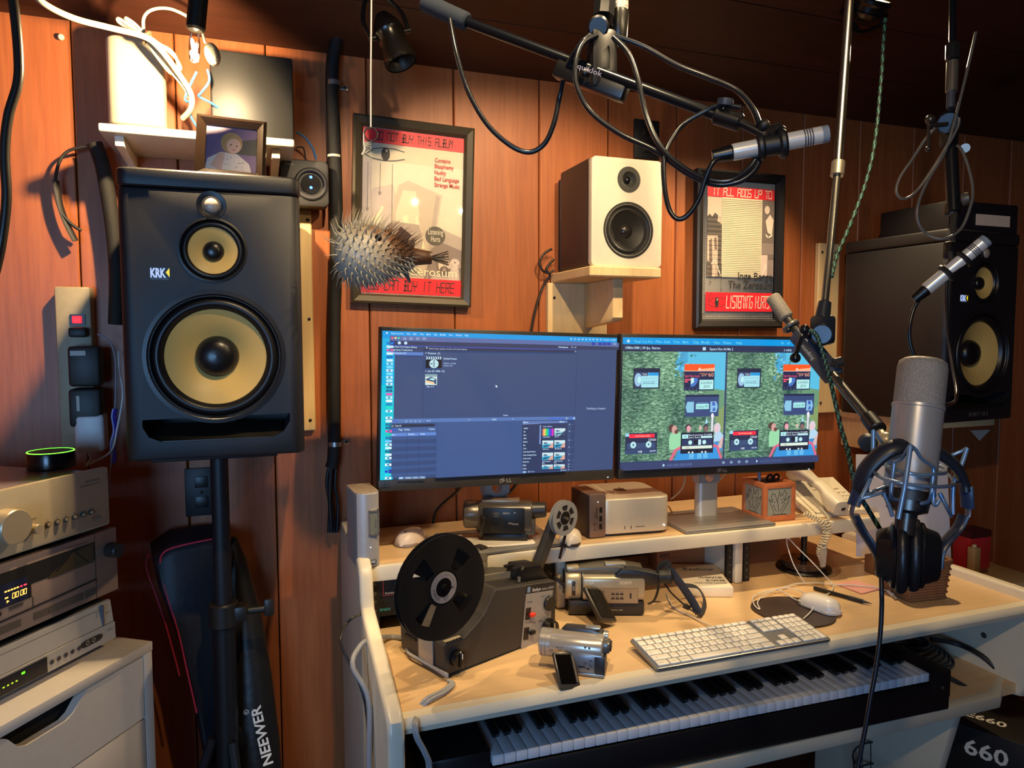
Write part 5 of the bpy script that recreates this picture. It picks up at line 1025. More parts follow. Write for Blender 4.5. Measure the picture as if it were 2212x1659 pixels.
a.poly([(x*.021+.02, y*.021+.022) for x, y in ap][::-1], LG); a.poly([(.021, .008), (.024, .001), (.030, -.004), (.028, .004)], LG); a.obj('logo', t)
# clay pen holder
t = thing('pen_holder', 'square clay pen holder with tulip drawings on its grey tiles', 'pen holder', (1.335, -.305, SZ), -.05); s_ = .0505; CL = '#b8693f r.6 v.2'
b = B(CL)
for sx in (-1, 1):
    for sy in (-1, 1): b.box((sx*(s_-.006), sy*(s_-.006), .0525), (.013, .013, .105), None, .0025)
for z_, h_ in ((.008, .016), (.0985, .015)):
    for k in (-1, 1): b.box((0, k*(s_-.0052), z_), (2*s_-.004, .0125, h_), None, .0025); b.box((k*(s_-.0052), 0, z_), (.0125, 2*s_-.004, h_), None, .0025)
b.obj('frame', t); B('#2a1a14 r.7').bx((-.04, -.04, .002), (.04, .04, .006)).obj('floor_panel', t)
for k in range(4):
    b = B('#8f9288 r.5').at((0, 0, 0), (0, 0, k*pi/2)); b.bx((-.0395, -s_+.003, .0155), (.0395, -s_+.006, .0915)); tl = b.obj('tile', t)
    if k in (0, 3):
        from mathutils import Euler
        q = Euler((0, 0, k*pi/2)).to_matrix(); a = Art(q @ V((-.037, -s_+.0028, .09)), q @ V((1, 0, 0)), (0, 0, 1), .074, .074, 3e-5); I = '#1f211f r.6'
        a.line([(.3, .92), (.12, .55), (.05, .38), (.2, .5), (.14, .3), (.2, .18), (.3, .2), (.42, .5), (.5, .9)], .02, I); a.line([(.42, .5), (.5, .1), (.55, .3), (.72, .08), (.8, .2), (.72, .48), (.95, .3), (.85, .6), (.6, .95)], .02, I); a.line([(.25, .6), (.38, .85)], .018, I); a.line([(.75, .55), (.55, .85)], .018, I); a.rect(.2, .96, .6, .025, I)
        for p_ in ((.22, .4), (.3, .5), (.25, .62), (.65, .25), (.68, .38), (.6, .42), (.62, .55), (.66, .5)): a.disc(*p_, .022, I, n=8)
        a.obj('drawing', tl)
for k, (x_, y_, h_, lb, c_) in enumerate(((-.018, .01, .128, 'pale marker standing in the clay pen holder', '#8d8fa0 r.4'),)): solo(B(c_).cyl((1.335+x_, -.305+y_, SZ+.008), (1.335+x_-.004, -.305+y_+.004, SZ+h_), .0045, bev=.001), 'marker_pen', lb, 'pen')
t = thing('scissors', 'black-handled scissors standing in the clay pen holder', 'scissors', (1.345, -.31, SZ+.008))
B('#9a9a9c r.3 m1').bx((-.006, -.001, 0), (.006, .001, .085)).obj('blades', t); 
for x_ in (-.011, .011): B('#1a1a1c r.3').torus((x_, 0, .103), .009, .0032, (0, 1, .2), None, 24, 8).obj('handle', t)
# phone
t = thing('desk_phone', 'cream corded desk phone with a large keypad at the right end of the raised shelf', 'phone', (1.555, -.28, SZ), -.12); CR = '#d8cdb2 r.4'
tilt = .42; T_ = lambda x, y, z: (x, y*math.cos(tilt)-z*math.sin(tilt), y*math.sin(tilt)+z*math.cos(tilt)+.018)
b = B(CR); b.loft([[(-.085, -.085, .0), (.085, -.085, .0), (.085, .085, .0), (-.085, .085, .0)], [(-.09, -.09, .014), (.09, -.09, .014), (.09, .088, .02), (-.09, .088, .02)], [T_(-.088, -.088, .018), T_(.088, -.088, .018), T_(.088, .095, .018), T_(-.088, .095, .018)]]); b.obj('base', t, .4)
a = Art(T_(-.02, .088, .0185), (1, 0, 0), (0, math.cos(tilt), math.sin(tilt))); a.rect(0, .012, .065, .028, '#cfc6ac r.4'); a.rect(.003, .015, .059, .022, '#4a5048 r.2'); a.ring(.035, .006, .004, .0015, '#3a3a34 r.4')
for i in range(5): a.rect(.0+i*.018, .05, .014, .003, '#8a826c r.5')
a.obj('display', t)
b = B('#e6dec8 r.35')
for r_ in range(6):
    for c_ in range(5):
        x, y, z = T_(-.002+c_*.0185, .022-r_*.0175, .0195); b.box((x, y, z), (.013, .009, .004), None, .0015, rot=(tilt, 0, 0))
k_ = b.obj('keypad', t)
a = Art(T_(-.03, .03, .0222), (1, 0, 0), (0, math.cos(tilt), math.sin(tilt)))
for i, s_ in enumerate('123456789*0#'): a.text(.0465+(i % 3)*.0185-.0185+.0185*.5-.006, .0295+(i//3)*.0175, .008, s_, '#3a352c r.5', 'C')
a.obj('numerals', t)
B(CR).loft([[T_(-.10, -.10, .005), T_(-.052, -.10, .005), T_(-.052, -.10, .03), T_(-.10, -.10, .03)], [T_(-.104, .0, .01), T_(-.056, .0, .01), T_(-.056, .0, .022), T_(-.104, .0, .022)], [T_(-.10, .085, .005), T_(-.052, .085, .005), T_(-.052, .085, .026), T_(-.10, .085, .026)]]).obj('cradle', t, .4)
h = thing('phone_handset', 'cream handset resting on the desk phone cradle', 'handset', (1.505, -.30, SZ+.055), rot=(.30, 0, -.05))
rg = lambda y, w_, z0, z1: [(w_*math.copysign(abs(math.cos(a))**.6, math.cos(a)), y, (z0+z1)/2+(z1-z0)/2*math.copysign(abs(math.sin(a))**.6, math.sin(a))) for a in [2*pi*j/20 for j in range(20)]]
B('#ded3ba r.35').loft([rg(-.108, .012, .0, .02), rg(-.106, .024, -.012, .03), rg(-.08, .026, -.016, .034), rg(-.055, .024, -.004, .034), rg(-.03, .019, .016, .038), rg(.03, .018, .018, .040), rg(.062, .023, .006, .044), rg(.085, .026, -.012, .046), rg(.108, .024, -.010, .044), rg(.112, .012, .0, .034)]).obj('grip', h, 1); B('#201d1a r.5').box((.004, -.1085, .008), (.012, .003, .008), None, .001).obj('jack', h)
def coil(path, R, r, turns, label, name, col):
    b = B(col); P_ = [V(p) for p in path]; L_ = [0]
    for p, q in zip(P_, P_[1:]): L_.append(L_[-1]+(q-p).length)
    def ev(s):
        s *= L_[-1]
        for i in range(len(P_)-1):
            if s <= L_[i+1]+1e-9: return P_[i].lerp(P_[i+1], (s-L_[i])/max(1e-9, L_[i+1]-L_[i])), (P_[i+1]-P_[i]).normalized()
        return P_[-1], (P_[-1]-P_[-2]).normalized()
    N = turns*12; pts = []; ref = V((.2, 1, .1))
    for i in range(N+1):
        p, d_ = ev(i/N); x = ref.cross(d_).normalized(); y = d_.cross(x); a = 2*pi*i/12; pts.append(p + x*R*math.cos(a) + y*R*math.sin(a))
    b.tube(pts, r, None, 6, 0); return solo(b, name, label, 'cord', None, 1.5)
coil([(1.377, -0.4, 0.9392), (1.389, -0.41, 0.9304), (1.405, -0.42, 0.9238), (1.415, -0.43, 0.9091), (1.417, -0.435, 0.8913), (1.409, -0.435, 0.8733), (1.405, -0.43, 0.8534), (1.412, -0.42, 0.8309), (1.441, -0.4, 0.8)], .0062, .0023, 26, 'coiled cream phone cord hanging over the shelf edge, left strand', 'coiled_lead', '#d6c8a8 r.4')
coil([(1.424, -0.425, 0.9234), (1.418, -0.44, 0.9113), (1.417, -0.445, 0.894), (1.407, -0.45, 0.8776), (1.397, -0.45, 0.8624), (1.408, -0.44, 0.8408), (1.425, -0.42, 0.8168), (1.443, -0.4, 0.7895)], .0062, .0023, 24, 'coiled cream phone cord hanging over the shelf edge, right strand', 'coiled_lead', '#d6c8a8 r.4')
cable([(1.418, -0.41, 0.9532), (1.427, -0.42, 0.9396), (1.432, -0.43, 0.9239)], .0022, 'straight end of the cream phone cord leaving the handset', '#dcd0b4 r.4', 'coiled_lead', 'cord')
# cords behind monitors
cable([(0.4664, -0.25, 1.055), (0.4621, -0.2, 1.022), (0.4521, -0.12, 0.9809), (0.4412, -0.06, 0.9368), (0.4367, -0.05, 0.8837)], .004, 'black cord dropping from the left monitor to the shelf', '#1c1a1a r.4')
cable([(0.6225, -0.22, 1.044), (0.6113, -0.18, 1.006), (0.6058, -0.12, 0.9685), (0.6091, -0.07, 0.9376)], .004, 'black cord slanting down right of the left monitor stand', '#1c1a1a r.4')
cable([(1.1, -0.25, 1.039), (1.127, -0.2, 0.9906), (1.141, -0.15, 0.9577), (1.151, -0.1, 0.9297)], .0025, 'pale cord hanging left of the right monitor stand', '#a09a92 r.4'); cable([(1.239, -0.25, 1.035), (1.25, -0.2, 1.001), (1.253, -0.14, 0.9554), (1.248, -0.1, 0.9262)], .0025, 'pale cord slanting behind the right monitor stand', '#a09a92 r.4')
# ================================================================ rack gear
t = thing('audio_interface', 'black rack audio interface with a red outline under the raised shelf', 'audio interface', (.446, -.338, .852))
b = B('#141314 r.45'); b.bx((-.223, -.006, -.0215), (.226, 0, .0215)); b.bx((-.2, 0, -.02), (.2, .18, .02)); b.obj('case', t)
a = Art((-.223, -.0063, .0215), (1, 0, 0), (0, 0, 1)); RD = '#d8404a r.4 e.25'; a.line([(.425, .002), (.03, .002), (.03, .040), (.425, .040), (.425, .002)], .0012, RD); a.text(.034, .037, .0062, 'Scarlett', '#d8cbb8 r.4', 'L', .022); a.rect(.058, .0325, .017, .0055, '#c8bcae r.4'); a.text(.0585, .0372, .005, '18i20', '#2a2626 r.4', 'L', .016); a.text(.076, .008, .004, 'INPUTS', '#b8aca0 r.4', 'L', .012); a.rect(.394, .009, .014, .004, '#30e0a0 e2'); a.obj('faceplate_print', t)
for x_ in (-.158, -.118): b = B('#1d1c1d r.3').torus((x_, -.0065, .0), .0115, .0018, (0, 1, 0), None, 28, 8); b.cyl((x_, -.0055, 0), (x_, -.0068, 0), .0105, '#0d0d0d r.5'); b.obj('input_socket', t)
b = B('#2c2a28 r.35').cyl((-.118, -.007, 0), (-.112, -.034, -.006), .008, None, .006, 16, .001); b.cyl((-.112, -.034, -.006), (-.111, -.040, -.0075), .0056, '#e0c890 r.25 m.9'); b.cyl((-.1112, -.0398, -.0075), (-.1108, -.0412, -.0076), .0022, '#1a1614 r.4'); solo_ = b.obj('jack_plug', t)
b = B('#5a5248 r.35 m.5'); [b.lathe([(.0045, 0), (.0045, -.002), (.001, -.003)], (.446+dx-.446, -.0062, dz), (0, 1, 0), None, 14) for dx in (-.2135, .216) for dz in (-.013, .014)]; b.obj('rack_screw', t)
t = thing('power_conditioner', 'black rack power conditioner with a green light below the audio interface', 'power conditioner', (.446, -.338, .808))
b = B('#151415 r.5'); b.bx((-.223, -.006, -.0215), (.226, 0, .0215)); b.bx((-.2, 0, -.02), (.2, .2, .02)); b.obj('case', t)
a = Art((-.223, -.0063, .0215), (1, 0, 0), (0, 0, 1)); a.text(.012, .031, .009, 'FURMAN', '#3fa8b8 r.4', 'L', .032, .25, .012); a.text(.053, .006, .0035, 'PULL OUT', '#9a8f84 r.4', 'L', .012); a.text(.1, .011, .0045, 'SERIES MODE', '#d8cfc4 r.4', 'L', .024); a.text(.1, .0155, .0045, 'LINEAR FILTER', '#d8cfc4 r.4', 'L', .028); a.disc(.112, .0195, .0032, '#70e020 e3'); a.text(.102, .028, .0045, 'PROTECTION', '#d8cfc4 r.4', 'L', .024); a.text(.109, .033, .0045, 'ON', '#d8cfc4 r.4', 'L', .006); a.rect(.056, .0165, .0115, .0035, '#e6dccb r.4'); a.disc(.03, .012, .0025, '#0a0a0a r.4'); a.obj('faceplate_print', t); B('#7f8a78 r.3').cyl((-.14, -.0062, -.006), (-.14, -.011, -.006), .007, bev=.001).obj('knob', t)
b = B('#5a5248 r.35 m.5'); [b.lathe([(.0045, 0), (.0045, -.002), (.001, -.003)], (dx, -.0062, dz), (0, 1, 0), None, 14) for dx in (-.2135, .216) for dz in (-.013, .014)]; b.obj('rack_screw', t)
b = B('#d8b070 r.25 m1').cyl((0.2148, -0.3067, 0.756), (0.244, -0.2884, 0.758), .0032); b.sph((0.2136, -0.3076, 0.756), .0028); b.cyl((0.244, -0.2884, 0.758), (0.2714, -0.2661, 0.758), .0055, '#1d1a19 r.4', bev=.001); b.tube([(0.2714, -0.2661, 0.758), (0.2869, -0.2776, 0.758), (0.3187, -0.2838, 0.756)], .0025, '#1d1a19 r.4'); solo(b, 'jack_plug', 'gold jack plug lying on the desk in front of the rack gear', 'plug')
cable([(0.3205, -0.2752, 0.757), (0.2733, -0.2943, 0.775), (0.2257, -0.3289, 0.79), (0.1787, -0.46, 0.8416), (0.1568, -0.47, 0.831), (0.1441, -0.5, 0.8236), (0.1434, -0.52, 0.8037), (.181, -.56, .7), (.180, -.58, .5), (.180, -.6, .3), (.180, -.62, .1)], .0026, 'thin black cable draped over the left side panel of the desk', '#1e1b19 r.4')
# ================================================================ film projector
PY = .3906; t = thing('film_projector', 'black and grey film projector with a big black reel at the left of the desktop', 'film projector', (.345, -.601, .7505), PY)
PB = '#37322e r.5 b.2:900'; pf = [(-.018, .012), (-.02, .066), (-.014, .070), (.032, .0685), (.05, .080), (.068, .091), (.085, .107), (.098, .125), (.106, .138), (.113, .1455), (.125, .1435), (.286, .1235), (.288, .118), (.287, .006), (.28, .002), (-.012, .006)]
B(PB).prism(pf, 'y', 0, .155, None, .003).obj('body', t, .35)
b = B('#211d1b r.6'); b.bx((-.012, .006, .0), (.03, .03, .012), None, .003); b.bx((.25, .01, .0), (.28, .03, .008), None, .003); b.bx((-.012, .13, 0), (.03, .15, .012), None, .003); b.obj('foot', t)
b = B('#a7a49f r.35 m.5'); b.bx((-.0225, .035, .014), (-.0195, .085, .0655), None, .001); b.bx((-.0225, .095, .045), (-.0198, .135, .05), '#15110f r.5'); b.bx((-.0225, .095, .056), (-.0198, .135, .061), '#15110f r.5'); b.obj('end_panel', t)
a = Art((.198, -.0006, .1275), (.9915, 0, -.13), (.13, 0, .9915)); a.poly([(.0, .132), (.085, .122), (.082, .0), (.0, .0)], '#a09c96 r.4 m.3'); a.rect(0, -.006, .088, .0175, '#1f1d20 r.4'); a.rect(.003, -.003, .009, .012, '#7d93a8 r.4'); a.text(.018, .008, .010, 'Sankyo', '#d8d4cc r.4', 'L', .026, 0, .015); a.text(.047, .008, .008, 'dualux-2000H', '#b8b4ac r.4', 'L', .037); a.text(.046, .024, .005, 'FOCUS', '#3a3632 r.5', 'L', .012); a.text(.006, .032, .005, 'SUPER 8', '#3a3632 r.5', 'L', .016); a.text(.006, .075, .005, 'REGULAR 8', '#3a3632 r.5', 'L', .018); a.text(.028, .078, .005, 'STILL', '#3a3632 r.5', 'L', .01); a.text(.045, .078, .005, 'NORMAL', '#3a3632 r.5', 'L', .015); a.text(.068, .076, .005, 'SLOW', '#3a3632 r.5', 'L', .011); a.text(.006, .112, .005, 'POWER', '#3a3632 r.5', 'L', .014); a.rect(.004, .042, .015, .026, '#191517 r.4'); a.rect(.004, .084, .015, .026, '#191517 r.4'); a.obj('control_panel', t)
B('#e8402c r.4').box((.2115, -.005, .068), (.014, .009, .008), None, .002).obj('film_gauge_switch', t); B('#151312 r.35').box((.2115, -.005, .029), (.014, .009, .008), None, .002).obj('power_switch', t)
B('#1d1b1a r.4').lathe([(.0165, 0), (.0165, -.006), (.0155, -.0075), (.001, -.0075)], (.2655, 0, .079), (0, 1, 0), None, 32).obj('focus_knob', t, .5); b = B('#141213 r.3').lathe([(.0205, 0), (.0205, -.008), (.019, -.017), (.001, -.0175)], (.262, 0, .025), (0, 1, 0), None, 32); b.box((.262, -.019, .025), (.009, .006, .03), None, .002); b.box((.262, -.0222, .035), (.002, .001, .011), '#e8e4da r.4'); b.obj('speed_knob', t, .5)
b = B('#121012 r.25').lathe([(.0165, .0), (.0165, -.012), (.014, -.016), (.001, -.0165)], (.008, 0, .035), (0, 1, 0), None, 28); b.box((.008, -.018, .035), (.008, .006, .028), None, .002); b.box((.008, -.0215, .044), (.0018, .001, .01), '#f0ede4 r.4'); b.obj('lamp_knob', t, .5)
a = Art((-.014, .012, .0708), (1, 0, 0), (0, 1, 0)); a.rect(.0, -.002, .04, .010, '#c8b896 r.5'); [a.rect(.003+i*.008, .008, .005, .004, '#2a2622 r.5') for i in range(5)]; a.obj('scale_plate', t)
b = B('#14110f r.6'); dr = -.1245
for i in range(11): b.box((.132+i*.0085, .05, .1432-(.132+i*.0085-.125)*.1245), (.0045, .066, .0012), None, 0, rot=(0, .124, 0))
b.obj('vent_slots', t)
b = B('#8f8778 r.4 m.4'); b.prism([(.12, .10), (.12, .157), (.285, .14), (.285, .09)], 'y', .06, .066); b.prism([(.10, .10), (.10, .158), (.30, .139), (.30, .10)], 'y', .1555, .215, None, .003); b.obj('rear_housing', t)
b = B('#77706a r.45'); b.prism([(.10, .158), (.10, .172), (.30, .153), (.30, .139)], 'y', .1555, .1585); b.bx((.10, .150, .158), (.145, .1555, .168), '#cabfa8 r.4'); b.obj('rear_trim', t)
b = B('#25211f r.5'); b.tube([(.09, .185, .172), (.14, .185, .176), (.2, .185, .171), (.27, .185, .162)], (.011, .004), None, 10, 4, flat=(0, 1, 0)); b.box((.225, .185, .169), (.02, .03, .012), None, .003); b.box((.255, .185, .164), (.04, .028, .010), None, .003); b.obj('carry_handle', t)
b = B('#191614 r.35'); b.prism([(.205, .132), (.208, .160), (.214, .166), (.262, .160), (.288, .125)], 'y', .022, .075, None, .003); b.bx((.19, .03, .160), (.225, .04, .165), None, .001); b.bx((.19, .055, .160), (.225, .065, .165), None, .001); b.obj('film_gate', t); B('#c8c0b0 r.3 m.9').cyl((.197, .022, .137), (.197, .022, .1475), .0035).obj('guide_pin', t)
rv = V((.345, .05, .2469)); dn = V((.2855, .05, .145))
ax_ = (rv-dn).normalized(); b = B('#3c3833 r.4').frame(dn, ax_, (0, 1, 0)); b.box(((rv-dn).length/2-.01, .006, 0), ((rv-dn).length+.02, .02, .026), None, .004); b.M = Matrix(); b.obj('reel_arm', t)
def reel(c, R, th, m, slots, name, r_in, r_out, hubm):
    """film reel: two pierced flanges on a hub, axis along local y"""
    b = B(m); N = slots*12
    for y_ in (-th/2, th/2):
        for sgn in (1,):
            vs = []; ring_r = [r_in*.92, r_in, r_out, R*.965, R]
            tt = .0008
            for yy in (y_-tt, y_+tt):
                for k, q in enumerate(ring_r):
                    for j in range(N): a_ = 2*pi*(j+.5)/N + (.0 if y_ < 0 or slots > 4 else .42); vs.append((c[0]+q*math.cos(a_), c[1]+yy-(.0012 if k == 4 else 0)*(1 if y_ < 0 else -1)*0, c[2]+q*math.sin(a_)))
            fs = []; M5 = 5*N
            op = lambda j: (j % 12) in range(2, 10) if slots > 4 else (j % 12) in range(4, 8)
            for k in range(4):
                for j in range(N):
                    if k == 1 and op(j): continue
                    j2 = (j+1) % N; q = (k*N+j, k*N+j2, (k+1)*N+j2, (k+1)*N+j); fs.append(q); fs.append(tuple(i+M5 for i in q[::-1]))
            for j in range(N):
                j2 = (j+1) % N; fs.append((4*N+j, 4*N+j2, M5+4*N+j2, M5+4*N+j)); fs.append((j, j2, M5+j2, M5+j))
                if op(j): fs.append((N+j, N+j2, M5+N+j2, M5+N+j)); fs.append((2*N+j, 2*N+j2, M5+2*N+j2, M5+2*N+j))
                if op(j) != op((j+1) % N): fs.append((N+j2, 2*N+j2, M5+2*N+j2, M5+N+j2))
            b.add(vs, fs)
    r_ = b.obj(name, t, .5)
    return r_
R1 = V((-.0478, -.030, .1995)); rl = reel(R1, .0985, .014, '#1c1a19 r.35', 4, 'take_up_reel', .036, .077, None)
B('#1a1716 r.4').cyl(R1+V((0, -.0065, 0)), R1+V((0, .0065, 0)), .033, n=36).obj('hub', rl); b = B('#8b817c r.4').lathe([(.0295, 0), (.0295, -.0012), (.018, -.0012), (.018, 0)], R1+V((0, -.0078, 0)), (0, 1, 0), None, 40, False); b.obj('hub_ring', rl)
b = B('#100e0f r.25').lathe([(.0178, 0), (.0165, -.0008), (.007, -.001), (.006, -.008), (.001, -.0085)], R1+V((0, -.0078, 0)), (0, 1, 0), None, 32); b.box(R1+V((.018, -.0095, -.003)), (.006, .001, .0012)); b.obj('spindle', rl, .5)
a = Art(R1+V((0, -.0092, 0)), (1, 0, 0), (0, 0, 1))
for i, s_ in enumerate('Sankyo'): an = math.radians(245-i*11-8); a.text(.0238*math.cos(an), -.0238*math.sin(an), .0058, s_, '#1d1918 r.5', 'C', None, 0, .02, rot=-(an+pi/2))
for i, s_ in enumerate('SANKYO AUTO REEL'): an = math.radians(88-i*7); a.text(.0228*math.cos(an), -.0228*math.sin(an), .0036, s_, '#4a423e r.5', 'C', None, 0, 0, rot=-(an-pi/2))
a.obj('lettering', rl); B('#2a2624 r.4').frame((-.0478, -.006, .1995), (.10, 0, -.075), (0, 1, 0)).box((.05, 0, 0), (.13, .014, .026), None, .004).obj('reel_arm', t)
R2 = V((.349, .036, .248)); rl = reel(R2, .0405, .011, '#8f8c86 r.4', 6, 'supply_reel', .0175, .030, None); B('#231f1e r.4').cyl(R2+V((0, -.0052, 0)), R2+V((0, .0052, 0)), .0335-.004, n=30).obj('film_roll', rl); b = B('#17140f r.3').cyl(R2+V((0, -.0065, 0)), R2+V((0, -.0056, 0)), .0125, n=24); b.cyl(R2+V((0, -.0135, 0)), R2+V((0, -.0065, 0)), .0035, '#b0a898 r.3 m.9'); b.obj('hub', rl)
b = B('#2a1c18 r.4'); p0 = V((.3535, .034, .208)); p1 = V((.334, .034, .155)); b.frame(p0, p1-p0, (0, 1, 0)).box(((p1-p0).length/2, 0, 0), ((p1-p0).length, .008, .0004)); [b.box((.003+i*.0042, -.0025, .0003), (.0018, .0018, .0004), '#e8d8b0 r.5') for i in range(13)]; b.M = Matrix(); b.obj('film_strip', t)
GC_ = '#9a9a9c r.4'
b = B(GC_); 
for k in (0, 1): b.tube([(0.2787, -0.4749, 0.764), (0.279, -0.5028, 0.764), (0.3084, -0.5683, 0.763), V((0.3285, -0.6227, 0.763)) + V((0, 0, k*.0035))], .0032, None, 8, 4)
b.tube([(0.3295, -0.6258, 0.756), (0.3325, -0.6386, 0.756), (0.309, -0.6603, 0.756), (0.2737, -0.6802, 0.756), (0.2569, -0.69, 0.7423), (0.2408, -0.735, 0.7474), (0.2401, -0.745, 0.728), (0.2544, -0.745, 0.696), (0.2626, -0.74, 0.6663), (0.2598, -0.735, 0.6089)], .0036, None, 8, 5); b.tube([(0.3319, -0.6306, 0.756), (0.3357, -0.6436, 0.756), (0.3113, -0.6685, 0.756), (0.277, -0.6884, 0.756), (0.2592, -0.695, 0.7401), (0.2442, -0.738, 0.7467), (0.2439, -0.75, 0.7283), (0.2581, -0.75, 0.6964), (0.2664, -0.745, 0.6667), (0.2637, -0.74, 0.6111)], .0036, None, 8, 5)
solo(b, 'grey_lead', 'grey power cord wound under the projector and hanging over the desk front', 'cord', None, 1.2)
cable([(0.2875, -0.4097, 0.758), (0.2559, -0.3932, 0.758), (0.2022, -0.4889, 0.8), (0.1748, -0.52, 0.7989), (0.159, -0.55, 0.777), (.184, -.58, .72), (.180, -.6, .6), (.182, -.62, .45), (.18, -.63, .2)], .0055, 'grey cord running from behind the projector over the left side panel', '#8f8f92 r.4', 'grey_lead', 'cord')
# ================================================================ silver camcorders
SV = '#b5a688 r.32 m.4'
t = thing('camcorder', 'large silver camcorder with a strap, standing behind the small one on the desktop', 'camcorder', (.785, -.40, .7505), -.36)
b = B(SV); b.at((0, .0, .068), (0, pi/2, 0)).prism([(x, y) for x, y in b.rrect(.062, .085, .014, 5)], 'z', -.062, .085, None, .003); b.obj('body', t, .6)
b = B('#2e2a27 r.4'); b.bx((-.095, -.038, .002), (.085, .038, .0365), None, .005); b.obj('lower_body', t)
b = B(SV).at((-.08, 0, .072)); b.at((0, 0, .070), (0, pi/2, 0)).prism([(x, y) for x, y in b.rrect(.075, .08, .03, 6)], 'z', -.104, -.064, None, .006); b.obj('lens_housing', t, .7); b = B('#3a3530 r.35'); b.at((0, 0, .070), (0, pi/2, 0)).prism([(x, y) for x, y in b.rrect(.0775, .0825, .031, 6)], 'z', -.0635, -.058); b.obj('lens_band', t)
b = B('#12100f r.2').lathe([(.03, 0), (.028, -.004), (.024, .004), (.001, .006)], (-.1042, 0, .072), (1, 0, 0), None, 28); b.obj('lens', t)
b = B('#6a6458 r.4 m.4'); b.prism([(-.10, .0995), (-.098, .112), (-.03, .117), (.03, .117), (.05, .112), (.085, .106), (.085, .094), (0, .094), (-.06, .0995)], 'y', -.030, .038, None, .004); b.box((.018, -.012, .1185), (.05, .022, .007), '#b3a994 r.35 m.5', .002); b.box((-.085, -.015, .1115), (.03, .03, .009), '#c2b494 r.35 m.5', .003); b.obj('top_grip', t)
b = B('#211e1c r.4'); b.prism([(.015, .1005), (.03, .115), (.06, .115), (.10, .108), (.118, .103), (.118, .078), (.09, .075), (.08, .094), (.03, .094)], 'y', -.0435, -.012, None, .004); b.lathe([(.016, 0), (.017, .004), (.016, .008), (.017, .012), (.016, .016), (.018, .022), (.018, .028), (.013, .032), (.001, .033)], (.1185, -.026, .092), (1, 0, .05), '#1b1918 r.5', 24); b.obj('viewfinder', t, .6)
a = Art((-.058, -.0428, .099), (1, 0, 0), (0, 0, 1)); a.text(.082, .020, .011, 'SONY', '#efe2c0 r.25 m.4', 'L', .031, 0, .03); a.text(.003, .019, .0155, '72', '#e8e0cc r.4', 'L', .013); a.text(.0168, .019, .0125, 'x', '#e8e0cc r.4', 'L', .006); a.text(.003, .0225, .0035, 'DIGITAL ZOOM', '#e8e0cc r.4', 'L', .015); a.rect(.022, .029, .105, .037, '#8d7355 r.4'); a.rect(.024, .031, .101, .033, '#a08664 r.4')
for i in range(10): a.rect(.028+.0019*i, .034, .0012, .026, '#6d563e r.5', False)
for r_ in range(2):
    for c_ in range(3): a.rect(.063+.0105*c_, .0415+r_*.0105, .008, .0042, '#2c2724 r.4'); a.rect(.064+.0105*c_, .0385+r_*.0105, .006, .001, '#5a4a3a r.4')
a.rect(.107, .041, .004, .013, '#2a2522 r.4'); a.text(.06, .0835, .0045, 'VIDEO Hi8', '#c8b89c r.4', 'L', .03); a.rect(.038, .074, .002, .011, '#0f0d0c r.4'); a.obj('lettering', t)
b = B('#2a2624 r.4').bx((-.088, -.0405, .05), (-.079, -.0385, .085), None, .001); b.box((-.0835, -.0415, .068), (.005, .002, .01), '#77706a r.4'); b.obj('focus_slider', t)
b = B('#3c3631 r.35').frame((-.045, -.046, .075), (.33, -.62, -.55), (-.6, -.5, .25)); b.box((.05, 0, 0), (.09, .058, .010), None, .003); b.box((.05, 0, -.0056), (.076, .046, .0008), '#15120f r.1'); b.box((.05, -.02, .0055), (.05, .006, .001), '#1c1917 r.4'); b.M = Matrix(); b.obj('flip_screen', t)
b = B('#1d1a19 r.45').frame((-.112, -.03, .075), (-.7, -.4, .6), (.2, -1, 0)); b.lathe([(.016, 0), (.016, .005), (.013, .006), (.001, .0055)], (.01, 0, 0), (0, 0, 1), None, 24); b.box((-.008, 0, .0025), (.03, .012, .004), None, .001); b.M = Matrix(); b.obj('lens_cap', t)
b = B('#2e3038 r.6'); y0 = -.5
b.tube([(0.8798, -0.47, 0.84), (0.9075, -0.47, 0.848), (0.9196, -0.475, 0.8505), (0.9529, -0.5, 0.7963), (0.9656, -0.52, 0.7626)], (.0105, .0014), None, 10, 5, flat=(-.5, 0, .7)) ; b.tube([(0.9196, -0.475, 0.8505), (0.9726, -0.44, 0.8053), (1.026, -0.42, 0.785), (1.034, -0.44, 0.7649), (1.008, -0.48, 0.7535), (0.9669, -0.52, 0.7613)], (.008, .0014), None, 10, 5, flat=(-.3, .6, .5)); b.tube([(0.9037, -0.46, 0.8282), (0.912, -0.48, 0.8079), (0.9276, -0.49, 0.7903), (0.9436, -0.505, 0.7745), (0.9631, -0.52, 0.7596)], (.006, .002), '#1f1d1d r.6', 8, 5, flat=(-.5, 0, .7)); b.tube([(0.8668, -0.455, 0.7743), (0.879, -0.46, 0.7825), (0.8858, -0.465, 0.8038), (0.885, -0.47, 0.8259), (0.8798, -0.47, 0.84)], (.005, .0015), '#1f1d1d r.6', 8, 5, flat=(1, 0, 0)); b.box((0.9409, -0.507, 0.7767), (.02, .004, .014), '#24211f r.5', .002, rot=(.4, .5, 0)); b.tube([(0.8909, -0.46, 0.8354), (0.8943, -0.46, 0.8633), (0.9165, -0.455, 0.8684), (0.9226, -0.46, 0.8488)], (.009, .0016), '#2a2a2c r.6', 8, 4, flat=(1, .3, 0))
mw = t.matrix_world.inverted() if False else None
st_ = b.obj('neck_strap', None, 1); 
from mathutils import Euler
TM = Matrix.Translation((.785, -.40, .7505)) @ Euler((0, 0, -.36)).to_matrix().to_4x4(); st_.parent = t; st_.matrix_parent_inverse = TM.inverted()
t = thing('camcorder', 'small shiny silver camcorder with open screen at the front edge of the desktop', 'camcorder', (.592, -.655, .7505), -.60)
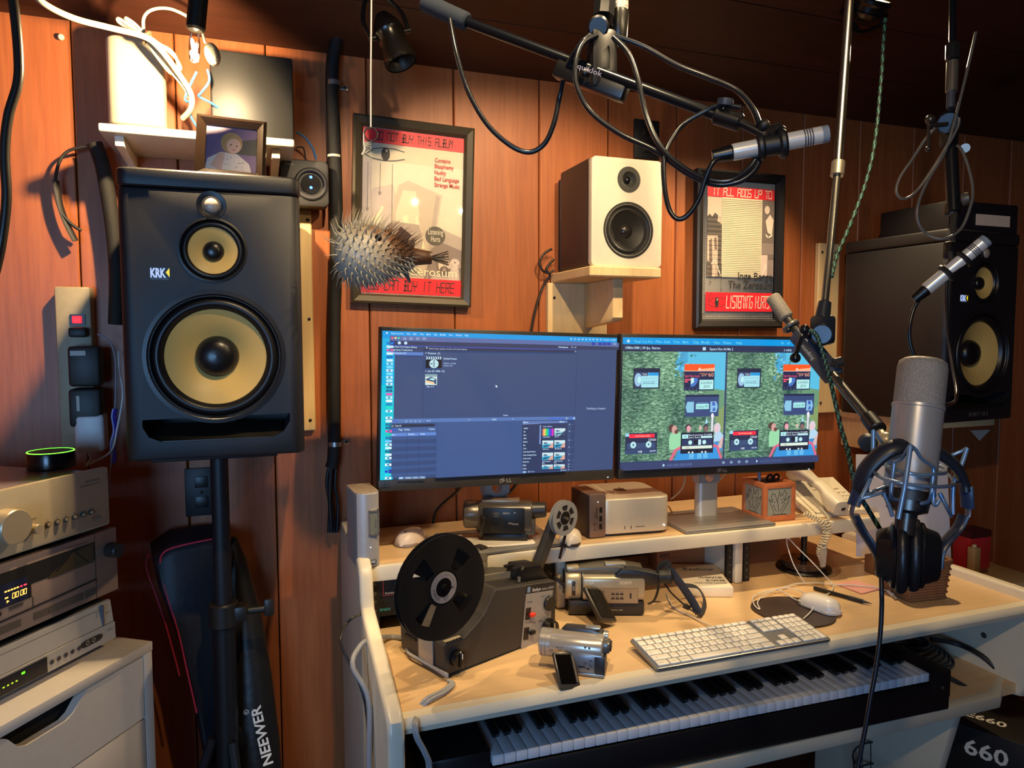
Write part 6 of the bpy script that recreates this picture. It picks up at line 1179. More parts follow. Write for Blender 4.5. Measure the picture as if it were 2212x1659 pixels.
S2 = '#bdb6ac r.26 m.5'; b = B(S2); b.at((0, 0, .049), (0, pi/2, 0)).prism([(x, y) for x, y in b.rrect(.046, .06, .022, 7)], 'z', -.055, .050, None, .003); b.obj('barrel', t, .8)
b = B('#b0a9a0 r.3 m.5').lathe([(.026, 0), (.0275, .002), (.0275, .005), (.0265, .006), (.0275, .007), (.0275, .012), (.0265, .013), (.0275, .014), (.0275, .025)], (-.078, .0, .048), (1, 0, 0), None, 36); b.lathe([(.0255, 0), (.023, .006), (.015, .008), (.001, .009)], (-.0781, 0, .048), (1, 0, 0), '#0d0e14 r.1', 32, False); b.obj('lens_ring', t, .5)
b = B('#8b8a8a r.3 m.6'); b.bx((-.018, -.031, .002), (.052, .026, .045), None, .003); b.obj('lower_body', t); b = B('#2b2b31 r.4'); b.bx((.036, -.0325, .006), (.056, .0, .042), None, .002); b.bx((-.018, -.0325, .001), (.055, .028, .008), '#9d978e r.3 m.6', .002); b.obj('battery', t)
b = B('#4a4646 r.3 m.5'); b.at((0, 0, 0)).prism([(-.04, .068), (-.03, .078), (.02, .079), (.045, .073), (.052, .062), (.04, .062), (-.03, .064)], 'y', .008, .034, None, .004); b.box((.025, .02, .0795), (.03, .016, .005), '#b7b0a4 r.3 m.7', .002); b.cyl((.047, .02, .066), (.056, .02, .066), .009, '#c3bcb0 r.3 m.8'); b.obj('top_grip', t, .6)
b = B('#6f6a64 r.3 m.5'); b.bx((.042, -.02, .043), (.064, .012, .066), None, .006); b.box((.0645, -.004, .055), (.002, .02, .014), '#17151a r.3'); b.obj('viewfinder', t)
b = B('#8f9096 r.3 m.6'); b.bx((-.012, -.0335, .010), (.036, -.0312, .043), None, .001); a = Art((-.012, -.0338, .043), (1, 0, 0), (0, 0, 1)); IK = '#2a2a2e r.4'; a.rect(.016, .021, .014, .0035, IK); a.line([(.008, .031), (.008, .0245), (.028, .0245), (.028, .031)], .0005, IK); a.rect(.031, .024, .008, .003, IK); a.disc(.0405, .009, .0016, IK); a.disc(.0405, .02, .0016, IK); a.disc(.037, .016, .0018, '#5c5c62 r.4')
for i in range(4):
    for j in range(4): a.disc(.027+i*.0016, .013+j*.0016, .0005, IK, None, 6, False)
for i in range(5): a.rect(.008+i*.0018, .014, .0007, .006, '#6a5f50 r.4', False)
b.obj('side_panel', t); a.obj('port_marks', t)
a = Art((-.045, -.0302, .062), (1, 0, 0), (0, 0, 1)); a.text(.004, .011, .004, 'HDV AF', IK, 'L', .014); a.text(.008, .016, .005, '10x', IK, 'L', .008); a.ring(-.006, .018, .0032, .001, IK); a.disc(.062, .004, .0024, '#d8d8d8 r.2 m.9'); a.disc(.07, .0045, .0024, '#d8d8d8 r.2 m.9'); a.obj('lettering', t)
b = B('#3c3937 r.3').frame((-.024, -.036, .046), (.34, -.62, -.72), (-.75, -.62, .2)); b.box((.036, .004, 0), (.072, .046, .009), None, .003); b.box((.034, .007, -.005), (.056, .034, .0008), '#0d0b0b r.08'); b.box((.034, -.0135, -.005), (.05, .004, .001), '#6a6058 r.4'); b.M = Matrix(); b.obj('flip_screen', t)
# ================================================================ boxes, spindle, etc.
t = thing('cleaner_box', 'white cardboard box with blue Reshow lettering lying on the desktop', 'box', (1.106, -.323, .7505), -.37)
B('#ece0c8 r.5').bx((-.06, -.095, 0), (.06, .09, .0255), None, .0015).obj('carton', t); a = Art((-.06, .09, .0257), (1, 0, 0), (0, 1, 0)); a.text(.02, .055, .032, 'Reshow', '#34405a r.5', 'L', .082, .15, .01); a.text(.112, .118, .018, 'VHS/VCR', '#3a3632 r.5', 'R', .066, 0, .03); a.text(.112, .14, .016, 'S-VHS', '#3a3632 r.5', 'R', .05, 0, .03); a.text(.112, .158, .011, 'VIDEO HEAD CLEANER', '#4a4642 r.5', 'R', .085, 0, .01); a.obj('lettering', t)
t = thing('carton', 'brown carton end with small DRY lettering behind the white box', 'box', (1.125, -.175, .7505), -.12); B('#a8683c r.6').bx((-.075, -.03, 0), (.075, .03, .06), None, .001).obj('carton_body', t); a = Art((-.07, -.0303, .056), (1, 0, 0), (0, 0, 1)); a.text(.004, .014, .013, 'DRY', '#2c1c14 r.5', 'L', .03, 0, .02); a.text(.004, .02, .006, 'TECHNOLOGY', '#2c1c14 r.5', 'L', .05); a.obj('lettering', t)
t = thing('disc_spindle', 'black disc spindle with a few discs under the shelf at the right', 'disc spindle', (1.455, -.315, .7505)); B('#1a1715 r.35').lathe([(.074, 0), (.076, .004), (.074, .008), (.03, .009)], (0, 0, 0), (0, 0, 1), None, 48).obj('base', t); B('#17130f r.3').cyl((0, 0, .028), (0, 0, .10), .0085, bev=.001).obj('post', t)
for i in range(6): B('#5c4c42 r.12 m.6' if i % 2 else '#3f3430 r.15 m.5').lathe([(.0605, 0), (.0605, .0028), (.018, .0028), (.018, 0)], (0, 0, .0095+i*.0031), (0, 0, 1), None, 44, False).obj('disc', t)
b = B('#7a5030 r.55'); b.bx((1.60, -.42, .7505), (1.66, -.39, .80), None, .002); b.bx((1.60, -.46, .7505), (1.66, -.4205, .762), None, .002); solo(b, 'wooden_stand', 'small brown wooden stand behind the headphones', 'stand')
# paper sheet leaning behind the headphones
pc = [V((1.65, -0.3, 1.067)), V((1.964, -0.34, 1.05)), V((1.962, -0.37, 0.7282)), V((1.653, -0.31, 0.7635))]; px_ = (pc[1]-pc[0]).normalized(); pu = (pc[0]-pc[3]).normalized(); pn = px_.cross(pu).normalized()
b = B('#ece4e2 r.6').add([p for p in pc] + [p - pn*.0008 for p in pc], [(0, 3, 2, 1), (4, 5, 6, 7), (0, 1, 5, 4), (1, 2, 6, 5), (2, 3, 7, 6), (3, 0, 4, 7)]); t = thing('paper_sheet', 'large white sheet with pencil notes standing behind the headphones', 'paper', (pc[3]+pc[2])/2)
for v in b.v: v -= V(t.location)
b.obj('sheet', t); wd = (pc[1]-pc[0]).length; a = Art(pc[0]-V(t.location)+pn*.0006, px_, pu); PC_ = '#8f8a92 r.7'
for i in range(5): a.line([(.01, .055+.05*i), (wd-.01, .055+.05*i)], .0006, '#b8b2b6 r.7')
for x_, y_, s_ in ((.055, .04, '-35'), (.012, .08, '0051'), (.03, .15, '32'), (.02, .185, '80 - 0005')): a.text(x_, y_, .018, s_, PC_, 'L', None, .2)
a.line([(.03, .095), (.075, .095), (.068, .09)], .0012, PC_); a.line([(.105, .182), (.12, .182), (.115, .177)], .0012, PC_); a.obj('pencil_notes', t)
# keyboard
t = thing('computer_keyboard', 'slim white and silver wired keyboard near the front of the desktop', 'keyboard', (.9449, -.6703, .7505), -.0154); th = .115
KT = Euler((th, 0, 0)).to_matrix(); kz = lambda x, y, z: KT @ V((x, y, z)) + V((0, 0, .0115))
b = B('#9c9a97 r.35 m.75'); b.M = Matrix.Translation((0, 0, .0115)) @ KT.to_4x4(); b.prism(b.rrect(.430, .115, .006), 'z', -.003, .003, None, .0012); b.M = Matrix(); b.obj('plate', t); b = B('#d8d4cd r.4'); b.prism([(-.054, .001), (.054, .001), (.054, .0145), (-.054, .0025)], 'x', -.2, .2); b.obj('base', t)
KM = {}
def key(x, y, w_, h_, nm='key'):
    k = (round(w_, 4), round(h_, 4)); 
    if k not in KM:
        b = B('#ece6da r.4').box((0, 0, .0022), (w_, h_, .0044), None, .0012, 2); o = b.obj(nm, t); KM[k] = o.data
    else:
        o = bpy.data.objects.new(nm, KM[k]); COL.objects.link(o); o.parent = t
    o.location = kz(x, y, .0028); o.rotation_euler = (th, 0, 0); return o
U = .0190; g_ = .0026; fk = B('#ece6da r.4'); fk.M = Matrix.Translation((0, 0, .0115)) @ KT.to_4x4(); L0 = -.2095; yr = [.0315, .0125, -.0065, -.0255, -.0445]; LEG = []
for i in range(14): fk.box((L0+.0098+i*.0203, .0495, .0050), (.0203-g_, .0105, .0044), None, .0011)
for i in range(3): fk.box((.0843+.0098+i*U, .0495, .0050), (U-g_, .0105, .0044), None, .0011)
for i in range(4): fk.box((.1460+.0098-.003+i*.0158, .0495, .0050), (.0158-g_, .0105, .0044), None, .0011)
fk.M = Matrix(); o = fk.obj('function_keys', t); o['kind'] = 'stuff'
def row(y, specs, s0=L0):
    x = s0
    for w_, lg in specs:
        if w_ > 0: key(x+w_*U/2, y, w_*U-g_, U-g_); LEG.append((x+w_*U/2, y, lg, w_))
        x += abs(w_)*U
row(yr[0], [(1, c) for c in '`1234567890-='] + [(1.9, 'delete')]); row(yr[1], [(1.5, 'tab')] + [(1, c) for c in 'QWERTYUIOP[]'] + [(1.4, '\\')]); row(yr[2], [(1.75, 'caps')] + [(1, c) for c in "ASDFGHJKL;'"] + [(2.15, 'return')]); row(yr[3], [(2.25, 'shift')] + [(1, c) for c in 'ZXCVBNM,./'] + [(2.65, 'shift')]); row(yr[4], [(1.5, 'control'), (1.25, 'option'), (1.45, 'command'), (6.4, ''), (1.45, 'command'), (1.25, 'option'), (1.6, 'control')])
for r_ in (0, 1): row(yr[r_], [(1, ''), (1, ''), (1, '')], .0843)
row(yr[3], [(-1, ''), (1, '')], .0843); row(yr[4], [(1, ''), (1, ''), (1, '')], .0843)
row(yr[0], [(.83, c) for c in ('c', '=', '/', '*')], .1455); row(yr[1], [(.83, c) for c in '789-'], .1455); row(yr[2], [(.83, c) for c in '456+'], .1455); row(yr[3], [(.83, c) for c in '123'], .1455); row(yr[4], [(1.66, '0'), (.83, '.')], .1455)
k2 = key(.1455+.83*U*3.5, (yr[3]+yr[4])/2, .83*U-g_, 2*U-g_)
ko = kz(0, 0, .0075); a = Art(ko, (1, 0, 0), KT @ V((0, 1, 0)))
for x, y, lg, w_ in LEG:
    if lg: a.k = 0; a.text(x if w_ < 1.3 else x-w_*U*.3, -y+.002, .0055 if len(lg) == 1 else .0034, lg, '#7c7468 r.5', 'C' if w_ < 1.3 else 'L')
a.obj('legends', t)
cable([(0.978, -0.3584, 0.753), (0.9546, -0.4113, 0.753), (0.9437, -0.4557, 0.753), (0.9509, -0.5041, 0.753), (0.9575, -0.5775, 0.756)], .0021, 'thin white keyboard cord passing under the camcorder strap', '#d8cfc2 r.4')
# mouse pad, mouse, its cords
b = B('#3a2a24 r.5 v.5 s12'); mp_ = [(1.203+.094*math.cos(a)*(1+.06*math.sin(3*a+1)), -.565+.099*math.sin(a)*(1+.05*math.cos(2*a))) for a in [2*pi*i/40 for i in range(40)]]; b.prism(mp_, 'z', .7505, .7545, None, .001); solo(b, 'mouse_pad', 'round dark brown mouse pad under the white mouse', 'mouse pad')
mouse('computer_mouse', 'white oval corded mouse on the round dark mouse pad', (1.272, -.575, .755), .16, .112, .06, .033, '#e6e0d8 r.3', '#cfcac2 r.4', 0)
cable([(1.239, -0.5475, 0.765), (1.252, -0.5034, 0.757), (1.26, -0.4572, 0.758), (1.24, -0.4428, 0.758), (1.193, -0.4506, 0.758), (1.157, -0.4717, 0.758), (1.129, -0.514, 0.758), (1.125, -0.5377, 0.758), (1.15, -0.4988, 0.759), (1.204, -0.4637, 0.76), (1.269, -0.4469, 0.762), (1.292, -0.4792, 0.764), (1.266, -0.5453, 0.77), (1.239, -0.5866, 0.762), (1.183, -0.6188, 0.757)], .0016, 'thin white cord looping round the dark mouse pad', '#d6d2cc r.4')
cable([(1.278, -0.4357, 0.757), (1.335, -0.4226, 0.757), (1.392, -0.4358, 0.757), (1.424, -0.4589, 0.757), (1.474, -0.4879, 0.757), (1.517, -0.5219, 0.757), (1.517, -0.5508, 0.757)], .0016, 'thin white cord crossing behind the mouse to the white plug', '#d6d2cc r.4')
cable([(1.325, -0.5162, 0.757), (1.362, -0.5087, 0.757), (1.397, -0.4858, 0.757), (1.425, -0.4516, 0.757), (1.397, -0.42, 0.8007), (1.369, -0.38, 0.843), (1.351, -0.37, 0.8639), (1.347, -0.37, 0.8489), (1.345, -0.4, 0.8003), (1.363, -0.4216, 0.757)], .0016, 'thin white cord standing up in a tall loop before the disc spindle', '#d6d2cc r.4')
b = B('#e4e0d8 r.4').cyl((1.521, -0.5458, 0.756), (1.508, -0.5724, 0.756), .0045, bev=.001); b.cyl((1.508, -0.5724, 0.756), (1.498, -0.5894, 0.756), .0028, '#b8b4ae r.3 m.6'); solo(b, 'usb_plug', 'small white plug at the end of the cord beside the basket', 'plug')
t = thing('pen', 'black ballpoint pen lying on the desktop behind the mouse', 'pen', (0, 0, 0)); b = B('#1a191b r.3').cyl((1.358, -0.4614, 0.756), (1.391, -0.5474, 0.756), .0048, bev=.001); b.obj('barrel', t); b = B('#252426 r.5').cyl((1.391, -0.5474, 0.756), (1.403, -0.5784, 0.756), .0055, None, .005); b.cyl((1.403, -0.5784, 0.756), (1.413, -0.5957, 0.755), .004, '#3a3836 r.3', .0008); b.obj('grip', t); B('#1a191b r.3').path(.0014, V((1.348, -0.4754, 0.762)), V((1.365, -0.5208, 0.762))).obj('clip', t)
for k, (q, lb, cc) in enumerate((([(1.442, -0.446, 0.7506), (1.45, -0.5293, 0.7506), (1.527, -0.5175, 0.7506), (1.516, -0.446, 0.7506)], 'pink sticky note pad lying behind the pen', '#e8a89c r.7'),)):
    b = B(cc); b.prism([(p[0], p[1]) for p in q], 'z', .7506, .7535); solo(b, 'sticky_notes', lb, 'sticky notes')
# woven basket
t = thing('basket', 'brown woven basket at the right of the desktop below the headphones', 'basket', (1.575, -.575, .7505), -.12)
b = B('#5e3d28 r.6'); b.bx((-.05, -.042, .001), (.05, .042, .004)); b.obj('bottom', t); b = B('#8a5f40 r.6 v.3')
for r_ in range(13):
    z_ = .005+r_*.0074; s_ = 1+.012*r_; pts = []
    N = 56
    for i in range(N):
        u = i/N*4; k = int(u); f_ = u-k; cx = [(-1, -1), (1, -1), (1, 1), (-1, 1)]; p0_, p1_ = cx[k], cx[(k+1) % 4]; x = (p0_[0]+(p1_[0]-p0_[0])*f_); y = p0_[1]+(p1_[1]-p0_[1])*f_; o_ = 1+.02*math.sin(pi*(i+.5)+pi*r_)
        pts.append((x*.051*s_*o_, y*.044*s_*o_, z_))
    b.tube(pts, .0043, None, 6, 0, True)
b.obj('weave', t, 1.2); B('#7d5436 r.6').tube([(x*.0595, y*.0515, .1005) for x, y in ((-1, -1), (0, -1), (1, -1), (1, 0), (1, 1), (0, 1), (-1, 1), (-1, 0))], .0052, None, 8, 4, True).obj('rim', t, 1)
# ================================================================ digital piano
t = thing('digital_piano', 'black digital piano on the lower shelf of the desk', 'piano', (.395, -.692, .531), -.030)
b = B('#151517 r.4'); b.bx((-.115, .0, .0), (1.13, .35, .055), None, .004); b.bx((-.115, -.005, .03), (-.002, .35, .112), None, .006); b.bx((1.0595, -.005, .03), (1.128, .35, .10), None, .006); b.bx((-.11, .16, .056), (1.125, .35, .12), None, .006); b.bx((-.005, -.008, .02), (1.065, .0, .078), None, .003); b.obj('case', t); b = B('#6a6258 r.4 m.6'); b.lathe([(.004, 0), (.004, -.001), (.001, -.0015)], (1.10, -.0055, .06), (0, 1, 0), None, 12); b.obj('screw', t)
WK = None; kw = .0235
for i in range(45):
    if WK is None: b = B('#d4d6dc r.25'); b.bx((.0005, -.006, .0), (kw-.0007, .158, .020), None, .0012, 2); o = b.obj('white_key', t); WK = o.data
    else: o = bpy.data.objects.new('white_key', WK); COL.objects.link(o); o.parent = t
    o.location = (i*kw, 0, .0822)
BK = None
for i in range(44):
    if i % 7 in (0, 1, 2, 4, 5):
        if BK is None: b = B('#121214 r.3'); b.prism([(.052, .0), (.046, .010), (.05, .0125), (.158, .0125), (.158, 0)], 'x', -.0065, .0065, None, .001); o = b.obj('black_key', t); BK = o.data
        else: o = bpy.data.objects.new('black_key', BK); COL.objects.link(o); o.parent = t
        o.location = ((i+1)*kw, 0, .1022)
b = B('#1c1c20 r.45')
cl = V((1.66, -.54, .545))
for i in range(7): b.tube([cl+V(((.085-.004*i)*math.cos(a)-.012*i*.6, (.055-.002*i)*math.sin(a)+.006*i*.4, .004+.008*i+.004*math.sin(2*a+i))) for a in [2*pi*j/22 for j in range(22)]], .0042, None, 7, 0, True)
b.tube([cl+V((.06, .03, .04)), cl+V((.12, .0, .03)), cl+V((.135, -.06, .02)), cl+V((.15, -.10, -.01))], .007, None, 8, 4); solo(b, 'cable_coil', 'coil of dark grey cables at the right end of the piano', 'cable', None, 1.2)
b = B('#1a1a1d r.4').tube([cl+V((-.05, -.05, .006)), cl+V((-.02, -.09, .0)), V((1.699, -0.672, 0.507))], .006, None, 8, 4); b.cyl((1.699, -0.672, 0.507), (1.692, -0.68, 0.5062), .008); b.cyl((1.685, -0.68, 0.505), (1.643, -0.69, 0.495), .0036, '#e6d3a8 r.25 m1'); solo(b, 'angled_jack_plug', 'angled jack plug hanging over the lower shelf edge', 'plug')
# ================================================================ under / right of the desk
t = thing('product_box', 'black product box with 660 lettering and a blue globe under the right end', 'box', (1.872, -0.5221, 0.31), -1.117)
t.location.z = 0; B('#17120f r.5').bx((-.10, 0, 0), (.36, .28, .31), None, .002).obj('carton', t)
a = Art((-.10, -.0004, .31), (1, 0, 0), (0, 0, 1)); a.text(.085, .078, .062, '660', '#e2dccd r.5', 'L', .105, 0, .02); a.disc(.30, .15, .105, '#c8b48c r.5'); a.disc(.304, .152, .103, '#142a78 r.4'); [a.disc(x, y, r_, c_, None, 16) for x, y, r_, c_ in ((.29, .10, .022, '#7f98c4 r.5'), (.315, .13, .02, '#5a78b0 r.5'), (.275, .14, .018, '#6a86bc r.5'), (.30, .155, .024, '#90a6cc r.5'), (.33, .17, .016, '#5a78b0 r.5'))]; a.obj('front_print', t)
a = Art((-.10, .28, .3104), (1, 0, 0), (0, 1, 0)); a.text(.07, .215, .045, 'E660', '#e2dccd r.5', 'L', .10, 0, .02); a.obj('top_print', t)
b = B('#24262e r.4'); o_ = V((1.601, -0.5313, 0.26)); 
for z_, r_ in ((0, .115), (-.06, .11), (-.2, .1)): b.torus(o_+V((0, 0, z_)), r_, .0028, (0, 0, 1), None, 44, 6)
for i in range(22): a_ = 2*pi*i/22; b.path(.0012, o_+V((.115*math.cos(a_), .115*math.sin(a_), 0)), o_+V((.1*math.cos(a_), .1*math.sin(a_), -.255)), n=6)
b.lathe([(.1, 0), (.001, 0)], o_+V((0, 0, -.256)), (0, 0, 1), None, 30); solo(b, 'wire_wastebasket', 'dark wire wastebasket under the desk at the bottom edge', 'wastebasket')
b = B('#bf2a2c r.4'); b.bx((2.055, -.36, .69), (2.14, -.30, .81), None, .001); b.bx((2.0545, -.3605, .79), (2.1405, -.2995, .8105), '#4a1a18 r.4'); t2_ = solo(b, 'red_box', 'red packet at the right edge behind the desk rim', 'packet')
b = B('#b98f58 r.6').bx((2.02, -.40, .66), (2.045, -.375, .775), None, .002); b.cyl((2.032, -.388, .775), (2.032, -.388, .783), .006, '#d8b888 r.5'); solo(b, 'wooden_post', 'short pale wooden post standing beside the red packet', 'post')
solo(B(PINE).bx((2.02, -.42, .62), (2.3, -.25, .655), None, .003), 'side_table', 'low pine board behind the right rim of the desk', 'table'); solo(B(PINE).bx((2.10, -.2499, 0), (2.3, -.22, .655)), 'table_support', 'plain pine upright under the low board at the right', 'board')
cable([(2.257, -0.2, 0.7493), (2.289, -0.2, 0.7623), (2.329, -0.2, 0.7424), (2.345, -0.2, 0.7006), (2.34, -0.2, 0.6363), (2.29, -0.22, 0.5919)], .006, 'white cable looping down beside the paper sheet at the right', '#d8ccb8 r.4'); cable([(2.236, -0.2, 0.7354), (2.279, -0.2, 0.7473), (2.296, -0.2, 0.7055), (2.29, -0.2, 0.666), (2.238, -0.22, 0.6298)], .004, 'dark cable looping down beside the paper sheet at the right', '#241e1a r.4')
b = B('#d8cfc4 r.5').bx((1.955, -.24, .955), (1.99, -.20, 1.0), None, .004); solo(b, 'wall_plug', 'white plug block on the wall cables right of the paper sheet', 'plug')
b = B('#e0d6c4 r.6').add([V((2.498, -0.001, 1.06)), V((2.604, -0.001, 1.059)), V((2.548, -0.001, 1.019))] + [V((2.499, -0.0002, 1.06)), V((2.605, -0.0002, 1.059)), V((2.549, -0.0002, 1.019))], [(0, 2, 1), (3, 4, 5), (0, 1, 4, 3), (1, 2, 5, 4), (2, 0, 3, 5)]); solo(b, 'paper_scrap', 'pale paper corner pinned on the wall below the right big speaker', 'paper')

# ================================================================ microphones on booms
BK = '#0d0d10 r.35'; BKM = '#1a1b20 r.3 m.4'
def rel(o, P_): o = V(o); return [V(p)-o for p in P_]
A0 = V((0.2679, -0.7426, 1.958)); A1 = V((0.3287, -0.7885, 1.916)); A2 = V((0.449, -0.8913, 1.822)); A3 = V((0.5168, -0.9504, 1.78)); A4 = V((0.6119, -1.052, 1.725)); A5 = V((0.6356, -1.078, 1.709)); A6 = V((0.6551, -1.102, 1.689))
t = thing('boom_stand', 'black boom arm with foam grip hanging from the ceiling at the top centre', 'microphone stand', A2)
L_ = lambda p: V(p)-A2
B('#232b36 r.85 b.5:900').cyl(L_(A0), L_(A1), .0145, n=24, bev=.003).obj('grip', t, .5); B('#10141a r.25 m.3').cyl(L_(A1)*1.0, L_(A4), .0078, n=18).obj('boom_tube', t)
d_ = (A3-A2).normalized(); b = B(BK).frame((0, 0, 0), d_, (0, 0, 1)); b.box((.05, 0, 0), ((A3-A2).length+.02, .03, .026), None, .004); b.M = Matrix(); b.obj('clutch', t)
B('#7a4a36 r.5').frame((0, 0, 0), d_, (0, 0, 1)).box((.05, .004, -.0145), ((A3-A2).length*1.0, .022, .003), None, .001).obj('clutch_underside', t)
zc = V((0.4972, -0.9277, 1.849)); b = B(BK); b.frame(L_(zc), (0, 0, 1), (0, 1, 0)); b.box((-.02, 0, 0), (.09, .03, .045), None, .01); b.M = Matrix(); b.sph(L_((0.4638, -0.9406, 1.802)), .008); b.cyl(L_((0.4834, -0.9427, 1.87)), L_((0.5157, -0.8775, 1.9)), .016, bev=.003); b.tube(rel(A2, [(0.5048, -0.9165, 1.895), (0.5122, -0.9061, 1.928), (0.5273, -0.8755, 1.986), (0.5676, -0.7939, 2.135), (0.6176, -0.6931, 2.304)]), .017); b.obj('swivel_mount', t)
a = Art(L_((0.4467, -0.95, 1.808)), d_, (-d_.z*.2, -.1, 1)); a.text(0, .004, .011, 'quiklok', '#8d8aa4 r.4', 'L', .04, .2); a.obj('lettering', t)
b = B(BK).cyl(L_(A4), L_(A5), .0125, bev=.002, n=14); b.cyl(L_(A5), L_(A6), .006); b.cyl(L_((0.6131, -1.068, 1.727)), L_((0.6157, -1.069, 1.735)), .004); b.obj('end_clamp', t); b = B('#2a3340 r.5').lathe([(.0105, 0), (.011, .004), (.0105, .009), (.001, .0095)], L_((0.6151, -1.069, 1.733)), (.05, -.2, 1), None, 18); b.obj('clamp_knob', t)
t = thing('hanging_microphone', 'black microphone with a silver mesh head hanging beside the ceiling mount', 'microphone', (0.5465, -0.8864, 1.929))
B('#b0aaa0 r.35 m.9 b1:800').lathe([(.0145, -.0), (.0155, .006), (.0155, .04), (.012, .05), (.001, .053)], (0, 0, -.004), (0, 0, 1), None, 28).obj('grille', t, 1.2); B('#1a1915 r.3').lathe([(.0155, -.005), (.0165, -.012), (.014, -.045), (.009, -.055), (.001, -.056)], (0, 0, 0), (0, 0, 1), None, 28).obj('body', t); B('#141416 r.4').tube([(0, .0, .048), (.0, .02, .1), (-.0, .1, .3)], .005).obj('stem', t)
def pencil(tail, head, r, name, label, plug):
    """small silver microphone from tail to head with ring slots"""
    tail, head = V(tail), V(head); t = thing(name, label, 'microphone', (tail+head)/2); L = (head-tail).length; d_ = (head-tail).normalized(); q = lambda s: d_*(s*L-L/2)
    b = B('#d8d4ce r.28 m.3').cyl(q(0), q(.93), r, n=28, bev=.0006); b.obj('body', t); b = B('#8f9aa8 r.5 m.4 b.6:1500').lathe([(r, .0), (r*1.01, .001), (r*.98, L*.065), (r*.8, L*.07), (.0006, L*.071)], q(.93), d_, None, 28); b.obj('grille', t, .5)
    b = B('#4a4a50 r.4'); 
    for i in range(4): b.lathe([(r*1.01, 0), (r*1.012, .0006), (r*1.012, .0012), (r*1.01, .0018)], q(.74+.026*i), d_, None, 28, False)
    b.obj('slots', t)
    B(BK).cyl(q(-.005), q(-.22), r*.95, None, r*.72, 20, .001).obj('connector', t); x_ = d_.orthogonal().normalized()
    return t, d_, L
m1 = pencil((0.6053, -1.102, 1.661), (0.7077, -1.164, 1.679), .0112, 'pencil_microphone', 'silver pencil microphone on the end of the top boom arm', 1)
t = thing('microphone_clip', 'black ring clip holding the upper silver pencil microphone', 'clip', A6); dm = m1[1]
b = B('#131316 r.5'); c1 = V((0.6589, -1.135, 1.669))-A6; c2 = V((0.6358, -1.12, 1.666))-A6
for c_, R_ in ((c1, .0185), (c2, .0165)): b.torus(c_, R_-.004, .0055, dm, None, 28, 8)
b.cyl(c1, c2, .0135); b.tube([(0, 0, 0), c2*.3+V((.01, 0, -.003)), c1*.6+V((0, 0, .012)), c1*.85+V((0, 0, .012))], .010, None, 10, 3); b.sph(V((0.6521, -1.105, 1.7))-A6, .008); b.obj('rings', t)
m2 = pencil((1.097, -0.9861, 1.496), (1.16, -1.045, 1.577), .0112, 'pencil_microphone', 'silver pencil microphone on the stand in front of the right big speaker', 1)
C0 = V((1.268, -0.8752, 2.106)); Cj = V((1.22, -0.9119, 1.803)); Ck = V((1.198, -0.9455, 1.672)); Ce = V((1.129, -1.003, 1.559))
t = thing('drop_stand', 'black stand hanging from the ceiling at the upper right with a ball lever', 'microphone stand', Ck); Lc = lambda *p: V((-0.3278, -0.7058, 1.887)) if False else None
K_ = lambda p: V(p)-Ck
b = B(BKM).cyl(K_((1.36, -0.7864, 2.461)), K_((1.252, -0.89, 1.97)), .0062); b.obj('upper_tube', t); b = B('#2a2a2a r.3 m.5').cyl(K_((1.253, -0.8906, 1.966)), K_((1.247, -0.896, 1.933)), .0125, bev=.003); b.cyl(K_((1.247, -0.8962, 1.931)), K_((1.239, -0.9031, 1.871)), .0105, '#8d857a r.3 m.8', bev=.001, n=16); b.cyl(K_((1.238, -0.9028, 1.871)), K_((1.232, -0.9083, 1.839)), .0075, '#6d7380 r.3 m.7'); b.obj('collar', t)
b = B(BKM); b.cyl(K_((1.195, -0.935, 1.802)), K_((1.25, -0.8895, 1.82)), .021, bev=.004); b.box(K_((1.223, -0.9139, 1.79)), (.025, .025, .05), None, .005); b.cyl(K_((1.207, -0.9312, 1.763)), K_((1.191, -0.956, 1.637)), .0115, bev=.002); b.obj('swivel', t)
b = B('#4a453f r.25 m.7').path(.004, K_((1.193, -0.9343, 1.8)), K_((1.152, -0.9309, 1.794))); b.path(.0028, K_((1.152, -0.9308, 1.795)), K_((1.151, -0.9334, 1.754))); b.sph(K_((1.155, -0.931, 1.805)), .0085); b.sph(K_((1.15, -0.9332, 1.752)), .005); b.obj('ball_lever', t)
b = B(BK); b.lathe([(.015, 0), (.015, .02), (.012, .022), (.012, 0)], K_((1.196, -0.9512, 1.654)), (0, .2, -1), None, 20); b.lathe([(.011, 0), (.0115, .004), (.0105, .012), (.001, .0125)], K_((1.196, -0.967, 1.658)), (.5, -.8, .2), '#4c4842 r.4', 20); b.cyl(K_((1.192, -0.9565, 1.637)), K_((1.139, -0.9958, 1.564)), .0055, '#4a4640 r.4 m.4'); b.box(K_((1.133, -0.9993, 1.563)), (.018, .018, .03), None, .004); b.obj('lower_joint', t)
B('#8d867c r.35 m.7').cyl(K_((1.232, -0.9406, 1.759)), K_((1.204, -0.9631, 1.751)), .008, n=14).obj('thumb_screw', t)
t = thing('microphone_clip', 'black ring clip holding the lower silver pencil microphone', 'clip', Ce); b = B('#131316 r.5'); q1 = V((1.12, -1.005, 1.523))-Ce; q2 = V((1.139, -1.021, 1.546))-Ce
for c_ in (q1, q2): b.torus(c_, .0135, .0045, m2[1], None, 26, 8)
b.cyl(q1, q2, .0128); b.path(.006, (0, 0, 0), q1*.6+q2*.4); b.obj('rings', t)
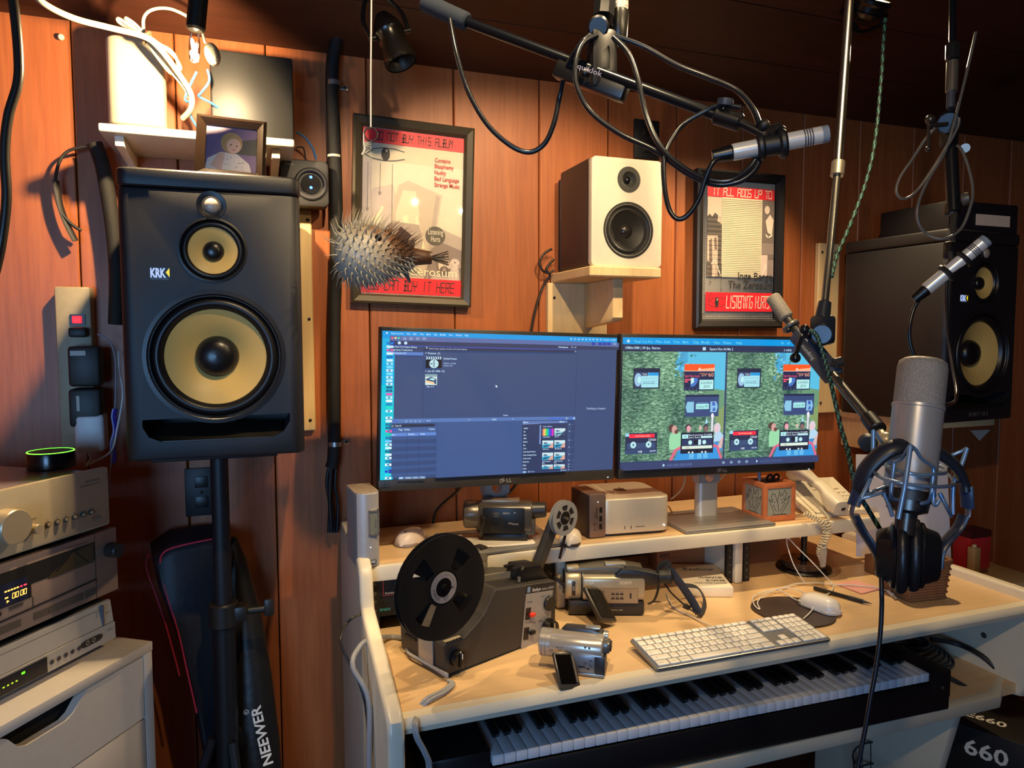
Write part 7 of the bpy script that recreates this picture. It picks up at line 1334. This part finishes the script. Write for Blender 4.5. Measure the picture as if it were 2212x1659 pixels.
# right boom stand with chrome drop pole
J = V((0.8964, -0.9617, 1.432)); t = thing('boom_stand', 'black and chrome boom stand dropping from the ceiling, holding the large microphone', 'microphone stand', J); j_ = lambda p: V(p)-J
B(CHR).cyl(j_((1.09, -0.8065, 2.177)), j_((0.9729, -0.9043, 1.72)), .0078, n=22).obj('upper_pole', t); b = B('#b7ad98 r.3 m.8').cyl(j_((0.9737, -0.9045, 1.722)), j_((0.967, -0.9092, 1.696)), .0115, n=18, bev=.001); b.obj('collar', t); B('#7d7a74 r.25 m.9').cyl(j_((0.967, -0.9091, 1.698)), j_((0.9079, -0.9521, 1.475)), .0062, n=20).obj('lower_pole', t)
b = B('#2b3038 r.3 m.3').cyl(j_((0.9079, -0.9522, 1.473)), j_((0.899, -0.9565, 1.443)), .0105, None, .0125, 22, .001); b.box(j_((0.8993, -0.9578, 1.426)), (.03, .035, .05), None, .008); b.cyl(j_((0.8715, -0.9857, 1.418)), j_((0.9237, -0.9298, 1.418)), .019, bev=.004); b.obj('swivel', t)
T0 = j_((0.8647, -0.872, 1.486)); T1 = j_((0.8798, -0.9079, 1.432)); T2 = j_((0.9029, -0.9806, 1.349)); T3 = j_((0.8406, -1.134, 1.28)); T4 = j_((0.8514, -1.104, 1.296))
b = B('#7d7568 r.55 b.6:500').cyl(T0, T0.lerp(T1, .74), .0125, n=26, bev=.003)
b.obj('counterweight_grip', t); B('#4a4844 r.3 m.6').cyl(T0.lerp(T1, .7), T1.lerp(T2, .25), .0078, n=18).obj('tail_tube', t); b = B('#6a6862 r.35 m.5').torus(T1+V((-.003, 0, 0)), .012, .004, T2-T1); b.obj('stop_ring', t)
dd_ = (T2-T1).normalized(); b = B('#565a66 r.4 m.3').frame(T1.lerp(T2, .58), dd_, (0, -1, .3)); b.box((0, 0, 0), ((T2-T1).length*.92, .03, .024), None, .004); b.M = Matrix(); b.obj('clutch', t)
a = Art(j_((0.8447, -0.9721, 1.401)), dd_, V((.55, -.35, .55))); a.rect(-.002, -.0045, .036, .010, '#15161a r.4'); a.text(.0, .003, .009, 'soundking', '#b8b8c0 r.4', 'L', .031); a.obj('name_plate', t)
b = B('#17181b r.2').sph(j_((0.8453, -0.9758, 1.426)), .0085); b.path(.0035, j_((0.84, -0.9748, 1.414)), j_((0.8264, -0.9776, 1.382))); b.sph(j_((0.8263, -0.9777, 1.38)), .0085); b.path(.0045, j_((0.8465, -0.977, 1.416)), j_((0.8769, -0.9562, 1.412))); b.obj('ball_lever', t)
b = B('#3a3833 r.4 m.3').cyl(j_((0.8904, -0.9959, 1.371)), j_((0.9012, -0.9995, 1.374)), .0085, n=16); b.path(.003, j_((0.8922, -0.9861, 1.368)), j_((0.8926, -0.9966, 1.371))); b.obj('thumb_screw', t)
B('#5a5650 r.3 m.6').cyl(T2.lerp(T1, .12), T3, .0078, n=18).obj('boom_tube', t); b = B('#1b1c20 r.4').cyl(T4, T3, .0115, None, .0125, 16, .002); b.obj('end_clamp', t); b = B('#2c3644 r.5').lathe([(.012, 0), (.0125, .005), (.012, .010), (.001, .0105)], j_((0.8005, -1.152, 1.269)), (-.4, -.8, -.3), None, 18); b.obj('end_knob', t)
# rope-like green cord
def dashed(pts, r, c1, c2, label, per=3):
    bb = B(c1); P_ = [V(p) for p in pts]; tmp = B(c1).tube(P_, r, None, 8, 8); n = 8; nr = len(tmp.v)//n
    bb.add(tmp.v, [], c1); bb.keys.append(c2)
    for i in range(nr-1):
        for j in range(n): bb.f.append([i*n+j, i*n+(j+1) % n, (i+1)*n+(j+1) % n, (i+1)*n+j]); bb.fm.append(1 if ((i+2*j) % per == 0) else 0)
    return solo(bb, 'green_cord', label, 'cable', 'green flecked black cords', 1.2)
dashed([(1.142, -0.8364, 2.018), (1.129, -0.846, 1.97), (1.117, -0.8564, 1.914), (1.103, -0.8661, 1.859), (1.089, -0.8759, 1.804), (1.063, -0.8923, 1.74), (1.041, -0.8989, 1.687), (1.018, -0.9045, 1.644), (0.9837, -0.9171, 1.595), (0.9521, -0.93, 1.556), (0.9285, -0.9453, 1.523), (0.9275, -0.9455, 1.515)], .0032, '#14201c r.5', '#447f69 r.5', 'black cord flecked with green, upper length hanging beside the chrome pole')
dashed([(0.8488, -0.9825, 1.425), (0.8549, -0.9905, 1.418), (0.8578, -0.9981, 1.401), (0.8605, -1.006, 1.375), (0.8594, -1.018, 1.35), (0.8503, -1.039, 1.318), (0.8435, -1.06, 1.277), (0.8365, -1.082, 1.245), (0.8268, -1.101, 1.217), (0.8338, -1.106, 1.186), (0.848, -1.113, 1.159), (0.8666, -1.122, 1.125)], .0036, '#14201c r.5', '#447f69 r.5', 'black cord flecked with green, lower length running down from the boom joint')
# large microphone in its cradle
Dm = .93; mb = V((0.7932, -1.229, 1.203)); mtp = V((0.8345, -1.209, 1.385)); ax = (mtp-mb).normalized(); Lm = (mtp-mb).length
t = thing('large_microphone', 'large silver side-address microphone with a mesh head, in the wire cradle', 'microphone', mb)
R_ = .0305; q = lambda s: ax*(s*Lm)
b = B('#b0adab r.3 m.55').lathe([(.026, 0), (R_-.0015, .001), (R_, .003), (R_, Lm*.64), (R_+.001, Lm*.645), (R_+.001, Lm*.665), (R_, Lm*.67)], (0, 0, 0), ax, None, 44); b.obj('body', t, .5)
b = B('#9a948e r.5 m.4 b1:700').lathe([(R_*.985, Lm*.67), (R_*.985, Lm*.93), (R_*.93, Lm*.975), (R_*.75, Lm*.995), (.001, Lm)], (0, 0, 0), ax, None, 44); b.obj('grille', t, 1)
B('#1d1b1a r.4').lathe([(R_*1.01, -.001), (R_*1.02, .012), (R_*1.0, .0125)], (0, 0, 0), ax, None, 44, False).obj('lower_ring', t); b = B('#57524e r.3 m.8').lathe([(.026, 0), (.024, -.014), (.013, -.018), (.012, -.045), (.001, -.046)], (0, 0, 0), ax, None, 28); b.obj('connector', t)
side = V((1, -.25, 0)).normalized(); fr = V((-.35, -1, 0)).normalized(); b = B('#161517 r.3').frame(q(.33)+V((0.798, -1.256, 1.285))*0+V((.0205, -.021, 0)), (1, .15, .45), (0, .1, 1)); b.box((.0, 0, 0), (.012, .012, .004), None, .001); b.M = Matrix(); b.obj('badge', t); b = B('#141214 r.4').box(q(.60)+V((.018, -.024, 0)), (.008, .003, .003)); b.obj('pattern_switch', t)
WR = '#7f9ab8 r.3 m.5'
t = thing('shock_mount', 'blue-grey wire spider cradle around the large microphone', 'shock mount', mb)
w_ = lambda P_: rel(mb, P_)
b = B(WR)
b.tube(w_([(0.7912, -1.193, 1.245), (0.7571, -1.234, 1.248), (0.7439, -1.266, 1.249), (0.7582, -1.277, 1.247), (0.783, -1.275, 1.246), (0.8299, -1.25, 1.239), (0.8763, -1.213, 1.236), (0.8841, -1.184, 1.238), (0.8622, -1.165, 1.242), (0.8239, -1.173, 1.245)]), .0022, None, 8, 5, True); b.obj('inner_ring', t, 1)
b = B(WR); b.tube(w_([(0.7596, -1.204, 1.24), (0.7266, -1.245, 1.241), (0.7135, -1.277, 1.242), (0.7257, -1.292, 1.24), (0.7552, -1.293, 1.236), (0.8078, -1.275, 1.229), (0.8694, -1.233, 1.221), (0.9201, -1.177, 1.221), (0.9025, -1.138, 1.226), (0.8281, -1.154, 1.235)]), .0024, None, 8, 5, True); b.obj('outer_ring', t, 1)
for P_ in ([(0.7296, -1.285, 1.285), (0.7248, -1.287, 1.265), (0.7181, -1.29, 1.243), (0.714, -1.29, 1.222), (0.7093, -1.29, 1.2)], [(0.7614, -1.2, 1.292), (0.7602, -1.202, 1.264), (0.7596, -1.203, 1.242)], [(0.7515, -1.211, 1.24), (0.7368, -1.218, 1.226), (0.7245, -1.22, 1.209)], [(0.8862, -1.236, 1.267), (0.8799, -1.235, 1.247), (0.8682, -1.233, 1.219), (0.8666, -1.235, 1.179)]):
    B(WR).tube(w_(P_), .0029, None, 8, 3).obj('post', t, 1)
for P_ in ([(0.7296, -1.285, 1.286), (0.7312, -1.281, 1.282), (0.739, -1.268, 1.27), (0.7431, -1.26, 1.264), (0.7433, -1.25, 1.259)], [(0.7296, -1.285, 1.286), (0.7395, -1.284, 1.28), (0.7499, -1.283, 1.269), (0.7691, -1.28, 1.259), (0.7788, -1.278, 1.255)], [(0.7614, -1.2, 1.292), (0.7699, -1.199, 1.284), (0.7813, -1.198, 1.273), (0.7953, -1.193, 1.269)], [(0.8862, -1.236, 1.267), (0.8843, -1.23, 1.262), (0.8753, -1.222, 1.255), (0.8784, -1.213, 1.25)], [(0.7245, -1.22, 1.208), (0.7393, -1.219, 1.214), (0.7617, -1.216, 1.218), (0.7815, -1.213, 1.221)], [(0.7245, -1.22, 1.208), (0.734, -1.228, 1.213), (0.7387, -1.24, 1.219)]):
    B(WR).tube(w_(P_), .0022, None, 8, 3).obj('elastic', t, 1)
for P_ in ([(0.7444, -1.25, 1.259), (0.7423, -1.25, 1.241), (0.7396, -1.251, 1.218), (0.7506, -1.245, 1.211), (0.7672, -1.24, 1.207)], [(0.7816, -1.274, 1.255), (0.7795, -1.275, 1.234), (0.7781, -1.275, 1.22), (0.7829, -1.267, 1.21), (0.7834, -1.257, 1.205)], [(0.7804, -1.276, 1.226), (0.78, -1.277, 1.211), (0.7832, -1.278, 1.208), (0.7865, -1.279, 1.214)], [(0.7397, -1.24, 1.218), (0.7433, -1.243, 1.207), (0.7489, -1.246, 1.189)], [(0.8057, -1.264, 1.218), (0.8135, -1.268, 1.201), (0.8369, -1.256, 1.184)]):
    B(WR).tube(w_(P_), .0026, None, 8, 4).obj('inner_post', t, 1)
b = B('#cfc4ac r.35 m.3').sph(w_([(0.8268, -1.161, 1.269)])[0], .0125); b.path(.006, w_([(0.8355, -1.143, 1.278)])[0], w_([(0.8076, -1.187, 1.259)])[0]); b.obj('ball_joint', t)
# headphones hung on the cradle
t = thing('headphones', 'black over-ear headphones hanging from the microphone cradle', 'headphones', V((0.8022, -1.227, 1.127))); hb = V(t.location); h_ = lambda P_: rel(hb, P_)
bandp = [(0.7422, -1.2, 1.21), (0.7409, -1.203, 1.226), (0.7447, -1.209, 1.244), (0.7558, -1.217, 1.261), (0.7688, -1.226, 1.272), (0.7886, -1.232, 1.275), (0.8126, -1.236, 1.271), (0.8366, -1.24, 1.261), (0.8579, -1.244, 1.244), (0.8718, -1.244, 1.224), (0.8737, -1.246, 1.211)]
b = B('#1c212c r.4').tube(h_(bandp), (.0125, .007), None, 12, 4, flat=(0, -1, .1)); b.obj('headband', t, 1)
for P1, P2, nm in (([(0.7418, -1.199, 1.217), (0.738, -1.198, 1.203), (0.7338, -1.198, 1.193)], [(0.7338, -1.198, 1.194), (0.7333, -1.196, 1.182), (0.7411, -1.197, 1.169)], 'l'), ([(0.8745, -1.246, 1.218), (0.8753, -1.247, 1.205), (0.8774, -1.247, 1.19)], [(0.8756, -1.248, 1.193), (0.8771, -1.248, 1.18), (0.8728, -1.244, 1.17)], 'r')):
    B('#23304a r.3').tube(h_(P1), (.010, .006), None, 8, 3, flat=(0, -1, 0)).obj('slider', t, 1); B('#8f8a90 r.3 m.8').tube(h_(P2), (.004, .0018), None, 8, 3, flat=(0, -1, 0)).obj('adjuster', t, 1)
for sg, arm, cup in ((-1, [(0.7385, -1.195, 1.18), (0.7478, -1.2, 1.159), (0.7566, -1.21, 1.139), (0.7637, -1.213, 1.124), (0.766, -1.216, 1.103)], (0.7855, -1.221, 1.127)), (1, [(0.8753, -1.244, 1.179), (0.868, -1.242, 1.162), (0.8522, -1.241, 1.148), (0.8397, -1.24, 1.133), (0.8368, -1.24, 1.112)], (0.8174, -1.227, 1.126))):
    B('#1b2436 r.35').tube(h_(arm), (.0085, .004), None, 10, 3, flat=(0, -1, 0)).obj('yoke', t, 1)
    c_ = V(cup)-hb; xa = V((.70, -.71, .04*sg)).normalized(); ya = V((.71, .70, 0))
    e = lambda dx, ry, rz: [c_ + xa*(dx*.72*sg) + ya*(ry*math.cos(a)) + V((0, 0, 1))*(rz*math.sin(a)) for a in [2*pi*j/36 for j in range(36)]]
    B('#141416 r.35').loft([e(.032, .010, .014), e(.034, .022, .028), e(.030, .026, .032), e(.012, .030, .037), e(.008, .034, .043), e(.003, .035, .044)]).obj('ear_cup', t, .7)
    B('#18181b r.4 b.3:120').loft([e(.003, .033, .042), e(.0, .037, .047), e(-.007, .039, .049), e(-.013, .038, .048), e(-.018, .033, .043), e(-.018, .018, .026), e(-.010, .016, .024)]).obj('ear_pad', t, 1)
cable([(0.766, -1.216, 1.104), (0.7579, -1.225, 1.085), (0.758, -1.226, 1.064), (0.7548, -1.228, 1.028), (0.7487, -1.229, 0.9861), (0.7408, -1.229, 0.944), (0.7342, -1.229, 0.9079), (0.7265, -1.229, 0.8718), (0.7187, -1.229, 0.8297), (0.7206, -1.223, 0.7748)], .0029, 'black headphone cable hanging straight down in front of the desk', '#1c1c20 r.35', 'headphone_cable', 'cable')
# loose boom cables
XC = '#191b20 r.25'
for P_, r_, lb in (([(0.2997, -0.7888, 1.916), (0.3047, -0.8051, 1.863), (0.319, -0.8144, 1.805), (0.3464, -0.828, 1.75), (0.3798, -0.8424, 1.716), (0.4082, -0.8534, 1.704), (0.4292, -0.8654, 1.715), (0.4423, -0.8732, 1.745), (0.4508, -0.8784, 1.789), (0.4495, -0.9024, 1.819), (0.4558, -0.9349, 1.841), (0.4722, -0.9395, 1.858)], .0040, 'black cable in a deep loop under the top boom arm, left of the ceiling mount'),
 ([(0.4819, -0.9429, 1.858), (0.4588, -0.9412, 1.843), (0.4463, -0.9444, 1.81), (0.4475, -0.947, 1.78), (0.465, -0.9559, 1.743), (0.5006, -0.9819, 1.707), (0.5366, -1.018, 1.678), (0.5646, -1.052, 1.643), (0.5883, -1.083, 1.622), (0.6146, -1.103, 1.623), (0.6322, -1.113, 1.637), (0.6414, -1.115, 1.657)], .0040, 'black cable sagging from the ceiling mount to the upper pencil microphone, outer of two'),
 ([(0.5042, -0.9511, 1.855), (0.5198, -0.9693, 1.827), (0.5265, -0.9853, 1.786), (0.5308, -1.001, 1.733), (0.5376, -1.029, 1.682), (0.5589, -1.055, 1.648), (0.5825, -1.081, 1.628), (0.6058, -1.1, 1.625), (0.6277, -1.109, 1.641), (0.6386, -1.114, 1.661)], .0040, 'black cable with a blue sheen falling steeply from the ceiling mount behind the boom'),
 ([(0.5123, -0.943, 1.86), (0.5508, -0.9578, 1.845), (0.5898, -0.9846, 1.814), (0.6222, -1.019, 1.788), (0.6467, -1.051, 1.763), (0.6511, -1.082, 1.729), (0.6496, -1.099, 1.703)], .0042, 'black cable above the top boom arm running to its end clamp'),
 ([(0.5918, -1.098, 1.657), (0.5799, -1.094, 1.647), (0.5731, -1.088, 1.628), (0.5671, -1.082, 1.601), (0.5553, -1.074, 1.58), (0.5437, -1.065, 1.576), (0.5356, -1.056, 1.594), (0.5365, -1.043, 1.631), (0.5447, -1.032, 1.672), (0.5714, -1.028, 1.711), (0.5968, -1.046, 1.729), (0.6128, -1.062, 1.735), (0.6329, -1.081, 1.729)], .0036, 'black cable looping down left of the second poster from the upper pencil microphone'),
 ([(1.093, -0.9799, 1.484), (1.085, -0.9733, 1.464), (1.077, -0.9726, 1.436), (1.076, -0.9742, 1.408), (1.083, -0.9787, 1.379), (1.094, -0.9843, 1.355)], .0034, 'black cable curving down from the lower pencil microphone to the large one'),
 ([(1.122, -1.004, 1.515), (1.111, -1.014, 1.467), (1.095, -1.034, 1.412), (1.054, -1.076, 1.367), (1.013, -1.117, 1.334), (0.9651, -1.154, 1.321), (0.9105, -1.188, 1.32), (0.8833, -1.199, 1.323)], .0028, 'thin black cable hanging right of the large microphone')):
    cable(P_, r_, lb, XC)
for P_, lb in (([(1.275, -0.9187, 1.979), (1.244, -0.9332, 1.92), (1.21, -0.9473, 1.854), (1.185, -0.9535, 1.792), (1.169, -0.951, 1.743), (1.131, -0.9521, 1.691), (1.105, -0.9565, 1.648), (1.104, -0.9586, 1.615), (1.12, -0.9658, 1.593), (1.138, -0.9833, 1.585), (1.165, -0.9918, 1.602), (1.181, -0.9949, 1.638), (1.196, -0.9873, 1.672), (1.199, -0.9745, 1.715), (1.198, -0.9614, 1.747), (1.2, -0.9505, 1.758)], 'grey cable in a large loop round the ceiling drop stand'), ([(1.172, -0.9275, 1.792), (1.156, -0.923, 1.773), (1.131, -0.9169, 1.735), (1.109, -0.9117, 1.702), (1.103, -0.9113, 1.676), (1.115, -0.9164, 1.664), (1.136, -0.9229, 1.676), (1.153, -0.9373, 1.71), (1.173, -0.9518, 1.753), (1.192, -0.956, 1.788), (1.195, -0.956, 1.805)], 'thin grey cable in a slack loop left of the ceiling drop stand')):
    cable(P_, .0026, lb, '#5c5853 r.3')

# ================================================================ hi-fi stack on the white drawer unit
YL = .977
t = thing('drawer_unit', 'white drawer unit with a cut-out grip at the lower left', 'drawer unit', (-.215, -.36, 0), YL)
WD_ = '#cfc3b4 r.45'; b = B(WD_); b.bx((-.40, 0, .03), (-.378, .45, .786)); b.bx((-.0225, .0, .03), (0, .45, .786), None, .001); b.bx((-.378, .02, .03), (-.0225, .45, .05)); b.bx((-.378, .44, .05), (-.0225, .45, .786)); b.obj('carcass', t)
B(WD_).bx((-.402, -.001, .7865), (.001, .452, .805), None, .001).obj('top_panel', t)
for z0, z1, gr in ((.660, .783, 1), (.53, .6565, 0), (.40, .5265, 0), (.27, .3965, 0), (.05, .2665, 0)):
    b = B(WD_)
    if gr: b.prism([(-.3765, z0), (-.0245, z0), (-.0245, z1), (-.155, z1), (-.17, z1-.008), (-.19, z1-.028), (-.205, z1-.034), (-.28, z1-.034), (-.295, z1-.028), (-.312, z1-.006), (-.322, z1), (-.3765, z1)], 'y', .0005, .018)
    else: b.bx((-.3765, .0005, z0), (-.0245, .018, z1), None, .0008)
    o = b.obj('drawer_front', t)
B('#120e0c r.8').bx((-.37, .03, .06), (-.03, .4, .78)).obj('drawer_box', t)
def tx(a, x, y, s_, w_, c_='#6a6258 r.5', al='L'): a.text(x, y, .006, s_, c_, al, w_)
t = thing('video_recorder', 'silver video recorder lying on the white drawer unit', 'video recorder', (-.283, -.35, .8155), YL)
b = B('#23201d r.5'); b.bx((-.425, .012, .006), (-.003, .27, .082), None, .004); [b.cyl((x, y, -.0099), (x, y, .006), .014) for x in (-.38, -.05) for y in (.04, .24)]; b.obj('case', t)
b = B('#b7b0a6 r.4 m.3'); b.prism([(0, .038), (.006, .080), (.012, .081), (.012, .0385)], 'x', -.43, 0); b.prism([(-.004, .004), (-.003, .0365), (.012, .0375), (.012, .004)], 'x', -.43, 0); b.bx((-.0265, -.0015, .008), (-.0235, .004, .078), '#5a5560 r.4'); b.obj('front_panel', t, .4)
a = Art((-.43, -.0048, .08), (1, 0, 0), (0, 0, 1)); a.rect(.17, .046, .105, .029, '#14121a r.3'); a.rect(.225, .052, .0065, .004, '#50e018 e2.5'); [a.rect(.19+.0078*i, .061, .0035, .002, '#a0e018 e2') for i in range(4)]
for i in range(5): a.disc(.2845+i*.0145, .0605-.0, .0042, '#3a3038 r.4', .0042)
a.poly([(.385+.012*math.cos(k), .0585-.0065*math.sin(k)) if -pi/2 <= k <= pi/2 else (.358+.012*math.cos(k), .0585-.0065*math.sin(k)) for k in [2*pi*i/24-pi/2+.001 for i in range(24)]], '#2e2620 r.35')
for x_ in (.362, .376): a.ring(x_, .0585, .004, .0012, '#b8a88c r.4')
tx(a, .41, .055, 'HQ', .012); a.obj('front_print', t)
a = Art((-.43, .0005, .0795), (1, 0, 0), (0, -.1, 1)); a.line([(.14, .008), (.393, .008), (.393, .034), (.14, .034), (.14, .008)], .0008, '#3a3438 r.5'); tx(a, .415, .024, 'VHS', .012); tx(a, .25, .038, '4-HEAD HI-FI STEREO', .06); a.obj('flap_outline', t)
t = thing('cassette_deck', 'champagne tape deck with a dark window in the middle of the stack', 'tape deck', (-.276, -.33, .909), YL)
b = B('#211e1c r.5'); b.bx((-.425, .012, .0), (-.003, .27, .126), None, .002); [b.cyl((x, y, -.011), (x, y, .0), .013) for x in (-.38, -.05) for y in (.04, .24)]; b.obj('case', t); B('#ab9180 r.4 m.35').bx((-.43, -.001, .001), (0, .012, .128), None, .0015).obj('front_panel', t)
a = Art((-.43, -.0014, .128), (1, 0, 0), (0, 0, 1)); a.line([(.376, .0), (.376, .127)], .0012, '#3a302c r.5'); a.rect(.06, .015, .315, .036, '#201c18 r.25'); a.rect(.06, .051, .178, .023, '#1c191c r.25'); a.poly([(.372, .054), (.27, .054), (.28, .045), (.3, .036), (.325, .022), (.372, .018)], '#4e3c22 r.3'); a.line([(.33, .02), (.36, .05)], .003, '#1c1612 r.3'); a.line([(.29, .045), (.318, .026)], .003, '#1c1612 r.3'); a.line([(.24, .074), (.24, .095)], .0015, '#3a302c r.5'); a.line([(.05, .1), (.376, .089)], .004, '#2c2424 r.5')
for x_, w_ in ((.10, .03), (.175, .04), (.24, .028), (.27, .075), (.35, .022)): a.rect(x_, .104, w_, .013, '#574c42 r.4')
a.rect(.195, .076, .026, .006, '#4a4440 r.4'); a.disc(.178, .082, .0035, '#3a3230 r.4'); a.disc(.15, .087, .0035, '#3a3230 r.4'); a.rect(.158, .0925, .014, .005, '#3a3034 r.4'); a.rect(.13, .034, .10, .05-.012, '#1d2440 r.3')
a.seg(.2015, .055, .0045, .0085, '00', '#ffae48 e2.5', .0011, .12, gap=1.45); a.seg(.2165, .055, .0045, .0085, '00', '#ffae48 e2.5', .0011, .12, gap=1.45); a.rect(.188, .0575, .006, .0025, '#ffae48 e2.5'); a.poly([(.196, .0655), (.191, .068), (.191, .063)], '#ffae48 e2.5')
for i in range(5): a.rect(.188+i*.0055, .0465, .004, .0025, '#ffae48 e2.5')
a.rect(.2165, .0465, .004, .0025, '#ff3040 e2.5'); a.rect(.223, .0465, .006, .0025, '#ff3040 e2.5'); tx(a, .31, .0125, 'STEREO CASSETTE DECK', .05, '#5a4c42 r.5'); a.obj('front_print', t)
b = B('#2a2622 r.4').lathe([(.0145, 0), (.0145, -.022), (.0135, -.0235), (.001, -.0235)], (-.0195, -.001, .087), (0, 1, 0), None, 28); b.obj('knob', t, .5)
t = thing('amplifier', 'silver amplifier with a big volume knob on top of the stack', 'amplifier', (-.283, -.35, 1.0485), YL)
b = B('#96909a r.35 m.5'); b.bx((-.42, .01, .004), (-.01, .30, .106), None, .002); b.obj('case', t); b = B('#1a1816 r.5'); [b.cyl((x, y, -.0112), (x, y, .0045), .014) for x in (-.38, -.05) for y in (.05, .26)]; b.obj('foot', t)
B('#c2b294 r.4 m.35').at((-.215, 0, .057)).prism([(x, z) for x, z in B().rrect(.43, .114, .005)], 'y', -.001, .009, None, .001).obj('front_panel', t)
a = Art((-.43, -.0014, .114), (1, 0, 0), (0, 0, 1)); tx(a, .375, .022, 'STEREO AMPLIFIER', .035); tx(a, .365, .029, 'INTEGRATED', .045); tx(a, .386, .094, 'SPEAKERS', .022); a.rect(.391, .097, .02, .003, '#8a8070 r.5'); tx(a, .26, .064, 'BASS', .01)
for i in range(6): a.disc(.2915+i*.0187, .071, .0008, '#3a342c r.5'); a.rect(.287+i*.0187, .0735, .009, .0012, '#9a8e7c r.5')
a.obj('front_print', t)
for i in range(6): b = B('#453f38 r.4').lathe([(.0052, 0), (.0052, -.003), (.0034, -.003), (.0034, -.002)], (-.1385+i*.0187, -.001, .0345), (0, 1, 0), None, 22, False); b.lathe([(.0033, 0), (.0033, -.0045), (.001, -.005)], (-.1385+i*.0187, -.001, .0345), (0, 1, 0), '#c2b294 r.35 m.5', 20); b.obj('button', t)
B('#bfae90 r.35 m.5').lathe([(.029, 0), (.029, -.024), (.0275, -.0258), (.001, -.026)], (-.218, -.001, .053), (0, 1, 0), None, 44).obj('volume_knob', t, .5); B('#bfae90 r.35 m.5').lathe([(.0085, 0), (.0085, -.018), (.0075, -.019), (.001, -.019)], (-.172, -.001, .0365), (0, 1, 0), None, 24).obj('tone_knob', t, .5)
t = thing('smart_speaker', 'round black puck speaker with a glowing green ring on the amplifier', 'speaker', (-.395, -.275, 1.155))
B('#0f0f12 r.2').lathe([(.040, 0), (.0425, .002), (.0425, .030), (.0415, .0325)], (0, 0, 0), (0, 0, 1), None, 56).obj('body', t, .5); B('#60ff30 e4').lathe([(.0415, .0322), (.0410, .0336), (.0395, .0336), (.0392, .0322)], (0, 0, 0), (0, 0, 1), None, 56, False).obj('light_ring', t); B('#131214 r.4').cyl((0, 0, .03), (0, 0, .0332), .0392, n=56).obj('top', t)
# ================================================================ bags behind the stand
t = thing('gear_bag', 'black gear bag with red piping leaning on the wall behind the stand pole', 'bag', (-.15, -.12, 0))
ring = lambda P_: [V(p)-V((-.15, -.12, 0)) for p in P_]
FB = '#15151d r.55 b.4:60'
o1 = [(-0.2378, -0.13, 0.9152), (-0.1996, -0.12, 0.9389), (-0.1309, -0.11, 0.9426), (-0.0783, -0.1, 0.9393), (-0.0686, -0.1, 0.9168), (-0.0753, -0.1, 0.7403), (-0.0895, -0.13, 0.5603), (-0.1136, -0.17, 0.3591), (-0.1286, -0.17, 0.3625), (-0.1591, -0.15, 0.5599), (-0.1898, -0.14, 0.7159), (-0.2304, -0.13, 0.8493)]
f = [V(p)-V((-.15, -.12, 0)) for p in o1]; bk = [p+V((-.015, .075, .01)) for p in f]; cx = sum(f, V())/len(f)
B(FB).loft([[p.lerp(cx, .10)+V((.004, -.018, 0)) for p in f], [p.lerp(cx, .02)+V((.002, -.010, 0)) for p in f], f, bk, [p.lerp(cx, .05)+V((-.015, .08, .01)) for p in f]]).obj('body', t, 1)
RP = '#c23048 r.5'
B(RP).tube(ring([(-0.0715, -0.118, 0.9412), (-0.1297, -0.13, 0.939), (-0.1929, -0.14, 0.9318), (-0.2168, -0.145, 0.9196), (-0.2206, -0.145, 0.8909), (-0.2079, -0.15, 0.8207), (-0.1877, -0.155, 0.7382), (-0.1732, -0.16, 0.6558), (-0.1535, -0.165, 0.5442)]), .0022, None, 8, 4).obj('piping', t, 1); B(RP).tube(ring([(-0.2467, -0.12, 0.9176), (-0.2534, -0.12, 0.8868), (-0.2359, -0.13, 0.8281), (-0.2181, -0.135, 0.762), (-0.2031, -0.14, 0.6959), (-0.1885, -0.15, 0.6317)]), .0022, None, 8, 4).obj('piping', t, 1)
t = thing('light_stand_bag', 'long black carrying bag with white lettering leaning behind the stand pole', 'bag', (-.03, -.16, 0))
o_ = V((-.03, -.16, 0)); rg2 = lambda c, rx, ry: [V(c)-o_+V((rx*math.cos(a), ry*math.sin(a), .02*math.cos(a))) for a in [2*pi*j/24 for j in range(24)]]
B('#1a1816 r.4 b.5:40').loft([rg2((-0.0738, -0.1, 0.9162), .004, .004), rg2((-0.0739, -0.1, 0.9116), .016, .02), rg2((-0.0667, -0.11, 0.857), .03, .035), rg2((-0.0486, -0.13, 0.7366), .042, .045), rg2((-0.0364, -0.16, 0.5883), .05, .05), rg2((-0.0297, -0.18, 0.4381), .057, .055), rg2((-0.0271, -0.2, 0.2902), .06, .058), rg2((.0, -.23, .05), .06, .058), rg2((.0, -.23, .012), .045, .04)]).obj('body', t, 1)
pA = V((0.0106, -0.247, 0.4369)); pB = V((-0.0143, -0.222, 0.5676)); ux = (pB-pA).normalized(); uu = V((-1, 0, -.2)); uu = (uu-ux*uu.dot(ux)).normalized()
a = Art(pA-o_, ux, uu); a.text(0, .0, .031, 'NEEWER', '#e6dfd4 r.5', 'L', (pB-pA).length, 0, .025); a.ring((pB-pA).length-.006, -.032, .0055, .001, '#e6dfd4 r.5'); a.text((pB-pA).length-.006, -.0295, .007, 'R', '#e6dfd4 r.5', 'C'); a.obj('lettering', t)
pA = V((-0.0869, -0.222, 0.6025)); pB = V((-0.084, -0.226, 0.5572)); ux = (pB-pA).normalized(); uu = V((1, 0, -.05)); uu = (uu-ux*uu.dot(ux)).normalized(); a = Art(pA-o_, ux, uu); a.text(0, 0, .014, 'frame', '#d0cac0 r.5', 'L', (pB-pA).length); a.obj('side_lettering', t)
B('#2a2723 r.5').tube([V(p)-o_ for p in [(-0.0697, -0.135, 0.9099), (-0.0742, -0.15, 0.876), (-0.0793, -0.155, 0.8283)]], (.006, .0018), None, 8, 3).obj('strap', t, 1)
